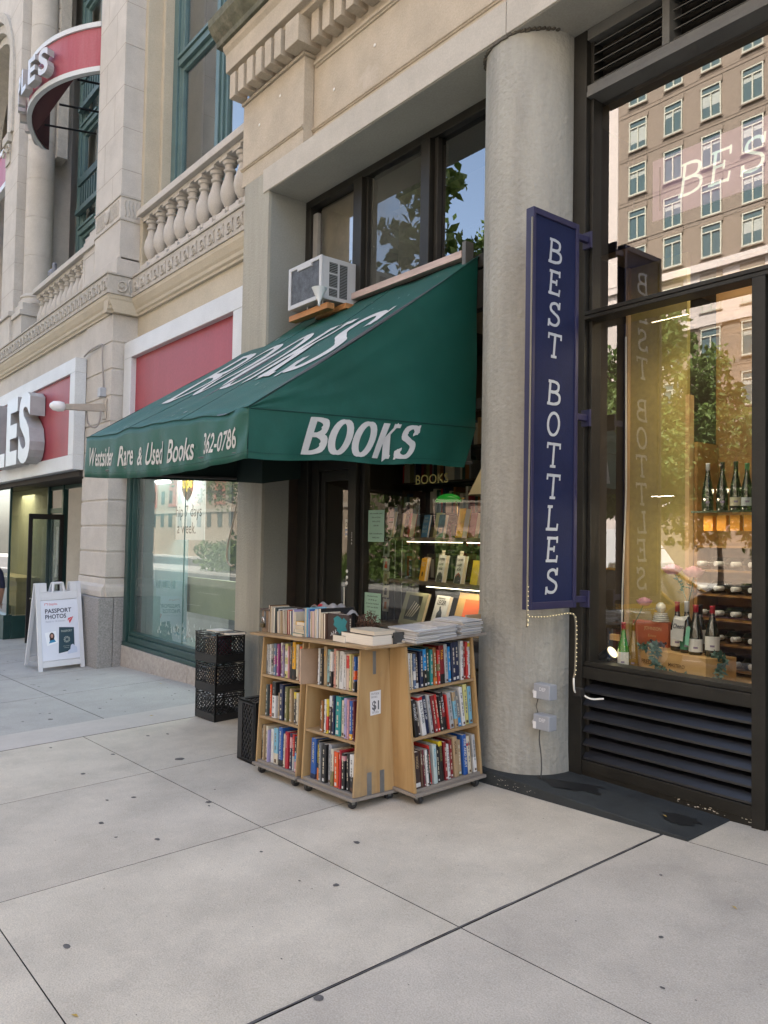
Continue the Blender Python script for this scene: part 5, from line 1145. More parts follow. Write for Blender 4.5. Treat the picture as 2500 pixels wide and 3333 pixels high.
for s, nm in ((1, 'front_leaf'), (-1, 'back_leaf')):
    b = MB(); t0, t1 = (-.03, .012) if s > 0 else (-.012, .03)
    leafbox(b, s, SY0, SY0+.055, 0, 1.22, t0, t1); leafbox(b, s, SY1-.055, SY1, 0, 1.22, t0, t1); leafbox(b, s, SY0+.056, SY1-.056, .05, .13, t0, t1); leafbox(b, s, SY0+.056, SY1-.056, .98, 1.09, t0, t1)
    leafbox(b, s, SY0+.056, SY0+.15, 1.091, 1.22, t0, t1); leafbox(b, s, SY1-.15, SY1-.056, 1.091, 1.22, t0, t1)
    leafbox(b, s, SY0+.056, SY1-.056, .131, .979, -.012, -.004)
    lf_ = b.build(nm, M_pl, sg, .006)
    b = MB(); b.tube([leg_pt(s, SY0+.23, 1.08), leg_pt(s, SY0+.25, 1.21), leg_pt(s, SY1-.25, 1.21), leg_pt(s, SY1-.23, 1.08)], .02, 8); b.build('handle', M_pl, lf_)
PN = MB(); leafbox(PN, 1, SY0+.057, SY1-.057, .14, .975, -.003, .004); po = PN.build('poster', mat('poster paper', (.66, .70, .78), .5, .03, 2), sg)
def post(u, v, h=0): return leg_pt(1, SY0+.06+u, .14+v, .0065+h)
def pw(u, v, lift=.0): 
    return post(u, v, lift)
M_ink = mat('navy print', (.012, .018, .05), .6); M_rp = mat('red print', (.60, .05, .06), .6)
b = MB(); text(b, 'PASSPORT', lambda u, v: post(.055+u, .655+v), .058, .36, .02); text(b, 'PHOTOS', lambda u, v: post(.055+u, .575+v), .058, .285, .02); b.build('headline', M_ink, po)
b = MB(); text(b, 'Ready in 10 minutes.', lambda u, v: post(.06+u, .525+v), .026, .27); b.build('subline', mat('grey print', (.30, .33, .42), .6), po)
b = MB(); text(b, 'Staples', lambda u, v: post(.11+u, .765+v), .032, .115)
for (u0, u1, v0, v1) in ((.05, .095, .788, .794), (.05, .055, .765, .788), (.09, .095, .765, .788)): b.add([post(u0, v0), post(u1, v0), post(u1, v1), post(u0, v1)], [(0, 1, 2, 3)])
b.add([post(.355, .53), post(.44, .585), post(.365, .565)], [(0, 1, 2)]); b.add([post(.385, .49), post(.44, .585), post(.372, .53, .001)], [(0, 1, 2)]); b.build('red_print', M_rp, po)
b = MB(); b.add([post(.215, .085), post(.435, .115), post(.44, .43), post(.235, .45)], [(0, 1, 2, 3)]); ps = b.build('passport_picture', mat('passport teal', (.012, .045, .065), .5), po)
b = MB(); text(b, 'PASSPORT', lambda u, v: post(.262+u, .375+v, .001), .028, .15, .02)
for i in range(10):
    a = i*.628; b.add([post(.335+.012*math.cos(a), .27+.012*math.sin(a), .001), post(.335+.045*math.cos(a-.2), .27+.045*math.sin(a-.2), .001), post(.335+.045*math.cos(a+.2), .27+.045*math.sin(a+.2), .001)], [(0, 1, 2)])
text(b, 'United States', lambda u, v: post(.28+u, .175+v, .001), .013, .09); text(b, 'of America', lambda u, v: post(.29+u, .15+v, .001), .013, .07); b.build('passport_print', mat('gold print', (.35, .40, .36), .5), ps)
b = MB(); b.add([post(.065, .20), post(.21, .24), post(.19, .40), post(.04, .385)], [(0, 1, 2, 3)]); ph = b.build('photo_print', mat('photo white', (.78, .82, .86), .5), po)
b = MB(); b.add([post(.098+.0+.035*math.cos(a*.4)+.035, .33+.052*math.sin(a*.4), .001) for a in range(16)], [tuple(range(16))]); b.add([post(.10, .27, .001), post(.165, .275, .001), post(.155, .33, .001), post(.108, .33, .001)], [(0, 1, 2, 3)]); b.build('portrait_hair', mat('dark hair print', (.04, .02, .02), .6), ph)
b = MB(); b.add([post(.133+.018*math.cos(a*.4), .335+.028*math.sin(a*.4), .002) for a in range(16)], [tuple(range(16))]); b.build('portrait_face', mat('skin print', (.42, .24, .18), .6), ph)
b = MB(); b.add([post(.088, .235, .002), post(.185, .252, .002), post(.165, .285, .002), post(.105, .275, .002)], [(0, 1, 2, 3)]); b.build('portrait_shirt', mat('blue shirt print', (.03, .22, .40), .6), ph)
b = MB(); b.add([post(.335, .065, .002), post(.47, .08, .002), post(.47, .15, .002), post(.44, .17, .002), post(.415, .20, .002), (post(.385, .185, .002)), post(.375, .13, .002), post(.345, .11, .002)], [tuple(range(8))]); b.build('cloud_print', mat('cloud print', (.50, .58, .72), .6), po)
# ============================================================ BOOKCASES AND BOOKS
M_ply = wood('plywood side', (.42, .28, .125), (.33, .20, .08), (1, 1, .10), 14, .6, (.17, .14, .105), .75)
M_plyd = wood('plywood shelf', (.37, .25, .125), (.27, .175, .085), (.10, 1, 1), 14, .65, (.30, .27, .24), .5, knots=False)
M_plyg = wood('worn grey plywood', (.27, .24, .20), (.19, .165, .14), (.10, 1, 1), 12, .8, (.2, .18, .16), .5, knots=False)
M_edge = wood('plywood edge', (.40, .28, .15), (.20, .13, .07), (.05, .05, 1), 60, .8, (.18, .14, .1), .3, knots=False)
M_galv = mat('galvanised plate', (.20, .21, .21), .5, .2, 8, metal=.5); M_cast = mat('caster rubber', (.025, .025, .026), .6)
M_page = None
m, t, p = nodes('page edges'); N = t.nodes; L = t.links
tc = N.new('ShaderNodeTexCoord'); mp = N.new('ShaderNodeMapping'); mp.inputs['Scale'].default_value = (700, 2, 2); L.new(tc.outputs['Object'], mp.inputs[0])
nn = N.new('ShaderNodeTexNoise'); nn.inputs['Scale'].default_value = 1; L.new(mp.outputs[0], nn.inputs[0])
oi = N.new('ShaderNodeObjectInfo'); cr = N.new('ShaderNodeValToRGB'); cr.color_ramp.elements[0].color = (.50, .40, .26, 1); cr.color_ramp.elements[1].color = (.74, .69, .60, 1); L.new(oi.outputs['Random'], cr.inputs[0])
mr = N.new('ShaderNodeMapRange'); mr.inputs[3].default_value = .75; mr.inputs[4].default_value = 1.15; L.new(nn.outputs[0], mr.inputs[0])
mx = N.new('ShaderNodeMix'); mx.data_type = 'RGBA'; mx.blend_type = 'MULTIPLY'; mx.inputs[0].default_value = 1; L.new(cr.outputs[0], mx.inputs[6]); L.new(mr.outputs[0], mx.inputs[7]); L.new(mx.outputs[2], p.inputs['Base Color']); p.inputs['Roughness'].default_value = .9
M_page = m
CL = {'white': (.68, .68, .66), 'cream': (.62, .56, .43), 'light grey': (.42, .43, .43), 'grey': (.20, .21, .21), 'dark grey green': (.06, .08, .075), 'steel blue': (.10, .16, .27), 'magenta': (.30, .05, .20), 'maroon': (.12, .012, .025), 'mauve': (.26, .20, .33), 'pale yellow': (.62, .58, .22), 'black': (.012, .012, .013), 'golden yellow': (.80, .42, .02), 'orange red': (.72, .09, .012), 'orange': (.60, .17, .03), 'tan': (.42, .30, .17), 'navy': (.014, .022, .065), 'olive': (.20, .19, .07), 'lavender': (.36, .32, .52), 'light blue': (.20, .44, .56), 'blue': (.02, .10, .36), 'crimson': (.42, .02, .035), 'red': (.55, .03, .025), 'bright blue': (.02, .26, .60), 'pale teal': (.26, .45, .45), 'teal': (.02, .26, .25), 'salmon': (.62, .30, .24), 'brown': (.10, .05, .03), 'orange brown': (.26, .10, .02), 'pink': (.62, .30, .32), 'silver': (.33, .34, .36), 'dark red': (.22, .015, .02), 'dark green': (.015, .05, .035), 'pale aqua': (.48, .58, .56), 'dark brown': (.045, .025, .022), 'yellow': (.72, .55, .03), 'pale pink': (.60, .44, .36), 'kraft': (.48, .33, .22)}
def cmat(c, gloss=.45):
    return mat('cover '+c, tuple(v*.82 for v in CL[c]), gloss, .10, 14, coat=.15)
_bk = {}
def book(loc, rz, t, h, d, col, label, lean=0, tilt=0, flat=False, fore=False, band=None, title=None, cat='book', group=None, tcol='cream', rot=None):
    """hard/soft cover book: local x = thickness, spine at y=0 facing -y, height z"""
    cm = cmat(col); c = .0010 if fore else .0022; b = MB()
    O_ = [(0, d), (0, .004), (.004, 0), (t-.004, 0), (t, .004), (t, d), (t-c, d), (t-c, .006), (c, .006), (c, d)]
    b.prism(O_, 0, h, 'z'); o = b.build('book', cm, None, .0008, seg=1); ORG[o.name] = Vector((0, 0, 0))
    b = MB(); b.box(c+.0002, t-c-.0002, .0062, d-.003, .002, h-.002); b.build('page_block', M_page, o)
    if band:
        for (z0, z1, bc) in band: b = MB(); b.prism([(x, y) for x, y in ((-.0006, d*.98), (-.0006, .0036), (.0036, -.0006), (t-.0036, -.0006), (t+.0006, .0036), (t+.0006, d*.98), (t+.0002, d*.98), (t+.0002, .004), (.0038, -.0002+.0), (-.0002, .004))], h*z0, h*z1, 'z'); b.build('cover_band', cmat(bc), o)
    if title and not fore:
        b = MB(); ln = min(h*.72, len(title)*t*.42) if t > .012 else h*.6; hh = min(t*.5, .017)
        text(b, title, lambda u, v: Vector((t/2+hh/2-.002-v if False else t/2-hh/2+v, -.0012, h*.90-u)), hh, ln, .02); b.build('title', cmat(tcol), o)
    elif not fore and t > .012 and col not in ():
        b = MB(); r_ = random.Random(int(t*1e5)+int(h*1e4)); z = h*.86
        while z > h*.30:
            l_ = h*r_.uniform(.03, .12); b.box(t*.36, t*.64, -.0009, -.0003, z-l_, z); z -= l_+h*.025
            if r_.random() < .3: z -= h*.08
        dark = sum(CL[col]) < .9; b.build('spine_print', cmat('cream' if dark else 'grey', .6), o)
        b = MB(); b.box(t*.25, t*.75, -.0009, -.0003, h*.04, h*.04+t*.5); b.build('spine_mark', cmat('white' if dark else 'brown', .6), o)
    tag(o, label, cat, group)
    if rot is not None: M = Matrix.Translation(loc) @ rot
    else:
        M = Matrix.Translation(loc) @ Matrix.Rotation(rz, 4, 'Z')
        if fore: M = M @ Matrix.Translation((t, d, 0)) @ Matrix.Rotation(math.pi, 4, 'Z')
        M = M @ Matrix.Rotation(lean, 4, 'Y') @ Matrix.Rotation(tilt, 4, 'X')
    o.matrix_world = M; return o
ORD = ['leftmost', 'second', 'third', 'fourth', 'fifth', 'sixth', 'seventh', 'eighth', 'ninth', 'tenth', 'eleventh', 'twelfth', 'thirteenth', 'fourteenth', 'fifteenth', 'sixteenth', 'seventeenth', 'eighteenth', 'nineteenth', 'twentieth', 'twenty-first', 'twenty-second', 'twenty-third', 'twenty-fourth']
def bookcase(name, label, loc, rz, W, D=.33, tl=.06, slope=.038, gside='r'):
    t = thing(name, label, 'bookcase', loc, (0, -math.atan(slope) if rz == 0 else 0, 0)); 
    if rz: t.rotation_euler = Euler((math.atan(.038), 0, 0)).to_matrix().to_4x4().to_euler(); t.matrix_world = Matrix.Translation(loc) @ Matrix.Rotation(math.atan(.040), 4, 'X') @ Matrix.Rotation(rz, 4, 'Z')
    ORG[t.name] = Vector((0, 0, 0))
    zt, zb = .975, .076
    def side(x0, x1): 
        b = MB(); b.prism([(0.0, zb), (D, zb), (D-.05, zt-.019), (tl, zt-.019)], x0, x1, 'x'); return b.build('side_panel', M_ply, t, .0015)
    sA = side(0, .017); sB = side(W-.017, W)
    b = MB(); b.box(-.012, W+.012, -.022, D+.02, zb-.020, zb-.002); b.build('base_board', M_plyg, t, .002)
    b = MB(); b.box(.018, W-.018, D-.022, D-.016, zb, zt-.02); bb = b.build('back_panel', M_ply, t)
    for z in (.092, .40, .692):
        f = (z-zb)/(zt-zb)*tl; b = MB(); b.box(.0175, W-.0175, f+.004, D-.03-f*.5, z-.017, z); b.build('shelf', M_plyd if z > .1 else M_plyg, t, .0015)
    b = MB()
    for x in (.05, W-.05):
        for y in (.018, D-.03):
            w_ = MB(); w_.lathe([(.027, -.014), (.030, -.010), (.030, .010), (.027, .014)], (x, y+.008, .030), 16, 'x'); cw = w_.build('caster', M_cast, t, 0, False); autosmooth(cw, 40)
            w_ = MB(); w_.box(x-.016, x-.013, y-.006, y+.016, .026, .055); w_.box(x+.013, x+.016, y-.006, y+.016, .026, .055); w_.box(x-.02, x+.02, y-.02, y+.02, .052, .0555); w_.build('caster_fork', M_galv, cw)
    return t
def on_case(case, x, y, z): return case.matrix_world @ Vector((x, y, z))
bpy.context.view_layer.update()
def fill(case, rz, W, z, specs, shelf_name, case_name, x0=.022, tl=.06, base_lean=0, y0=None):
    bpy.context.view_layer.update(); Rm = case.matrix_world.to_3x3().to_4x4(); x = x0; tot = sum(s[0] for s in specs)*.001; gap = (W-x0-.022-tot)/max(1, len(specs)); f = (z-.062)/.913*tl
    rr = random.Random(int(z*1000)+len(specs)); seen = {}
    for i, s in enumerate(specs):
        t, h, col = s[0]*.001, s[1]*.01, s[2]; kw = s[3] if len(s) > 3 else {}; kw = dict(kw); note = kw.pop('note', None); dx = kw.pop('dx', 0); ln = kw.pop('lean', base_lean+rr.uniform(-.028, .022)); yy = kw.pop('y', None)
        size = 'thick' if t > .034 else ('thin' if t < .017 else 'mid-size')
        hb_ = 'hardback' if t > .026 else 'paperback'; tail = ', %s from left, %s shelf, %s' % (ORD[i] if i else 'first', shelf_name, case_name)
        lab = '%s %s %s' % (size, col, note or hb_)+tail
        if len(lab.split()) > 16: lab = '%s %s' % (col, note)+tail
        if len(lab.split()) > 16: lab = '%s %s' % (col, hb_)+tail
        d = kw.pop('d', .135 if h < .2 else .155)
        ofs = Matrix.Translation((x+dx+(math.sin(abs(ln))*0 if ln >= 0 else 0), (f+.012+rr.uniform(0, .02)) if yy is None else yy, z+.0012+(t*math.sin(abs(ln)) if ln > 0 else 0)))
        M = case.matrix_world @ ofs @ Matrix.Rotation(ln, 4, 'Y') @ Matrix.Rotation(-.03, 4, 'X')
        book((0, 0, 0), 0, t, h, d, col, lab, rot=M, **kw); x += t+gap
GL_, GM_, GR_ = 'left bookcase', 'middle bookcase', 'right bookcase'
cL = bookcase('bookcase', 'narrow plywood bookcase on casters, the one nearest the black crates', (-5.035, 2.885, gz(-5.035, 2.885)), 0, .545)
cM = bookcase('bookcase', 'plywood bookcase on casters with a paper price note on its side panel', (-4.435, 2.885, gz(-4.435, 2.885)), 0, .585)
cR = bookcase('bookcase', 'plywood bookcase on casters facing the wine shop, topped with white magazines', (-3.655, 3.20, gz(-3.655, 3.20)), math.pi/2, .585, .27, .07)
fill(cL, 0, .545, .692, [(16, 21, 'light grey', {'band': [(0, .45, 'grey')]}), (17, 21, 'light grey'), (16, 21.5, 'white'), (26, 22, 'grey', {'band': [(.3, .55, 'black')]}), (28, 22.5, 'steel blue', {'band': [(.35, .62, 'magenta')]}), (26, 22.5, 'magenta'), (20, 23.5, 'maroon', {'band': [(.75, 1, 'white')]}), (26, 22, 'mauve'), (34, 23.5, 'pale yellow', {'band': [(.2, .4, 'white'), (.6, .8, 'white')]}), (10, 22, 'pink'), (25, 25, 'black', {'title': 'A HISTORY OF'}), (34, 25.5, 'golden yellow', {'band': [(0, .28, 'black')]}), (28, 24, 'cream'), (30, 23, 'orange red', {'note': 'paperback with a black cover'})], 'top', GL_)
fill(cL, 0, .545, .40, [(26, 22, 'dark grey green'), (18, 22.5, 'orange red'), (46, 25, 'white', {'band': [(.62, 1, 'black')], 'note': 'hardback with black upper half'}), (20, 18, 'tan'), (42, 24.5, 'navy', {'note': 'cloth hardback'}), (26, 23.5, 'olive'), (22, 22.5, 'tan'), (24, 22, 'black', {'band': [(.75, .95, 'yellow')], 'note': 'paperback with a yellow band'}), (26, 21, 'cream')], 'middle', GL_, x0=.055)
fill(cL, 0, .545, .092, [(24, 24, 'black', {'title': 'LEARNING'}), (14, 24.5, 'tan'), (24, 24, 'cream'), (12, 22, 'lavender'), (34, 23, 'white', {'title': 'DOWN'}), (48, 24.5, 'light blue', {'band': [(0, .3, 'cream')]}), (46, 26, 'blue', {'title': 'PRODIGAL SON', 'tcol': 'white', 'band': [(0, .16, 'black')]}), (20, 22.5, 'cream'), (34, 24.5, 'crimson', {'title': 'MEMOIR', 'tcol': 'pink'}), (24, 24, 'navy', {'band': [(.6, .9, 'pink')]}), (20, 24, 'red', {'band': [(0, .4, 'light grey')]}), (24, 23, 'bright blue', {'band': [(.55, 1, 'black'), (0, .3, 'pink')]})], 'bottom', GL_)
fill(cM, 0, .585, .692, [(14, 23, 'kraft', {'y': -.03, 'note': 'paperback jutting out past the shelf'}), (16, 23.5, 'white', {'dx': .055}), (24, 23.5, 'black', {'dx': .05}), (30, 25, 'tan', {'title': 'THE', 'tcol': 'golden yellow', 'dx': .045}), (36, 23.5, 'pale teal', {'dx': .04}), (26, 22.5, 'black', {'band': [(.45, 1, 'white')], 'dx': .035, 'note': 'hardback with white upper half'}), (22, 24.5, 'salmon', {'dx': .03}), (24, 23.5, 'cream', {'dx': .025}), (46, 23.5, 'white', {'title': 'THE WORLD WITHOUT', 'tcol': 'grey', 'dx': .02, 'note': 'hardback, the widest white spine'}), (14, 22, 'white', {'dx': .015}), (28, 22.5, 'pale pink', {'band': [(.60, .95, 'red')], 'title': 'C', 'dx': .01}), (18, 22.5, 'pale yellow'), (14, 22, 'tan'), (18, 21.5, 'blue', {'band': [(.35, .6, 'orange red'), (0, .3, 'black')]}), (14, 22, 'cream')], 'top', GM_)
fill(cM, 0, .585, .40, [(16, 19, 'brown'), (22, 20, 'orange brown'), (18, 21, 'white'), (22, 21.5, 'yellow', {'band': [(.1, .5, 'red')], 'note': 'paperback with red lower half'}), (24, 24, 'dark brown', {'band': [(.72, 1, 'white')]}), (20, 24.5, 'navy'), (50, 24.5, 'teal', {'note': 'cloth hardback'}), (34, 22.5, 'cream'), (28, 24.5, 'lavender'), (14, 24, 'pink'), (24, 23.5, 'blue', {'band': [(.0, .15, 'golden yellow')]}), (14, 23.5, 'maroon'), (18, 23, 'tan')], 'middle', GM_, x0=.15)
fill(cM, 0, .585, .092, [(52, 25.5, 'blue', {'band': [(0, .12, 'navy')], 'title': 'ROBERT', 'note': 'hardback with a starry jacket'}), (26, 25, 'black', {'title': 'ARCHAEOLOGY', 'tcol': 'yellow', 'band': [(.0, .3, 'orange')]}), (20, 24, 'grey'), (38, 24, 'black'), (30, 24.5, 'silver'), (26, 22.5, 'cream', {'band': [(0, .4, 'olive')]}), (40, 21.5, 'orange red'), (16, 23.5, 'crimson', {'title': 'CRUEL'}), (30, 22, 'black', {'band': [(.8, .93, 'pink')]}), (20, 22.5, 'black'), (42, 22.5, 'white', {'band': [(0, .42, 'black')], 'note': 'hardback with a black and white jacket'})], 'bottom', GM_, x0=.075)
RB = {}
fill(cR, 1, .585, .692, [(14, 22, 'white'), (13, 22, 'cream'), (18, 21.5, 'steel blue', {'band': [(.25, .5, 'white')]}), (22, 22, 'dark brown', {'band': [(0, .14, 'white')]}), (26, 22.5, 'navy'), (28, 23.5, 'black', {'band': [(.45, 1, 'bright blue')], 'note': 'hardback with bright blue upper half'}), (26, 24, 'dark green'), (22, 22.5, 'teal'), (24, 23.5, 'orange brown', {'band': [(0, .2, 'orange')]}), (20, 21.5, 'red', {'band': [(.4, .6, 'olive')]}), (40, 24, 'dark red', {'title': 'TALL', 'tcol': 'golden yellow', 'band': [(0, .25, 'black')]}), (26, 24.5, 'light grey', {'note': 'wide hardback'}), (22, 22.5, 'bright blue'), (34, 25, 'navy'), (36, 25, 'navy', {'note': 'cloth hardback with a small crest'}), (24, 25, 'white'), (20, 24.5, 'dark red'), (18, 24, 'red'), (18, 24, 'white', {'band': [(.85, .95, 'yellow')]})], 'top', GR_)
fill(cR, 1, .585, .40, [(9, 23, 'yellow'), (28, 23, 'black', {'title': 'O SOCIETY', 'tcol': 'white'}), (18, 21, 'dark brown'), (34, 24, 'white', {'title': "ALL'S FAIR", 'tcol': 'grey', 'band': [(.92, 1, 'red')]}), (30, 24, 'navy', {'title': 'KEEP IT UP', 'tcol': 'white'}), (24, 24, 'light grey'), (24, 23.5, 'dark red'), (20, 23.5, 'red'), (22, 22, 'black'), (28, 24, 'black', {'title': 'THE TRACK', 'tcol': 'white', 'band': [(.35, .6, 'dark red')]}), (10, 22, 'red'), (36, 23, 'light grey'), (26, 23, 'light blue', {'band': [(.75, 1, 'tan'), (0, .25, 'tan')]}), (26, 23, 'grey', {'band': [(0, .25, 'bright blue')]}), (28, 25, 'white', {'lean': -.10}), (34, 26, 'pale yellow', {'lean': -.05, 'note': 'hardback with a script title'}), (30, 24, 'light blue', {'lean': -.04})], 'middle', GR_, base_lean=-.11, x0=.03)
fill(cR, 1, .585, .092, [(46, 22, 'dark brown', {'band': [(.04, .15, 'white')], 'title': 'WOOD', 'tcol': 'tan', 'note': 'hardback with a white sticker'}), (16, 22.5, 'brown', {'title': 'HIS SECRET'}), (14, 22.5, 'maroon'), (18, 22, 'white'), (14, 22, 'black'), (12, 24, 'red'), (30, 24, 'pale aqua', {'title': 'Mothering', 'tcol': 'light blue'}), (20, 23, 'black'), (30, 25, 'black', {'title': 'GRANDEUR', 'tcol': 'olive', 'band': [(.88, 1, 'yellow')]}), (22, 24, 'dark red'), (22, 22, 'white'), (24, 24, 'dark red'), (34, 25.5, 'tan', {'title': 'VOYAGE', 'tcol': 'brown'}), (30, 22.5, 'tan', {'band': [(0, .12, 'olive')]}), (34, 25.5, 'blue', {'title': 'FIRE AND FURY', 'tcol': 'white'}), (28, 24, 'cream', {'band': [(.75, .82, 'crimson')]}), (12, 24, 'tan'), (28, 24, 'light grey', {'band': [(0, .4, 'white')]})], 'bottom', GR_, base_lean=-.045, x0=.025)
# side plates, paper note
def addp(case, b, name, m_, bev=0): o = b.build(name, m_, case, bev); return o
for x0, z0, z1 in ((.10, .07, .21), (.20, .07, .21)):
    b = MB(); b.box(.585, .5865, x0, x0+.035, z0, z1); 
    for z in (z0+.02, z1-.03): b.lathe([(.004, .5865), (.003, .588)], (0, x0+.017, z), 8, 'x')
    addp(cM, b, 'metal_plate', M_galv)
b = MB(); b.box(.585, .5862, .15, .175, .80, .94); addp(cM, b, 'metal_plate', M_galv)
b = MB(); b.add([(.587, .128, .55), (.587, .208, .555), (.588, .210, .70), (.587, .125, .695)], [(0, 1, 2, 3)]); nt_ = addp(cM, b, 'paper_note', mat('white note paper', (.62, .62, .62), .9, .08, 8))
b = MB(); text(b, 'OUTSIDE', lambda u, v: Vector((.5885, .134+u, .675+v)), .012, .062); text(b, 'BOOKS', lambda u, v: Vector((.5885, .136+u, .655+v)), .012, .045); text(b, '$1', lambda u, v: Vector((.5885, .140+u, .585+v)), .052, .055, .03); text(b, '& CDs', lambda u, v: Vector((.5885, .142+u, .562+v)), .013, .05)
addp(cM, b, 'note_lettering', mat('marker pen', (.12, .12, .13), .9))
# shared plywood table top over the left and middle cases, with frayed edge
bpy.context.view_layer.update()
tt = thing('plywood_board', 'long worn plywood board laid across the left and middle bookcases', 'board', (-5.08, 2.86, gz(-5.08, 2.88)+.976)); tt.rotation_euler = (0, -math.atan(.038), 0); ORG[tt.name] = Vector((0, 0, 0))
b = MB(); b.box(-.03, 1.36, .0, .40, .0, .018); b.build('board', M_plyd, tt, .003)
b = MB(); b.box(-.0302, 1.3602, -.0008, .0, .001, .017); b.build('front_edge', M_edge, tt)
tr_ = thing('plywood_board', 'short weathered plywood top carried by the right bookcase under the magazines', 'board', (-3.60, 3.17, gz(-3.66, 3.2)+.958)); tr_.matrix_world = Matrix.Translation((-3.63, 3.165, gz(-3.66, 3.2)+.976)) @ Matrix.Rotation(math.atan(.040), 4, 'X'); ORG[tr_.name] = Vector((0, 0, 0))
b = MB(); b.box(-.40, -.01, .0, .62, .0, .018); b.build('board', M_plyg, tr_, .003)
def top_z(x, y): return gz(-5.08, 2.88)+.976+.018+.038*(x+5.08)+.001
# locked box at the left end
lb = thing('wooden_box', 'old brown wooden box with a hanging padlock at the left end of the book table', 'box', (-5.07, 3.0, top_z(-5.0, 3))); 
b = MB(); b.box(-5.085, -4.985, 2.94, 3.20, top_z(-5.05, 3), top_z(-5.05, 3)+.155); b.build('case', wood('old brown box', (.24, .16, .10), (.15, .10, .06), (1, 1, .2), 14, .7), lb, .003)
b = MB(); b.box(-5.095, -4.96, 2.925, 3.22, top_z(-5.05, 3)+.156, top_z(-5.05, 3)+.17); b.build('lid', wood('old lid', (.12, .09, .07), (.07, .05, .04), (.2, 1, 1), 14, .7), lb, .003)
zz = top_z(-5.05, 3); b = MB(); b.box(-5.047, -5.027, 2.932, 2.94, zz+.055, zz+.15); hs_ = b.build('hasp', M_galv, lb)
b = MB(); b.tube([(-5.050, 2.92, zz+.062), (-5.050, 2.92, zz+.09), (-5.045, 2.92, zz+.103), (-5.037, 2.92, zz+.108), (-5.029, 2.92, zz+.103), (-5.024, 2.92, zz+.09), (-5.024, 2.92, zz+.062)], .0038, 6); b.build('padlock_shackle', MATS['chrome'], lb, 0, True)
b = MB(); b.box(-5.056, -5.018, 2.908, 2.931, zz+.035, zz+.066); b.build('padlock_body', mat('brass', (.16, .12, .06), .35, metal=.8), lb, .004)
# fore-edge rows on the table
rr = random.Random(31); x = -4.978; i = 0
CC = ['brown', 'tan', 'cream', 'white', 'grey', 'navy', 'maroon', 'dark grey green', 'light grey', 'black', 'tan']
def row(x, specs, base, y=2.93, lean=.03):
    for i, s in enumerate(specs):
        t, h, col = s[0]*.001, s[1]*.01, s[2]; z = top_z(x, y)
        lab = '%s-covered book, pages outward, %s in %s' % (col, ORD[i] if i else 'first', base)
        M = Matrix.Translation((x, y+rr.uniform(0, .012)+(s[3] if len(s) > 3 else 0), z+t*max(0, math.sin(-lean))+.0005)) @ Matrix.Rotation(-lean+rr.uniform(-.02, .01), 4, 'Y') @ Matrix.Translation((t, s[4] if len(s) > 4 else .15, 0)) @ Matrix.Rotation(math.pi, 4, 'Z')
        book((0, 0, 0), 0, t, h, s[4] if len(s) > 4 else .15, col, lab, rot=M, fore=True); x += t+.0012
    return x
x = row(-4.975, [(14, 19.5, 'brown'), (14, 19, 'tan'), (13, 18.5, 'cream'), (15, 18, 'light grey'), (24, 18, 'dark grey green')], 'the tall row by the padlocked box', 2.93, 0)
x = row(x+.004, [(26, 15.5, 'maroon'), (13, 17, 'white'), (13, 16.5, 'navy'), (15, 16, 'tan'), (22, 16.5, 'cream'), (18, 16, 'brown'), (16, 16.5, 'light grey'), (13, 16.5, 'black'), (15, 17, 'red'), (15, 16.5, 'tan'), (18, 16.5, 'grey')], 'the leaning row left of the small stack', 2.94, .05)
xs_ = x+.002
# tall thin books sloping over the little stack, then the stack
for i, (t, h, col) in enumerate(((18, 17.5, 'lavender'), (12, 16, 'cream'), (11, 16, 'cream'))):
    book((xs_, 2.95, top_z(xs_, 3)), 0, t*.001, h*.01, .19, col, '%s book, pages outward, %s of three just left of the small stack' % (col, ('first', 'middle', 'last')[i]), fore=True); xs_ += t*.001+.001
z = top_z(xs_, 3); sx = xs_+.004
for i, (t, w_, l_, col, nt2) in enumerate(((20, .125, .20, 'teal', 'bottom of the small stack on the book table'), (26, .12, .19, 'cream', 'second from bottom of the small stack'), (27, .11, .19, 'white', 'third from bottom of the small stack'), (24, .105, .18, 'golden yellow', 'topmost in the small stack on the table'))):
    M = Matrix.Translation((sx+(.02 if i > 1 else 0)-.012*(i == 0), 2.925+.01*(i % 2), z)) @ Matrix.Rotation(rr.uniform(-.03, .03), 4, 'Z') @ Matrix(((0, 1, 0, 0), (0, 0, 1, 0), (1, 0, 0, 0), (0, 0, 0, 1)))
    # local x(thickness)->z, y(depth)->x, z(height)->y
    M = M @ Matrix.Translation((0, 0, 0)); book((0, 0, 0), 0, t*.001, l_, w_, col, '%s-covered book lying flat, %s' % (col, nt2), rot=M, fore=True); z += t*.001+.001
x = sx+.145
x = row(x, [(24, 19.5, 'light blue', -.02, .24), (12, 18.5, 'blue'), (18, 17.5, 'white'), (20, 17, 'tan'), (16, 17.5, 'pink'), (16, 18, 'light grey'), (20, 19, 'white', -.01, .17), (26, 19.5, 'black', 0, .28), (16, 17, 'cream'), (18, 16.5, 'tan'), (22, 16.5, 'brown')], 'the tall row right of the small stack', 2.935, .02)
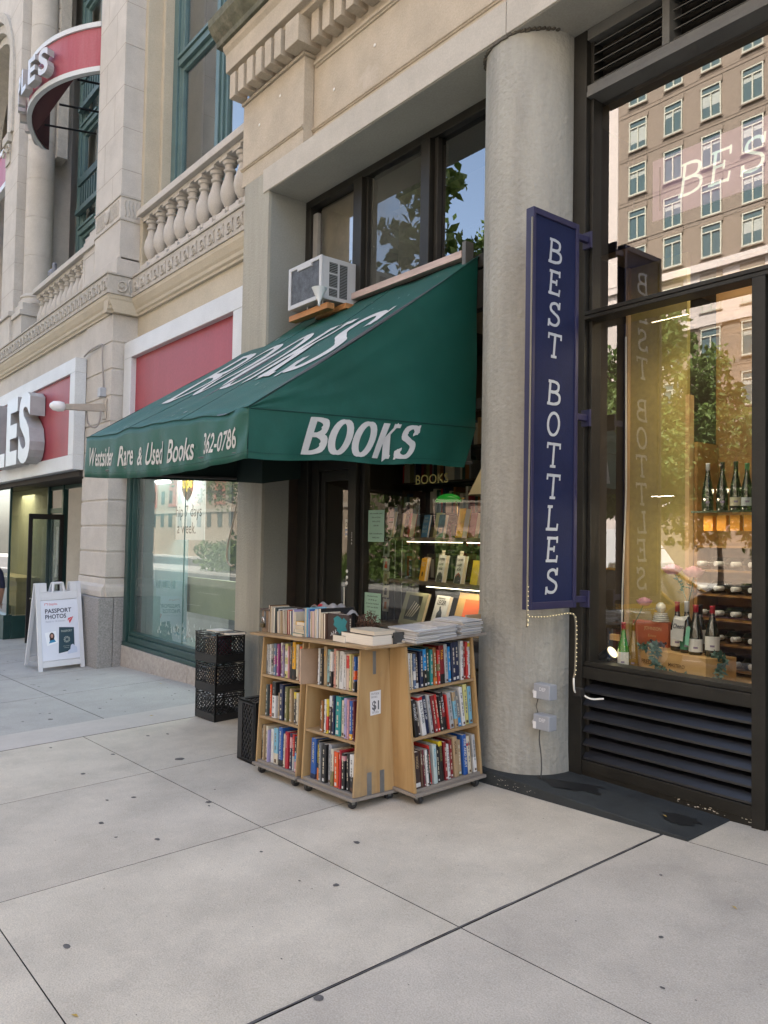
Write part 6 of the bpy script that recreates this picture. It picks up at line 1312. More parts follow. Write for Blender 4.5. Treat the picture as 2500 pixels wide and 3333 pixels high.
# face-out dark teal book
M = Matrix.Translation((x+.006, 2.955, top_z(x, 3))) @ Matrix.Rotation(.10, 4, 'Z') @ Matrix(((0, -1, 0, .20), (1, 0, 0, 0), (0, 0, 1, 0), (0, 0, 0, 1))) 
tb_ = book((0, 0, 0), 0, .035, .172, .20, 'dark brown', 'dark book standing face-out with a teal bird design beside the thick volume', rot=M)
b = MB(); rr = random.Random(77)
b.add([(.0 -.0008, .06+.05*math.cos(a*.52)*(1.2 if a % 2 else .7), .10+.055*math.sin(a*.52)*(1.1 if a % 3 else .6)) for a in range(12)], [tuple(range(12))]); b.add([(-.0012, .10+.04*math.cos(a*.52)*(1.2 if a % 2 else .8), .12+.04*math.sin(a*.52)) for a in range(12)], [tuple(range(12))])
b.build('cover_picture', mat('teal cover print', (.015, .17, .19), .4), tb_)
b = MB()
for (p, q) in (((.13, .06), (.15, .045)), ((.14, .07), (.135, .04)), ((.155, .055), (.17, .035)), ((.16, .06), (.16, .035)), ((.175, .045), (.185, .025)), ((.18, .05), (.17, .03))): b.tube([(-.0014, p[0]-.02, p[1]), (-.0014, q[0]-.02, q[1])], .0016, 4)
b.build('cover_script', cmat('white'), tb_)
# thick volume lying across the corner, and what lies on it
def flat_book(x, y, z, rz, t, w_, l_, col, label, fore_dir=1):
    # page block faces -y by default
    M = Matrix.Translation((x, y, z)) @ Matrix.Rotation(rz, 4, 'Z') @ Matrix(((0, 0, 1, 0), (0, -1, 0, w_), (1, 0, 0, 0), (0, 0, 0, 1)))
    return book((0, 0, 0), 0, t, l_, w_, col, label, rot=M, fore=True)
zt_ = top_z(-3.9, 3)
flat_book(-4.13, 2.90, zt_-.006, .0, .042, .17, .13, 'black', 'small black-covered book lying flat, partly under the thick brown volume')
flat_book(-4.045, 2.905, zt_, .06, .062, .20, .30, 'dark brown', 'thick dark brown volume with tan page edges, flat at the table corner')
flat_book(-3.98, 2.925, zt_+.064, .04, .024, .17, .235, 'cream', 'cream paperback lying on the thick dark brown volume')
flat_book(-4.10, 2.98, zt_+.045, -.1, .014, .14, .16, 'pale aqua', 'pale green booklet between the face-out book and the thick volume')
for i in range(3): flat_book(-3.93+.02*i, 3.10+.02*i, zt_+.0+.013*i, .1*i, .012, .16, .20, 'grey', ['grey booklet at the bottom of the pile behind the thick volume', 'grey booklet in the middle of the pile behind the thick volume', 'grey booklet on top of the pile behind the thick volume'][i])
b = MB(); b.box(-3.98, -3.74, 3.08, 3.20, zt_+.04, zt_+.055); b.box(-3.985, -3.975, 3.08, 3.2, zt_, zt_+.075); b.box(-3.745, -3.735, 3.08, 3.2, zt_, zt_+.075); b.box(-3.98, -3.74, 3.195, 3.205, zt_, zt_+.075)
o = b.build('tray', mat('grey black tray', (.05, .05, .048), .5), None); tag(o, 'shallow dark tray standing behind the thick brown volume', 'tray')
# crumpled grey cloth lying over the books
cl_ = MB(); n = 22
def cloth(u, v):
    x = -4.72+.42*u; y = 3.02+.22*v; z = top_z(x, y)+.165+.045*math.sin(u*3.1)*(1-abs(v-.5))+.014*math.sin(u*17+v*5)+.012*math.sin(v*13+u*4); return Vector((x, y, z-(abs(u-.5)*2)**4*.03))
sheet(cl_, cloth, [i/n for i in range(n+1)], [i/12 for i in range(13)]); o = cl_.build('cloth', mat('grey plastic cloth', (.30, .29, .29), .5, .12, 8)); o.data.shade_smooth(); sm = o.modifiers.new('t', 'SOLIDIFY'); sm.thickness = .002; tag(o, 'crumpled grey cloth with a red print lying over the books on the table', 'cloth')
b = MB(); sheet(b, lambda u, v: cloth(.25+.2*u, .05+.3*v)+Vector((0, 0, .004)), [i/6 for i in range(7)], [i/4 for i in range(5)]); b.build('red_print', mat('red cloth print', (.45, .03, .04), .6), o)
# dried brown plant heap
b = MB(); rr = random.Random(13)
for i in range(420):
    a = rr.uniform(0, 6.28); r = .075*rr.random()**.5; c = Vector((-4.02+1.2*r*math.cos(a), 3.10+r*math.sin(a), top_z(-4.0, 3.1)+.05+.15*rr.random()*(1-r*5))); d = Vector((rr.gauss(0, 1), rr.gauss(0, 1), rr.gauss(0, 1))).normalized()*.022; e = d.orthogonal().normalized()*.004
    b.add([c-e, c+e, c+d+Vector((0, 0, -.006))], [(0, 1, 2)])
o = b.build('dried_plant', mat('dried brown fronds', (.07, .035, .02), .9, .4, 20)); tag(o, 'brown dried frond heap behind the face-out dark book', 'plant')
# magazine piles on the right case
def mag_pile(y0, y1, n, dx, lab, seed, w_=.26):
    rr = random.Random(seed); z = gz(-3.66, 3.2)+.976+.019+.040*(y0-3.165)
    for i in range(n):
        tk_ = rr.uniform(.0045, .0085); o = None; b = MB(); jx, jy = rr.uniform(-.010, .010), rr.uniform(-.010, .010)
        b.box(-w_/2, w_/2, -(y1-y0)/2, (y1-y0)/2, 0, tk_*.86); o = b.build('magazine', [mat('magazine paper %d' % (i % 3), ((.56, .56, .55), (.46, .45, .45), (.38, .36, .32))[i % 3], .6, .05, 30)], None); ORG[o.name] = Vector((0, 0, 0))
        b = MB(); b.box(-w_/2-.0006, w_/2+.0006, -(y1-y0)/2-.0006, (y1-y0)/2+.0006, tk_*.86, tk_*.86+.0008); b.build('cover', mat('magazine cover %d' % ((i+seed) % 4), ((.60, .60, .60), (.52, .56, .62), (.56, .52, .48), (.6, .6, .58))[(i+seed) % 4], .25, .12, 9, coat=.3), o)
        o.matrix_world = Matrix.Translation((-3.63-w_/2+dx+jx, (y0+y1)/2+jy, z)) @ Matrix.Rotation(math.atan(.040), 4, 'X') @ Matrix.Rotation(rr.uniform(-.07, .07), 4, 'Z')
        tag(o, 'white magazine, %s from the bottom of the %s' % (ORD[i] if i else 'first', lab), 'magazine', 'white magazines on the right bookcase'); z += tk_+.0012
mag_pile(3.155, 3.345, 10, .015, 'pile nearest the thick volume', 3); mag_pile(3.355, 3.525, 11, -.02, 'middle pile on the right bookcase', 8, .24); mag_pile(3.56, 3.74, 11, -.01, 'pile nearest the round column', 15)
o = book((-3.80, 3.745, gz(-3.66, 3.7)+.99), 0, .012, .11, .14, 'tan', 'tan book standing on edge behind the last magazine pile', fore=True)

# ============================================================ MILK CRATES
M_cr = mat('black crate plastic', (.012, .012, .013), .42, .2, 8, spec=.5)
def crate_side(b, L_, H, T, xf, seed=0):
    """lattice side: xf maps (u, h, depth)"""
    def bar(u0, u1, h0, h1, d0=0, d1=T):
        vs = [xf(u, h, d) for h in (h0, h1) for d in (d0, d1) for u in (u0, u1)]
        b.add(vs, [(0, 2, 3, 1), (4, 5, 7, 6), (0, 1, 5, 4), (2, 6, 7, 3), (0, 4, 6, 2), (1, 3, 7, 5)])
    bar(0, L_, 0, .065); bar(0, L_, H-.052, H-.040, 0, T*.6); bar(0, L_, H-.008, H, -.004, T); bar(0, L_, H-.030, H-.022, -.002, T*.6)
    bar(0, .018, .0651, H-.0081); bar(L_-.018, L_, .0651, H-.0081)
    hx = [.018, .10, L_-.10, L_-.018]
    bar(.018, L_-.018, .0651, .072, -.003, T*.4)
    # diagonal lattice
    st = .040; W_ = L_-.036; Hh = H-.052-.066
    for s in (1, -1):
        k = -int(Hh/st)-1
        while k*st < W_+Hh:
            pts = []
            u0 = k*st; 
            for (h) in (0, Hh):
                u = u0+h*1.0
                pts.append((u, h))
            (ua, ha), (ub, hb2) = pts
            if ua < 0: ha += -ua; ua = 0
            if ub > W_: hb2 -= ub-W_; ub = W_
            if ub > ua+.004:
                if s < 0: ua, ub = W_-ua, W_-ub
                b.tube([xf(.018+ua, .066+ha, T*.5), xf(.018+ub, .066+hb2, T*.5)], .0052, 4)
            k += 1
    # handle rim
    c = L_/2; b.tube([xf(c+.055*math.cos(a), H-.075+.022*math.sin(a), T*.3) for a in [i*math.pi/8 for i in range(17)]], .005, 5)
def make_crate():
    t = thing('milk_crate', 'x', 'crate', (0, 0, 0), group='black plastic milk crates'); W_, D_, H = .33, .33, .272
    names = []
    for q, xf in enumerate((lambda u, h, d: Vector((u, d, h)), lambda u, h, d: Vector((W_-d, u, h)), lambda u, h, d: Vector((W_-u, D_-d, h)), lambda u, h, d: Vector((d, D_-u, h)))):
        b = MB(); crate_side(b, .33, H, .010, xf); b.build('lattice_side', M_cr, t)
    b = MB(); b.box(.01, W_-.01, .01, D_-.01, 0, .006); b.build('floor', M_cr, t)
    return t
cr0 = make_crate(); cx, cy = -7.10, 3.42
gq = gz(-6.9, 3.5); base = Matrix.Translation((-6.76, 3.42, gq+.0)) @ Matrix.Rotation(R(4), 4, 'Z') @ Matrix.Translation((-.33, 0, 0))
labs = ['black milk crate at the bottom of the stack of three', 'black milk crate in the middle of the stack, with papers inside', 'top black milk crate of the stack, full of books']
crs = [cr0]+[copy_tree(cr0) for _ in range(3)]
for i in range(3): crs[i].matrix_world = Matrix.Translation((0, 0, gq+.274*i)) @ Matrix.Translation((-6.76, 3.42, 0)) @ Matrix.Rotation(R(4+(i-1)*1.2), 4, 'Z') @ Matrix.Translation((-.36, 0, 0)) ; crs[i]['label'] = labs[i]; crs[i].scale = (1.15, .95, 1)
crs[3].matrix_world = Matrix.Translation((-5.50, 2.93, gz(-5.4, 3)+.33)) @ Matrix.Rotation(R(-3), 4, 'Z') @ Matrix.Rotation(R(90), 4, 'X') @ Matrix.Scale(1.25, 4, (0, 1, 0)) @ Matrix.Translation((0, -.33, -.30)) if False else Matrix.Translation((-5.46, 2.95, gz(-5.4, 3)+.005)) @ Matrix.Rotation(R(4), 4, 'Z') @ Matrix.Rotation(R(90), 4, 'Y') @ Matrix.Translation((-.33, 0, 0)) @ Matrix.Scale(1.18, 4, (1, 0, 0))
crs[3].matrix_world = Matrix.Translation((-5.45, 2.96, gz(-5.4, 3)+.46)) @ Matrix.Rotation(R(90), 4, 'Y') @ Matrix.Scale(1.38, 4, (1, 0, 0))
crs[3]['label'] = 'black milk crate tipped on its side beside the left bookcase'
# contents
rr = random.Random(41); zc_ = gq+.274*2+.01
for i, (t, h, c) in enumerate(((30, 21, 'tan'), (26, 22, 'cream'), (32, 21, 'brown'), (24, 23, 'light blue'), (30, 22, 'orange'), (28, 21, 'cream'), (26, 22, 'maroon'))):
    book((-7.07+i*.036, 3.47, zc_), .06, t*.001, h*.01, .16, c, '%s book, %s from the left inside the top milk crate' % (c, ORD[i] if i else 'first'), fore=True)
M = Matrix.Translation((-7.02, 3.45, zc_+.265)) @ Matrix.Rotation(.15, 4, 'Z') @ Matrix(((0, 0, 1, 0), (0, -1, 0, .17), (1, 0, 0, 0), (0, 0, 0, 1)))
book((0, 0, 0), 0, .012, .20, .17, 'white', 'thin white book lying flat on top of the top milk crate', rot=M)
M = Matrix.Translation((-6.88, 3.47, zc_+.262)) @ Matrix.Rotation(-.25, 4, 'Z') @ Matrix.Rotation(.42, 4, 'Y') @ Matrix(((0, 0, 1, 0), (0, -1, 0, .17), (1, 0, 0, 0), (0, 0, 0, 1)))
book((0, 0, 0), 0, .024, .24, .17, 'navy', 'navy book poking up at a slant from the top milk crate', rot=Matrix.Translation((-6.86, 3.48, zc_+.235)) @ Matrix.Rotation(-.12, 4, 'Z') @ Matrix.Rotation(-.10, 4, 'Y') @ Matrix(((0, 0, 1, 0), (0, -1, 0, .2), (1, 0, 0, 0), (0, 0, 0, 1))))
for i in range(6):
    book((-7.06+i*.045, 3.48, gq+.274+.01), .05, .034, .18+.01*(i % 2), .15, ['light grey', 'white', 'grey', 'light grey', 'cream', 'grey'][i], '%s booklet, %s from the left inside the middle milk crate' % (['light grey', 'white', 'grey', 'pale', 'cream', 'dull grey'][i], ORD[i] if i else 'first'), fore=True)
# ============================================================ BOOKSHOP WINDOW DISPLAY
M_shf = mat('dark shelf wood', (.10, .07, .04), .55, .2, 6)
ds = thing('display_shelves', 'two long dark shelves with LED strips inside the bookshop window', 'shelf', (-4.8, 4.75, 1.2))
b = MB(); b.box(-5.60, -3.95, 4.60, 4.86, 1.598, 1.628); b.build('shelf', M_shf, ds)
b = MB(); b.box(-5.70, -3.95, 4.60, 4.86, 1.215, 1.245); b.build('shelf', M_shf, ds)
b = MB(); b.box(-5.80, -3.95, 4.45, 4.9, .82, .85); b.build('shelf', M_shf, ds)
b = MB(); b.box(-5.62, -5.58, 4.84, 4.88, .82, 2.0); b.build('upright', M_shf, ds)
M_strip_l = emis('LED strip', (1, .86, .62), 1.0)
for x0, x1, z in ((-5.42, -4.72, 1.585), (-4.66, -3.96, 1.585), (-5.15, -4.05, 1.198)):
    b = MB(); b.box(x0, x1, 4.60, 4.615, z, z+.006); b.build('led_strip', M_strip_l, ds)
area('shelf_led_upper', (-4.7, 4.62, 1.57), 1.3, .22, (1, .80, .52), sy=.03); area('shelf_led_lower', (-4.7, 4.62, 1.19), 1.2, .28, (1, .80, .52), sy=.03); area('shelf_led_top', (-4.8, 4.55, 2.55), 1.2, .35, (1, .80, .55), sy=.1)
def stand_book(x, z, w_, h, t, col, label, y=4.66, yaw=-.35, tilt=-.16, parts=()):
    """face-out display book: cover towards the street, leaning back"""
    M = Matrix.Translation((x, y, z)) @ Matrix.Rotation(yaw, 4, 'Z') @ Matrix.Rotation(tilt, 4, 'X')
    b = MB(); b.box(0, w_, 0, .003, 0, h); b.box(0, w_, t-.003, t, 0, h); b.box(0, .003, .0031, t-.0031, 0, h); o = b.build('book', cmat(col, .35) if isinstance(col, str) else col, None); ORG[o.name] = Vector((0, 0, 0))
    b = MB(); b.box(.0035, w_-.003, .0035, t-.0035, .002, h-.002); b.build('page_block', M_page, o)
    for (nm, mm, polys) in parts:
        b = MB()
        for k, pl in enumerate(polys):
            if isinstance(pl, tuple) and isinstance(pl[0], str): text(b, pl[0], lambda u, v: Vector((pl[1]*w_+u, -.0025, pl[2]*h+v)), pl[3]*h, pl[4]*w_ if pl[4] else None, .02)
            else: b.add([(u*w_, -.0012-.0003*k, v*h) for u, v in pl], [tuple(range(len(pl)))])
        b.build(nm, mm, o)
    tag(o, label, 'book'); o.matrix_world = M; return o
W_, K_ = cmat('white'), cmat('black')
def disc(cx_, cy_, rx, ry, n=18): return [(cx_+rx*math.cos(6.283*i/n), cy_+ry*math.sin(6.283*i/n)) for i in range(n)]
Z2 = 1.63
stand_book(-5.83+.04, Z2, .13, .24, .03, 'white', 'black and white book with boxed panels, leftmost on the upper display shelf', parts=[('cover_print', K_, [[(.05, .55), (.95, .55), (.95, .60), (.05, .60)], [(.05, .75), (.95, .75), (.95, .78), (.05, .78)], [(.05, .05), (.9, .05), (.9, .35), (.05, .3)]]), ('cover_band', cmat('pink'), [[(.05, .62), (.9, .62), (.9, .73), (.05, .73)]])])
stand_book(-5.66, Z2, .13, .22, .03, 'black', 'black book with fine white lines of print on the upper display shelf', parts=[('cover_print', W_, [[(.3, v), (.7, v), (.7, v+.012), (.3, v+.012)] for v in [.2+.06*i for i in range(10)]])])
stand_book(-5.50, Z2, .06, .22, .05, 'red', 'red book turned sideways with its pages to the right')
stand_book(-5.30, Z2, .14, .20, .02, mat('sea blue cover', (.05, .20, .36), .4, .25, 8), 'blue book reading JOAN DIDION BLUE NIGHTS on the upper shelf', parts=[('cover_lettering', cmat('pale aqua'), [('JOAN', .2, .82, .09, .6), ('DIDION', .15, .66, .10, .7), ('BLUE', .2, .40, .12, .6), ('NIGHTS', .12, .20, .12, .76)])])
stand_book(-5.20, Z2, .13, .22, .03, 'pale yellow', 'yellow-edged book behind the sea picture book', y=4.71)
stand_book(-5.10, Z2, .14, .20, .03, mat('sea picture cover', (.04, .13, .16), .35, .6, 16, stain=((.4, .45, .42), .8, .55)), 'book with a dark sea picture and a pale title box', parts=[('cover_label', cmat('cream'), [[(.2, .22), (.8, .22), (.8, .42), (.2, .42)]]), ('cover_lettering', K_, [('POWER', .28, .29, .07, .44)])])
stand_book(-4.86, Z2, .13, .25, .05, mat('yellow orange cover', (.75, .42, .03), .4, .4, 12, stain=((.7, .12, .03), .9, .52)), 'yellow and orange book leaning at the right of the upper shelf')
stand_book(-4.71, Z2, .12, .21, .04, 'dark red', 'dark red book at the right end of the upper shelf')
stand_book(-4.60, Z2, .12, .20, .03, 'pale aqua', 'pale book with dark swirls beside the dark red one', parts=[('cover_print', mat('green swirl', (.02, .15, .1), .5), [disc(.5, .5, .3, .2), disc(.4, .2, .2, .1)])])
Z1 = 1.247
stand_book(-5.34, Z1, .10, .21, .03, 'tan', 'plain tan book standing behind the orange one on the lower shelf', y=4.70)
stand_book(-5.32, Z1, .125, .20, .025, 'golden yellow', 'bright orange yellow book with a small black figure on the lower shelf', parts=[('cover_lettering', cmat('cream'), [('Crying in', .15, .76, .085, .7), ('H Mart', .25, .64, .085, .5)]), ('cover_author', K_, [('Michelle Zauner', .15, .90, .05, .7)]), ('cover_picture', K_, [disc(.5, .30, .12, .10), [(.40, .2), (.60, .2), (.58, .30), (.42, .30)]])])
for i, xx in enumerate((-5.10, -4.875)):
    hc = ('mauve', 'orange red')[i]
    o = stand_book(xx, Z1, .15, .235, .035, 'white', 'white book CHILDREN OF BLOOD AND BONE with a %s hair band, %s of the pair' % (('violet', 'left'), ('red', 'right'))[i], parts=[('cover_portrait', mat('charcoal print', (.03, .03, .035), .5, .5, 20), [disc(.5, .14, .42, .22), [(.08, .0), (.92, .0), (.92, .14), (.08, .14)]]), ('hair_band', cmat(hc), [[(.16, .27), (.5, .39), (.84, .27), (.80, .21), (.5, .31), (.20, .21)]]), ('portrait_mark', W_, [[(.30, .10), (.42, .08), (.42, .095), (.30, .115)], [(.58, .08), (.72, .10), (.72, .115), (.58, .095)]]), ('cover_lettering', K_, [('CHILDREN', .12, .80, .085, .76), ('OF', .45, .735, .04, .1), ('BLOOD', .22, .62, .09, .56), ('AND', .44, .555, .035, .14), ('BONE', .26, .45, .09, .5)])])
    b = MB(); b.box(.03, .10, .004, .006, .235, .275); b.build('price_slip', cmat('cream'), o); b = MB(); text(b, '$8 off', lambda u, v: Vector((.036+u, .003, .248+v)), .014, .055); b.build('price_lettering', K_, o)
stand_book(-4.68, Z1, .13, .20, .03, 'yellow', 'yellow book at the right end of the lower shelf beside the column')
Z0_ = .852
stand_book(-5.53, Z0_, .37, .30, .03, mat('sage mount', (.26, .26, .17), .7, .1, 3), 'large sage green art book with a dark brush painting', y=4.60, yaw=-.15, tilt=-.3, parts=[('cover_picture', mat('dark painting', (.035, .04, .03), .5, .7, 5, stain=((.40, .38, .27), .9, .56)), [[(.20, .16), (.80, .16), (.80, .90), (.20, .90)]]), ('brush_stroke', cmat('cream'), [[(.25+.09*k, .25), (.28+.09*k, .25), (.52+.09*k, .72-.04*k), (.49+.09*k, .74-.04*k)] for k in range(4)])])
stand_book(-5.11, Z0_, .20, .29, .03, 'white', 'white art book reading FERNAND LEGER with a black and red figure', y=4.60, yaw=-.15, tilt=-.3, parts=[('cover_lettering', K_, [('LEGER', .18, .72, .14, .64), ('FERNAND', .18, .89, .05, .5)]), ('cover_figure', K_, [[(.30, .30), (.72, .30), (.66, .50), (.52, .62), (.50, .68), (.40, .66), (.42, .55), (.30, .46)]]), ('cover_base', cmat('crimson'), [[(.15, .0), (.85, .0), (.78, .28), (.25, .20)]])])
stand_book(-4.86, Z0_, .40, .33, .03, mat('ochre cover', (.50, .32, .10), .6, .1, 4), 'ochre art book with a glowing orange square', y=4.62, yaw=-.15, tilt=-.3, parts=[('cover_square', mat('orange square', (.80, .13, .01), .5), [[(.26, .35), (.78, .35), (.78, .84), (.26, .84)]])])
# green banker lamp and cream lampshade
bl = thing('bankers_lamp', 'brass desk lamp with a green glass shade on the upper display shelf', 'lamp', (-5.05, 4.80, 1.63))
b = MB(); prof = [(0, .085), (.03, .08), (.055, .055), (.068, .02), (.07, -.01)]; n = 14
vs = []; 
for i in range(17):
    s = -1+2*i/16; k = math.sqrt(max(0, 1-abs(s)**3))*.85+.15*(1-abs(s))
    for j in range(n+1):
        a = math.pi*j/n; vs.append((-5.10+s*.15, 4.80-.075*math.cos(a)*k, 1.945+.075*math.sin(a)*k))
b.add(vs, [(i*(n+1)+j, i*(n+1)+j+1, (i+1)*(n+1)+j+1, (i+1)*(n+1)+j) for i in range(16) for j in range(n)])
gm = emis('green glass shade', (.02, .26, .03), .06); gm.node_tree.nodes['Principled BSDF'].inputs['Roughness'].default_value = .08
o = b.build('shade', gm, bl, 0, True)
b = MB(); b.tube([(-5.0, 4.82, 1.63), (-5.0, 4.82, 1.90), (-5.03, 4.81, 1.97), (-5.08, 4.80, 2.01)], .008, 8); b.lathe([(.06, 0), (.05, .015), (.01, .02)], (-5.0, 4.82, 1.63), 20); b.tube([(-4.96, 4.8, 1.965), (-4.90, 4.8, 1.97)], .006, 6); b.build('stem', mat('polished brass', (.65, .42, .14), .2, metal=1), bl, 0, True)
ls = thing('table_lamp', 'cream cone lampshade beside the column inside the bookshop window', 'lamp', (-4.55, 4.75, 1.63))
b = MB(); b.lathe([(.20, 1.985), (.06, 2.28)], (-4.57, 4.80, 0), 28, cap=False); b.build('lamp_shade', mat('cream shade', (.50, .42, .27), .8, .05, 4), ls, 0, True)
b = MB(); b.lathe([(.07, 1.63), (.05, 1.66), (.02, 1.72), (.03, 1.82), (.015, 1.95), (.012, 2.05)], (-4.57, 4.80, 0), 16); b.build('lamp_base', MATS['polished brass'], ls, 0, True)
# green notices, painted word, postcards
M_mint = mat('mint paper', (.30, .48, .37), .7, .05, 3)
for x0, x1, z0, z1, L_, lb in ((-5.704, -5.473, 1.582, 1.866, ('We transfer your', 'LPs to CD &', 'VHS to DVD', '$25.00', '', 'Gift Certificates', 'APPLE PAY'), 'mint green notice taped high on the bookshop glass, about LP transfers'), (-5.740, -5.502, .865, 1.123, ('Outside books', '$1.00 & up', 'priced as marked.', "CD's are $2.00", 'Tax incl.', "LP's are $3.00 each", 'for $5.00'), 'mint green notice low on the bookshop glass, about outside book prices')):
    nt_ = thing('notice', lb, 'notice', (x0, 4.37, z0)); b = MB(); b.box(x0, x1, 4.378, 4.380, z0, z1); b.build('paper', M_mint, nt_)
    b = MB(); st = (z1-z0-.03)/len(L_)
    for i, s in enumerate(L_):
        if s: text(b, s, frame(((x0+x1)/2, 4.3765, z1-.035-i*st), (1, 0, 0), (0, 0, 1)), .012, min(.19, .0115*len(s)), .015, align='c')
    b.build('lettering', K_, nt_)
b = MB(); text(b, 'BOOKS', frame((-5.06, 4.382, 2.072), (1, 0, 0), (0, 0, 1)), .080, .40, .0); o = b.build('window_lettering', mat('gold leaf paint', (.38, .33, .10), .5)); tag(o, 'gold painted word BOOKS on the bookshop window glass', 'lettering')
os_ = thing('open_sign', 'white and blue OPEN sign behind the bookshop door glass', 'sign', (-6.05, 4.4, 1.62)); b = MB(); b.box(-6.08, -5.99, 4.395, 4.398, 1.62, 1.79); b.build('board', cmat('white'), os_); b = MB(); text(b, 'OPEN', frame((-6.075, 4.3935, 1.715), (1, 0, 0), (0, 0, 1)), .05, .08, .03); b.build('lettering', K_, os_)
b = MB(); b.box(-6.077, -5.993, 4.392, 4.394, 1.635, 1.70); pq = b.build('blue_panel', cmat('blue'), os_); b = MB(); text(b, 'COME IN', frame((-6.07, 4.3905, 1.66), (1, 0, 0), (0, 0, 1)), .02, .07, .02); b.build('panel_lettering', cmat('white'), os_)
b = MB(); b.box(-6.045, -5.99, 4.393, 4.396, 1.95, 2.06); o = b.build('door_sticker', cmat('blue')); tag(o, 'small blue and white sticker high behind the door glass', 'sticker')
pr_ = thing('postcard_rack', 'wire rack of postcards hanging inside the bookshop window', 'rack', (-5.85, 4.7, .85))
b = MB()
for xx in (-5.86, -5.74, -5.64): b.tube([(xx, 4.73, .80), (xx, 4.73, 1.62)], .003, 5)
b.build('wire', mat('wire', (.4, .4, .4), .3, metal=.8), pr_)
for i, (z, c1, c2) in enumerate(((1.44, 'light grey', 'black'), (1.31, 'white', 'red'), (1.19, 'cream', 'tan'), (1.06, 'cream', 'dark brown'), (.93, 'cream', 'orange'))):
    pc = stand_book(-5.885, z, .115, .115 if i else .15, .006, c1, 'postcard with %s picture, %s from top in the hanging rack' % (c2, ORD[i] if i else 'first'), y=4.70, yaw=-.2, tilt=-.08, parts=[('picture', cmat(c2), [[(.25, .2), (.75, .2), (.70, .8), (.3, .75)]])]); pc.name = 'postcard'; pc['category'] = 'postcard'
# dim books on tall shelves at the back of the shop
bs_ = thing('tall_bookshelves', 'tall dark bookshelves lining the back of the dim bookshop', 'bookcase', (-5, 5.8, 0))
b = MB(); b.box(-7.1, -3.5, 6.05, 6.1, 0, 3.6)
for z in (1.2, 1.55, 1.9, 2.25, 2.6): b.box(-7.1, -3.5, 5.8, 6.05, z-.02, z)
b.build('shelving', mat('dark shelving', (.03, .02, .012), .7), bs_)
rr = random.Random(55); b = MB(); cols_ = ['dark red', 'brown', 'tan', 'cream', 'navy', 'dark green', 'red', 'grey', 'orange brown', 'olive']
for z in (1.2, 1.55, 1.9, 2.25, 2.6):
    x = -6.95
    while x < -3.9:
        w_ = .045*rr.uniform(.5, 1.2); b.box(x, x+w_, 5.82, 5.98, z+.001, z+.25*rr.uniform(.7, 1.15), rr.randrange(10)); x += w_+.003+(.25 if rr.random() < .05 else 0)
o = b.build('shelved_books', [cmat(c) for c in cols_]); tag(o, 'rows of dim book spines on the dark shelves at the back of the bookshop', 'books', kind='stuff')
# tall shelf end beside column
# ============================================================ WINE WINDOW DISPLAY
M_gd = mat('dark bottle glass', (.012, .016, .010), .08, spec=1, coat=.5); M_gg = mat('green bottle glass', (.03, .20, .01), .06, spec=1, coat=.5); M_ga = mat('amber bottle glass', (.22, .12, .01), .06, spec=1)
M_lab = mat('wine label paper', (.66, .66, .62), .6, .05, 20); M_cap = mat('red capsule', (.42, .015, .03), .3, spec=.7); M_capw = mat('white capsule', (.62, .63, .64), .35); M_capk = mat('black capsule', (.02, .02, .02), .35)
def bottle(x, y, z, label, glass_m, cap_m, style='b', lab_m=None, h=.31, r=.040, lab_h=(.06, .15), face=-.75):
    t = thing('wine_bottle', label, 'bottle', (x, y, z)); ORG[t.name] = Vector((0, 0, 0))
    lab_h = lab_h; prof = {'b': [(.9, 0), (1, .01), (1, .13), (.96, .155), (.75, .185), (.45, .215), (.36, .235), (.345, .30), (.37, .302), (.37, .31)], 'f': [(.9, 0), (1, .01), (1, .11), (.93, .14), (.72, .18), (.48, .22), (.37, .25), (.34, .30), (.36, .302), (.36, .31)]}[style]
    b = MB(); b.lathe([(a*r, c*h/.31) for a, c in prof], (0, 0, 0), 24); o = b.build('glass', glass_m, t, 0, False); autosmooth(o, 35)
    b = MB(); b.lathe([(.365*r, h*.80), (.36*r, h*.97), (.385*r, h*.975), (.385*r, h*1.003)], (0, 0, 0), 16); b.build('capsule', cap_m, t, 0, True)
    b = MB(); b.lathe([(r+.0006, lab_h[0]*h/.31), (r+.0006, lab_h[1]*h/.31)], (0, 0, 0), 14, cap=False, a0=-math.pi/2+face*0-1.2+.5, a1=-math.pi/2+1.2+.5); lo_ = b.build('label', lab_m or M_lab, t)
    b = MB(); b.lathe([(r+.0012, lab_h[0]*h/.31+.02), (r+.0012, lab_h[0]*h/.31+.032)], (0, 0, 0), 6, cap=False, a0=-math.pi/2+.2, a1=-math.pi/2+.8); b.build('label_print', cmat('mauve'), lo_)
    return t
wc = thing('wooden_wine_crate', 'pale wooden wine crate used as a plinth in the wine shop window', 'crate', (-2.8, 4.7, .77))
M_pine = wood('pale pine', (.62, .40, .17), (.52, .31, .12), (.1, 1, 1), 12, .55, g=.1, knots=False)
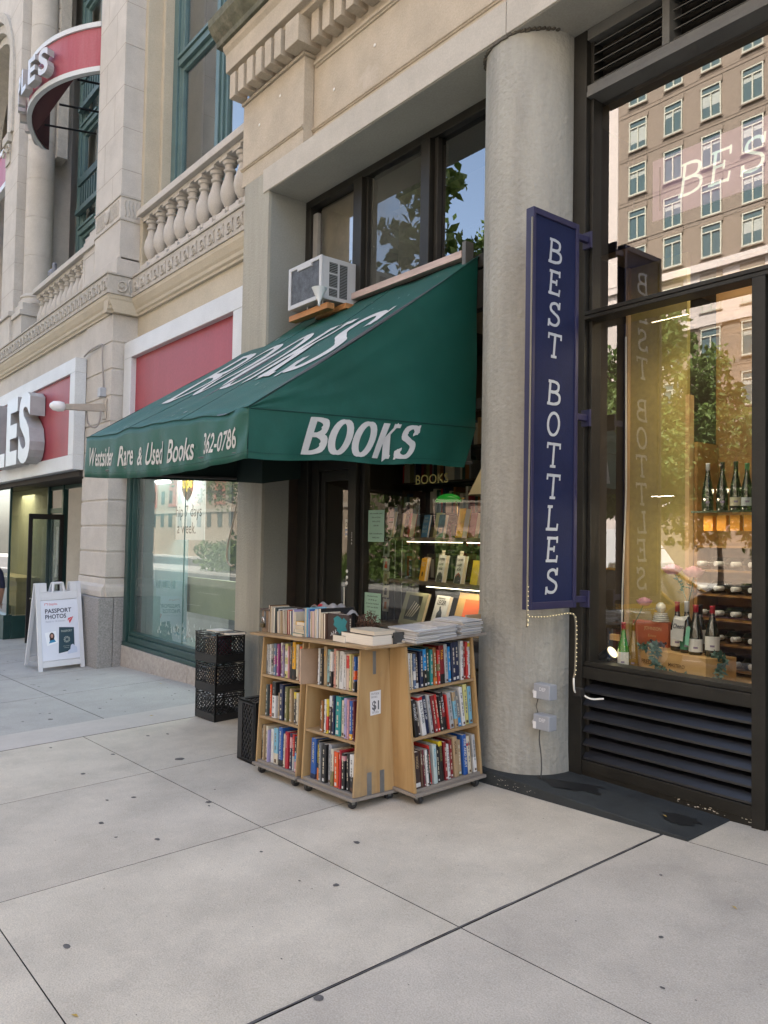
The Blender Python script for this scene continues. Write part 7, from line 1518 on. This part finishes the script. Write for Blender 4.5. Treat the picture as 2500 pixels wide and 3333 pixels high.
# two faces seen: front from (-3.04,4.62) to (-2.50,4.50) and right end
CB = [(-3.05, 4.585), (-2.50, 4.47), (-2.43, 4.70), (-2.98, 4.82)]
b = MB(); b.prism(CB, .775, .925, 'z'); b.build('case', M_pine, wc, .002)
b = MB(); F_ = frame((-3.0, 4.5705, .83), ((.55, -.115, 0)[0]/.562, (-.115)/.562, 0), (0, 0, 1)); text(b, 'FREDERIC', F_, .026, .16, .01); F2 = frame((-2.78, 4.5245, .84), (.55/.562, -.115/.562, 0), (0, 0, 1)); text(b, 'MASTERO', F2, .022, .13, .01); b.build('stencil', mat('burnt stencil', (.12, .06, .02), .8), wc)
zt = .926
bottle(-2.80, 4.66, zt, 'red-capped bottle with a wide cream label, leftmost on the wooden crate', M_gd, M_cap, 'b', None, .31, .042, (.03, .13))
b2 = bottle(-2.71, 4.62, zt, 'white-capped bottle wearing a Cheers card, standing on the wooden crate', M_gd, M_capw, 'b', mat('green label', (.03, .16, .08), .6), .32, .042, (.02, .10))
bottle(-2.665, 4.70, zt, 'dark-capped bottle behind the Cheers card', M_gd, M_capk, 'b', None, .30)
bottle(-2.63, 4.585, zt, 'red-capped bottle with a mint tag, in front on the wooden crate', M_gd, M_cap, 'f', None, .305, .043, (.02, .10))
bottle(-2.53, 4.60, zt, 'red-capped bottle with a square white label, rightmost on the crate', M_gd, M_cap, 'f', None, .305, .044, (.04, .125))
cd_ = thing('gift_card', 'white gift card reading Cheers hung on a wine bottle neck', 'card', (-2.71, 4.56, 1.0)); b = MB(); b.add([(-2.79, 4.572, 1.01), (-2.70, 4.555, 1.0), (-2.685, 4.555, 1.13), (-2.66, 4.56, 1.165), (-2.73, 4.58, 1.15), (-2.765, 4.575, 1.155), (-2.775, 4.575, 1.135)], [tuple(range(7))]); b.build('card', cmat('white'), cd_)
b = MB(); text(b, 'Cheers', frame((-2.775, 4.5665, 1.075), (.98, -.17, .05), (0, 0, 1)), .03, .085, .015, shear=.2); b.build('lettering', cmat('navy'), cd_)
b = MB(); b.add([(-2.675, 4.535, .985), (-2.645, 4.53, .98), (-2.635, 4.53, 1.09), (-2.645, 4.53, 1.105), (-2.665, 4.535, 1.09)], [tuple(range(5))]); o = b.build('gift_tag', mat('mint tag', (.20, .50, .36), .6)); tag(o, 'mint green tag tied to the front bottle', 'tag')
bottle(-3.09, 4.50, .775, 'bright green bottle with a white label at the left of the window', M_gg, M_cap, 'f', None, .31, .038, (.03, .12)); bottle(-3.045, 4.545, .80, 'amber green bottle holding a rose, behind the bright green one', M_ga, MATS['amber bottle glass'], 'f', mat('no label', (.1, .08, .02), .3), .28, .033, (.0, .004))
bx = thing('orange_gift_box', 'burnt orange gift box behind the bottles', 'box', (-3.0, 4.72, .9)); b = MB(); b.box(-3.17, -2.90, 4.72, 4.80, .80, 1.085); b.build('case', mat('burnt orange card', (.42, .11, .05), .55, .05, 4), bx, .002); b = MB(); text(b, 'JOHNSON', frame((-3.08, 4.7185, 1.03), (1, 0, 0), (0, 0, 1)), .022, .13, .01); text(b, 'Estate', frame((-3.05, 4.7185, .985), (1, 0, 0), (0, 0, 1)), .018, .06, 0, .2); b.build('lettering', mat('gold lettering', (.6, .4, .2), .4), bx)
dc = thing('glass_bowls', 'stack of clear glass bowls topped by a stopper on the orange box', 'glassware', (-2.98, 4.76, 1.087)); b = MB()
for k in range(5): b.lathe([(.055-.004*k, 1.088+.012*k), (.06-.004*k, 1.094+.012*k), (.045, 1.099+.012*k)], (-2.98, 4.76, 0), 20)
b.lathe([(.02, 1.15), (.035, 1.17), (.03, 1.20), (.012, 1.215)], (-2.98, 4.76, 0), 18); b.build('bowl', mat('clear glassware', (.55, .56, .52), .08, spec=1), dc, 0, True)
M_rose = mat('pink rose petals', (.72, .40, .42), .6, .12, 30); M_stem = mat('rose leaves', (.03, .12, .04), .5, .2, 20)
def rose(bx_, by_, bz, hx, hy, hz, lab, r=.032, leaves=5):
    t = thing('rose', lab, 'flower', (bx_, by_, bz)); ORG[t.name] = Vector((0, 0, 0)); H_ = Vector((hx-bx_, hy-by_, hz-bz)); b = MB()
    mid = H_*.5+Vector((.01, 0, .01)); b.tube([(0, 0, 0), mid, H_], .0028, 5); rr = random.Random(int(hx*1000))
    for k in range(leaves):
        p = H_*(.25+.6*k/leaves); a = rr.uniform(0, 6.28); d = Vector((math.cos(a), math.sin(a)*.5, .25)).normalized(); s = Vector((-d.y, d.x, 0)).normalized(); l = rr.uniform(.035, .055)
        b.add([p, p+d*l*.5+s*l*.32, p+d*l, p+d*l*.5-s*l*.32], [(0, 1, 2, 3)])
    b.build('stem', M_stem, t); b = MB()
    for ring, (n, rad, hh, op) in enumerate(((3, .35, .95, .1), (4, .6, .9, .3), (5, .9, .8, .55), (6, 1.1, .6, .85))):
        for k in range(n):
            a = 6.283*k/n+ring*.5; vs = []
            for i in range(5):
                for j in range(4):
                    u = (i/4-.5)*1.5; v = j/3; rr_ = r*rad*(.55+.5*v*op+.25*math.sin(v*2.4)); an = a+u*(1.25-.3*v); vs.append(H_+Vector((rr_*math.cos(an), rr_*math.sin(an), r*(-.5+hh*1.35*v-(.22*abs(u))**2))))
            b.add(vs, [(i*4+j, i*4+j+1, (i+1)*4+j+1, (i+1)*4+j) for i in range(4) for j in range(3)])
    b.build('petals', M_rose, t, 0, True)
rose(-2.71, 4.62, 1.24, -2.80, 4.60, 1.44, 'pink rose leaning left above the Cheers bottle', .050, 7); rose(-2.705, 4.63, 1.24, -2.655, 4.60, 1.43, 'pink rose leaning right above the Cheers bottle', .052, 6); rose(-3.045, 4.545, 1.07, -2.975, 4.56, 1.225, 'small drooping pink rose over the glass bowls', .04, 5)
# garland of leaves, grapes
b = MB(); rr = random.Random(61); gp = [(-3.02, 4.56, .94), (-2.93, 4.55, .945), (-2.86, 4.53, .95), (-2.86, 4.50, .88), (-2.83, 4.49, .82), (-2.72, 4.47, .80), (-2.6, 4.45, .79), (-2.5, 4.44, .785), (-2.44, 4.47, .80), (-2.42, 4.50, .87), (-2.43, 4.55, .93), (-2.52, 4.56, .935)]
sp = smooth_pts(gp, 8); b.tube(sp, .003, 5)
for p in sp:
    for q in range(3):
        d = Vector((rr.gauss(0, 1), rr.gauss(0, .5)-.3, rr.gauss(0, .7)-.1)).normalized(); s = d.orthogonal().normalized(); l = rr.uniform(.03, .055); P_ = Vector(p); b.add([P_, P_+d*l*.5+s*l*.2, P_+d*l, P_+d*l*.5-s*l*.2], [(0, 1, 2, 3)])
o = b.build('garland', mat('grey green leaves', (.045, .11, .085), .55, .25, 30)); tag(o, 'grey green leaf garland trailing over the wooden wine crate', 'garland')
b = MB(); rr = random.Random(5)
for i in range(34): b.lathe([(.002, -.009), (.007, -.005), (.009, 0), (.007, .005), (.002, .009)], (-2.90+rr.gauss(0, .022), 4.60+rr.gauss(0, .015), .945+abs(rr.gauss(0, .014))), 8)
o = b.build('grapes', mat('dark grapes', (.03, .015, .03), .3), None, 0, True); tag(o, 'bunch of dark grapes on the wooden crate', 'fruit')
b = MB()
for i in range(26): b.lathe([(.002, -.008), (.007, -.004), (.008, 0), (.007, .004), (.002, .008)], (-3.03+rr.gauss(0, .02), 4.47+rr.gauss(0, .012), .788+abs(rr.gauss(0, .010))), 8)
o = b.build('grapes', mat('green grapes', (.25, .32, .06), .3), None, 0, True); tag(o, 'bunch of pale green grapes at the foot of the green bottle', 'fruit')
# picture light / spot
sp_ = thing('spotlight', 'black spotlight lying in the corner of the wine window', 'lamp', (-3.19, 4.47, .84)); b = MB()
d = Vector((.8, 0, .6)).normalized(); b.tube([Vector((-3.235, 4.46, .82)), Vector((-3.235, 4.46, .82))+d*.11], [.042, .048], 18); b.build('body', mat('black lamp body', (.015, .02, .025), .35), sp_); b = MB(); p = Vector((-3.235, 4.46, .82))+d*.111; b.tube([p, p+d*.003], .040, 18); b.build('lens', emis('spot lens', (1, .85, .5), .35), sp_)
b = MB(); b.box(-3.20, -3.12, 4.50, 4.53, .96, 1.0); o = b.build('wooden_block', M_pine, None, .003); tag(o, 'small pale wooden block above the spotlight', 'block')
# alarm keypad on the dark wall
kp = thing('alarm_keypad', 'cream alarm keypad with a small display on the dark wall', 'keypad', (-3.2, 4.5, 1.7)); b = MB(); b.box(-3.60, -3.445, 4.94, 4.969, 1.68, 1.825); b.build('case', mat('cream plastic', (.50, .47, .36), .5), kp, .006); b = MB(); b.box(-3.53, -3.46, 4.9385, 4.9405, 1.785, 1.81); b.build('display', mat('grey display', (.10, .10, .07), .3), kp); b = MB(); b.box(-3.52, -3.505, 4.9385, 4.9405, 1.70, 1.75); b.build('slot', mat('slot', (.2, .19, .15), .5), kp)
# wine rack with bottles lying down, upper shelf of bottles
wr_ = thing('wine_rack', 'tall wooden wine rack behind the window display', 'rack', (-2.3, 4.9, .77)); b = MB()
for z in (.80, .96, 1.12, 1.28, 1.44, 1.60): b.box(-2.87, -1.2, 4.98, 5.25, z-.014, z)
for x in (-2.86, -1.9): b.box(x-.012, x+.012, 4.98, 5.25, .77, 2.3)
b.box(-2.87, -1.2, 5.26, 5.28, .77, 3.6); b.build('rack_frame', wood('rack wood', (.30, .16, .05), (.20, .10, .03), (.1, 1, 1), 12, .5, g=.1, knots=False), wr_)
b = MB(); b.box(-2.65, -1.4, 4.56, 4.80, 1.80, 1.812); b.build('glass_shelf', mat('smoked shelf', (.04, .05, .04), .1, spec=1), wr_)
pb_ = None; k = 0
for j, z in enumerate((.80, .96, 1.12, 1.28, 1.44)):
    for i in range(7):
        x = -2.80+i*.115
        if pb_ is None:
            pb_ = thing('lying_bottle', 'wine bottle lying neck outward in the wooden rack', 'bottle', (0, 0, 0), group='wine bottles lying in the rack'); b = MB(); b.lathe([(.02, .30), (.04, .29), (.04, .12), (.015, .09), (.015, .0), (.013, -.002)], (0, 0, 0), 16, 'y'); b.build('glass', M_gd, pb_, 0, True); b = MB(); b.lathe([(.0165, .06), (.0165, -.003), (.013, -.004)], (0, 0, 0), 14, 'y'); b.build('capsule', M_capw if 1 else M_capk, pb_, 0, True); o = pb_
        else: o = copy_tree(pb_)
        o.location = (x, 4.92, z+.042); o.rotation_euler = (0, 0, -.3)
for i, (x, z, cm_, lm_) in enumerate(((-2.595, 1.813, M_capw, M_gd), (-2.50, 1.813, M_capk, M_gd), (-2.415, 1.813, M_capk, mat('cream label', (.45, .42, .30), .6)), (-2.345, 1.813, mat('green capsule', (.02, .15, .07), .4), mat('grey label', (.42, .46, .48), .6)), (-2.28, 1.813, M_capw, mat('aqua label', (.05, .40, .35), .6)))):
    bottle(x, 4.66, z, '%s dark bottle on the upper shelf, %s' % (('slender', 'tall', 'cream-labelled', 'grey-labelled', 'aqua-labelled')[i], ('under the white panel edge', 'second from left', 'third from left', 'fourth from left', 'nearest the window frame')[i]), M_gd, cm_, 'f', lm_, .30-.015*(i > 2), .036, (.03, .085))
for i in range(4):
    b = MB(); b.box(-2.60+i*.085, -2.54+i*.085, 4.62, 4.66, 1.69, 1.785); o = b.build('orange_box', mat('plain amber card', (.75, .30, .02), .5), None, .001); tag(o, ['amber box hanging first from left under the upper shelf', 'amber box second from left under the upper shelf', 'amber box third from left under the upper shelf', 'amber box nearest the frame under the upper shelf'][i], 'box', 'amber boxes under the upper wine shelf')  # boxes in one even amber colour, no emission
area('rack_light', (-2.2, 4.75, 1.95), .8, 1.0, (1, .82, .56), sy=.2)
area('crate_spot', (-2.75, 4.43, 1.9), .15, .8, (1, .85, .6))
# ============================================================ STATIONERY SHOP WINDOW POSTER, COUNTER
def QF(b):
    k = 4.70/4.45; b.v = [(x*k, y*k, 1.6+(z-1.6)*k) for x, y, z in b.v]
up = thing('window_poster', 'pale poster reading Ship 7 days a week hung inside the shop window', 'poster', (-9.7, 4.45, 1.5)); b = MB(); b.box(-10.22, -9.17, 4.45, 4.455, 1.555, 2.42); QF(b); b.build('sheet', mat('pale poster sheet', (.78, .80, .76), .6), up)
b = MB(); text(b, 'Ship 7 days', frame((-10.12, 4.447, 1.86), (1, 0, 0), (0, 0, 1)), .15, .86, .0); text(b, 'a week.', frame((-9.98, 4.447, 1.64), (1, 0, 0), (0, 0, 1)), .15, .56, .0); QF(b); b.build('lettering', mat('grey lettering', (.10, .11, .11), .6), up)
b = MB(); pts = [(-9.86, 2.42), (-9.86, 2.22), (-9.80, 2.13), (-9.69, 2.06), (-9.58, 2.13), (-9.52, 2.22), (-9.52, 2.42)]; b.add([(x, 4.446, z) for x, z in pts], [tuple(range(7))]); QF(b); sh_ = b.build('shield', mat('brown shield', (.09, .05, .03), .5), up)
b = MB(); text(b, 'ups', frame((-9.84, 4.444, 2.24), (1, 0, 0), (0, 0, 1)), .14, .30, .03); QF(b); b.build('shield_lettering', mat('gold shield print', (.55, .38, .03), .5), sh_)
area('added_poster_light', (-10.2, 4.42, 2.5), .5, 2.2, (1, 1, .96), (R(50), 0, 0))  # unseen lamp added to brighten the face of the poster
ct = thing('counter', 'pale wooden counter standing inside the left shop corner window', 'counter', (-17.5, 4.5, -.3)); b = MB(); b.box(-19.6, -17.3, 4.25, 4.72, .62, .70); b.build('counter_top', mat('pale laminate', (.48, .40, .22), .5, .06, 3), ct); b = MB(); b.box(-19.5, -17.4, 4.3, 4.68, .1, .619); b.build('front', mat('pale laminate front', (.42, .36, .22), .6, .06, 3), ct); b = MB(); b.box(-19.4, -19.3, 4.32, 4.66, -.4, .10); b.box(-17.6, -17.5, 4.32, 4.66, -.4, .10); b.build('leg', MATS['pale laminate front'], ct)
area('stationery_light', (-9.3, 5.9, 2.5), 2.2, 26, (.93, 1, .98)); area('stationery_light_left', (-18.5, 4.4, 2.45), 1.0, 7, (1, .97, .85))
# ============================================================ PERSON at the left edge of the photo
P0 = Vector((-15.32, 3.30, gz(-15.3, 3.4)))
def skin_body(name, joints, edges, m_):
    me = bpy.data.meshes.new(name); me.from_pydata([tuple(Vector(j[0])) for j in joints], edges, []); o = bpy.data.objects.new(name, me); COL.objects.link(o); ORG[o.name] = Vector((0, 0, 0))
    md = o.modifiers.new('skin', 'SKIN'); 
    for v, j in zip(me.skin_vertices[0].data, joints): v.radius = (j[1], j[2] if len(j) > 2 else j[1])
    me.skin_vertices[0].data[0].use_root = True; s = o.modifiers.new('sub', 'SUBSURF'); s.levels = 2; s.render_levels = 2
    bpy.context.view_layer.update(); dg = bpy.context.evaluated_depsgraph_get(); m2 = bpy.data.meshes.new_from_object(o.evaluated_get(dg)); o.modifiers.clear(); o.data = m2; m2.materials.clear()
    for q in (m_ if isinstance(m_, list) else [m_]): m2.materials.append(q)
    m2.shade_smooth(); return o
J = [((0, 0, .95), .15, .11), ((0, 0, 1.12), .135, .10), ((0, 0, 1.32), .16, .11), ((0, 0, 1.45), .075, .07), ((0, -.01, 1.54), .055), ((0, -.02, 1.64), .088, .10), ((0, -.02, 1.74), .07, .08),
     ((.19, 0, 1.40), .065), ((.25, .03, 1.12), .048), ((.24, -.16, .98), .036), ((.22, -.27, .96), .028),
     ((-.19, 0, 1.40), .065), ((-.25, .02, 1.12), .048), ((-.24, -.05, .88), .036), ((-.24, -.08, .78), .028),
     ((.09, 0, .88), .10), ((.11, -.12, .50), .062), ((.11, -.04, .09), .042), ((.12, -.17, .04), .032), ((-.09, 0, .88), .10), ((-.10, .12, .50), .062), ((-.10, .26, .12), .042), ((-.10, .16, .05), .032)]
E_ = [(0, 1), (1, 2), (2, 3), (3, 4), (4, 5), (5, 6), (2, 7), (7, 8), (8, 9), (9, 10), (2, 11), (11, 12), (12, 13), (13, 14), (0, 15), (15, 16), (16, 17), (17, 18), (0, 19), (19, 20), (20, 21), (21, 22)]
M_skin = mat('skin', (.30, .16, .10), .6); M_navy = mat('navy shirt', (.012, .014, .035), .85, .2, 8); M_grnt = mat('olive trousers', (.05, .08, .04), .9, .2, 8); M_hair = mat('dark hair', (.015, .01, .008), .7)
pe = skin_body('person', J, E_, [M_skin, M_navy, M_grnt, M_hair])
for p in pe.data.polygons:
    c = p.center; r_ = abs(c.x)
    p.material_index = 3 if (c.z > 1.66 or (c.z > 1.55 and c.y > .02)) else 2 if c.z < .97 and r_ < .19 and c.z > .07 else 3 if c.z <= .07 else 1 if c.z < 1.47 and not (r_ > .19 and c.z < 1.06) else 0
for s, hand in ((1, (.22, -.27, .96)), (-1, (-.24, -.08, .78))):
    for k in range(5):
        a = (k-2)*.018; b = MB(); H0 = Vector(hand); dr_ = Vector((a*.6, -.075 if s > 0 else -.02, -.01 if s > 0 else -.075)); 
        if k == 0: dr_ = dr_*.6+Vector((-.03*s, 0, 0))
        b.tube([H0+Vector((a, 0, 0)), H0+Vector((a, 0, 0))+dr_*.55, H0+Vector((a*.9, 0, 0))+dr_*.95+Vector((0, .012, -.012))], [.009, .008, .006], 6); f_ = b.build('finger', M_skin, pe)
b = MB()
for sx in (-.03, .03): b.lathe([(.001, -.008), (.009, -.004), (.009, .004)], (sx, -.115, 1.65), 8, 'y')
b.build('eyes', M_hair, pe); b = MB(); b.prism([(-.115, 1.64), (-.14, 1.605), (-.11, 1.60)], -.012, .012, 'x'); b.build('nose', M_skin, pe)
pe.matrix_world = Matrix.Translation(P0) @ Matrix.Rotation(R(-90), 4, 'Z'); tag(pe, 'person in a navy shirt walking past the far left shop window, mostly cut off', 'person')
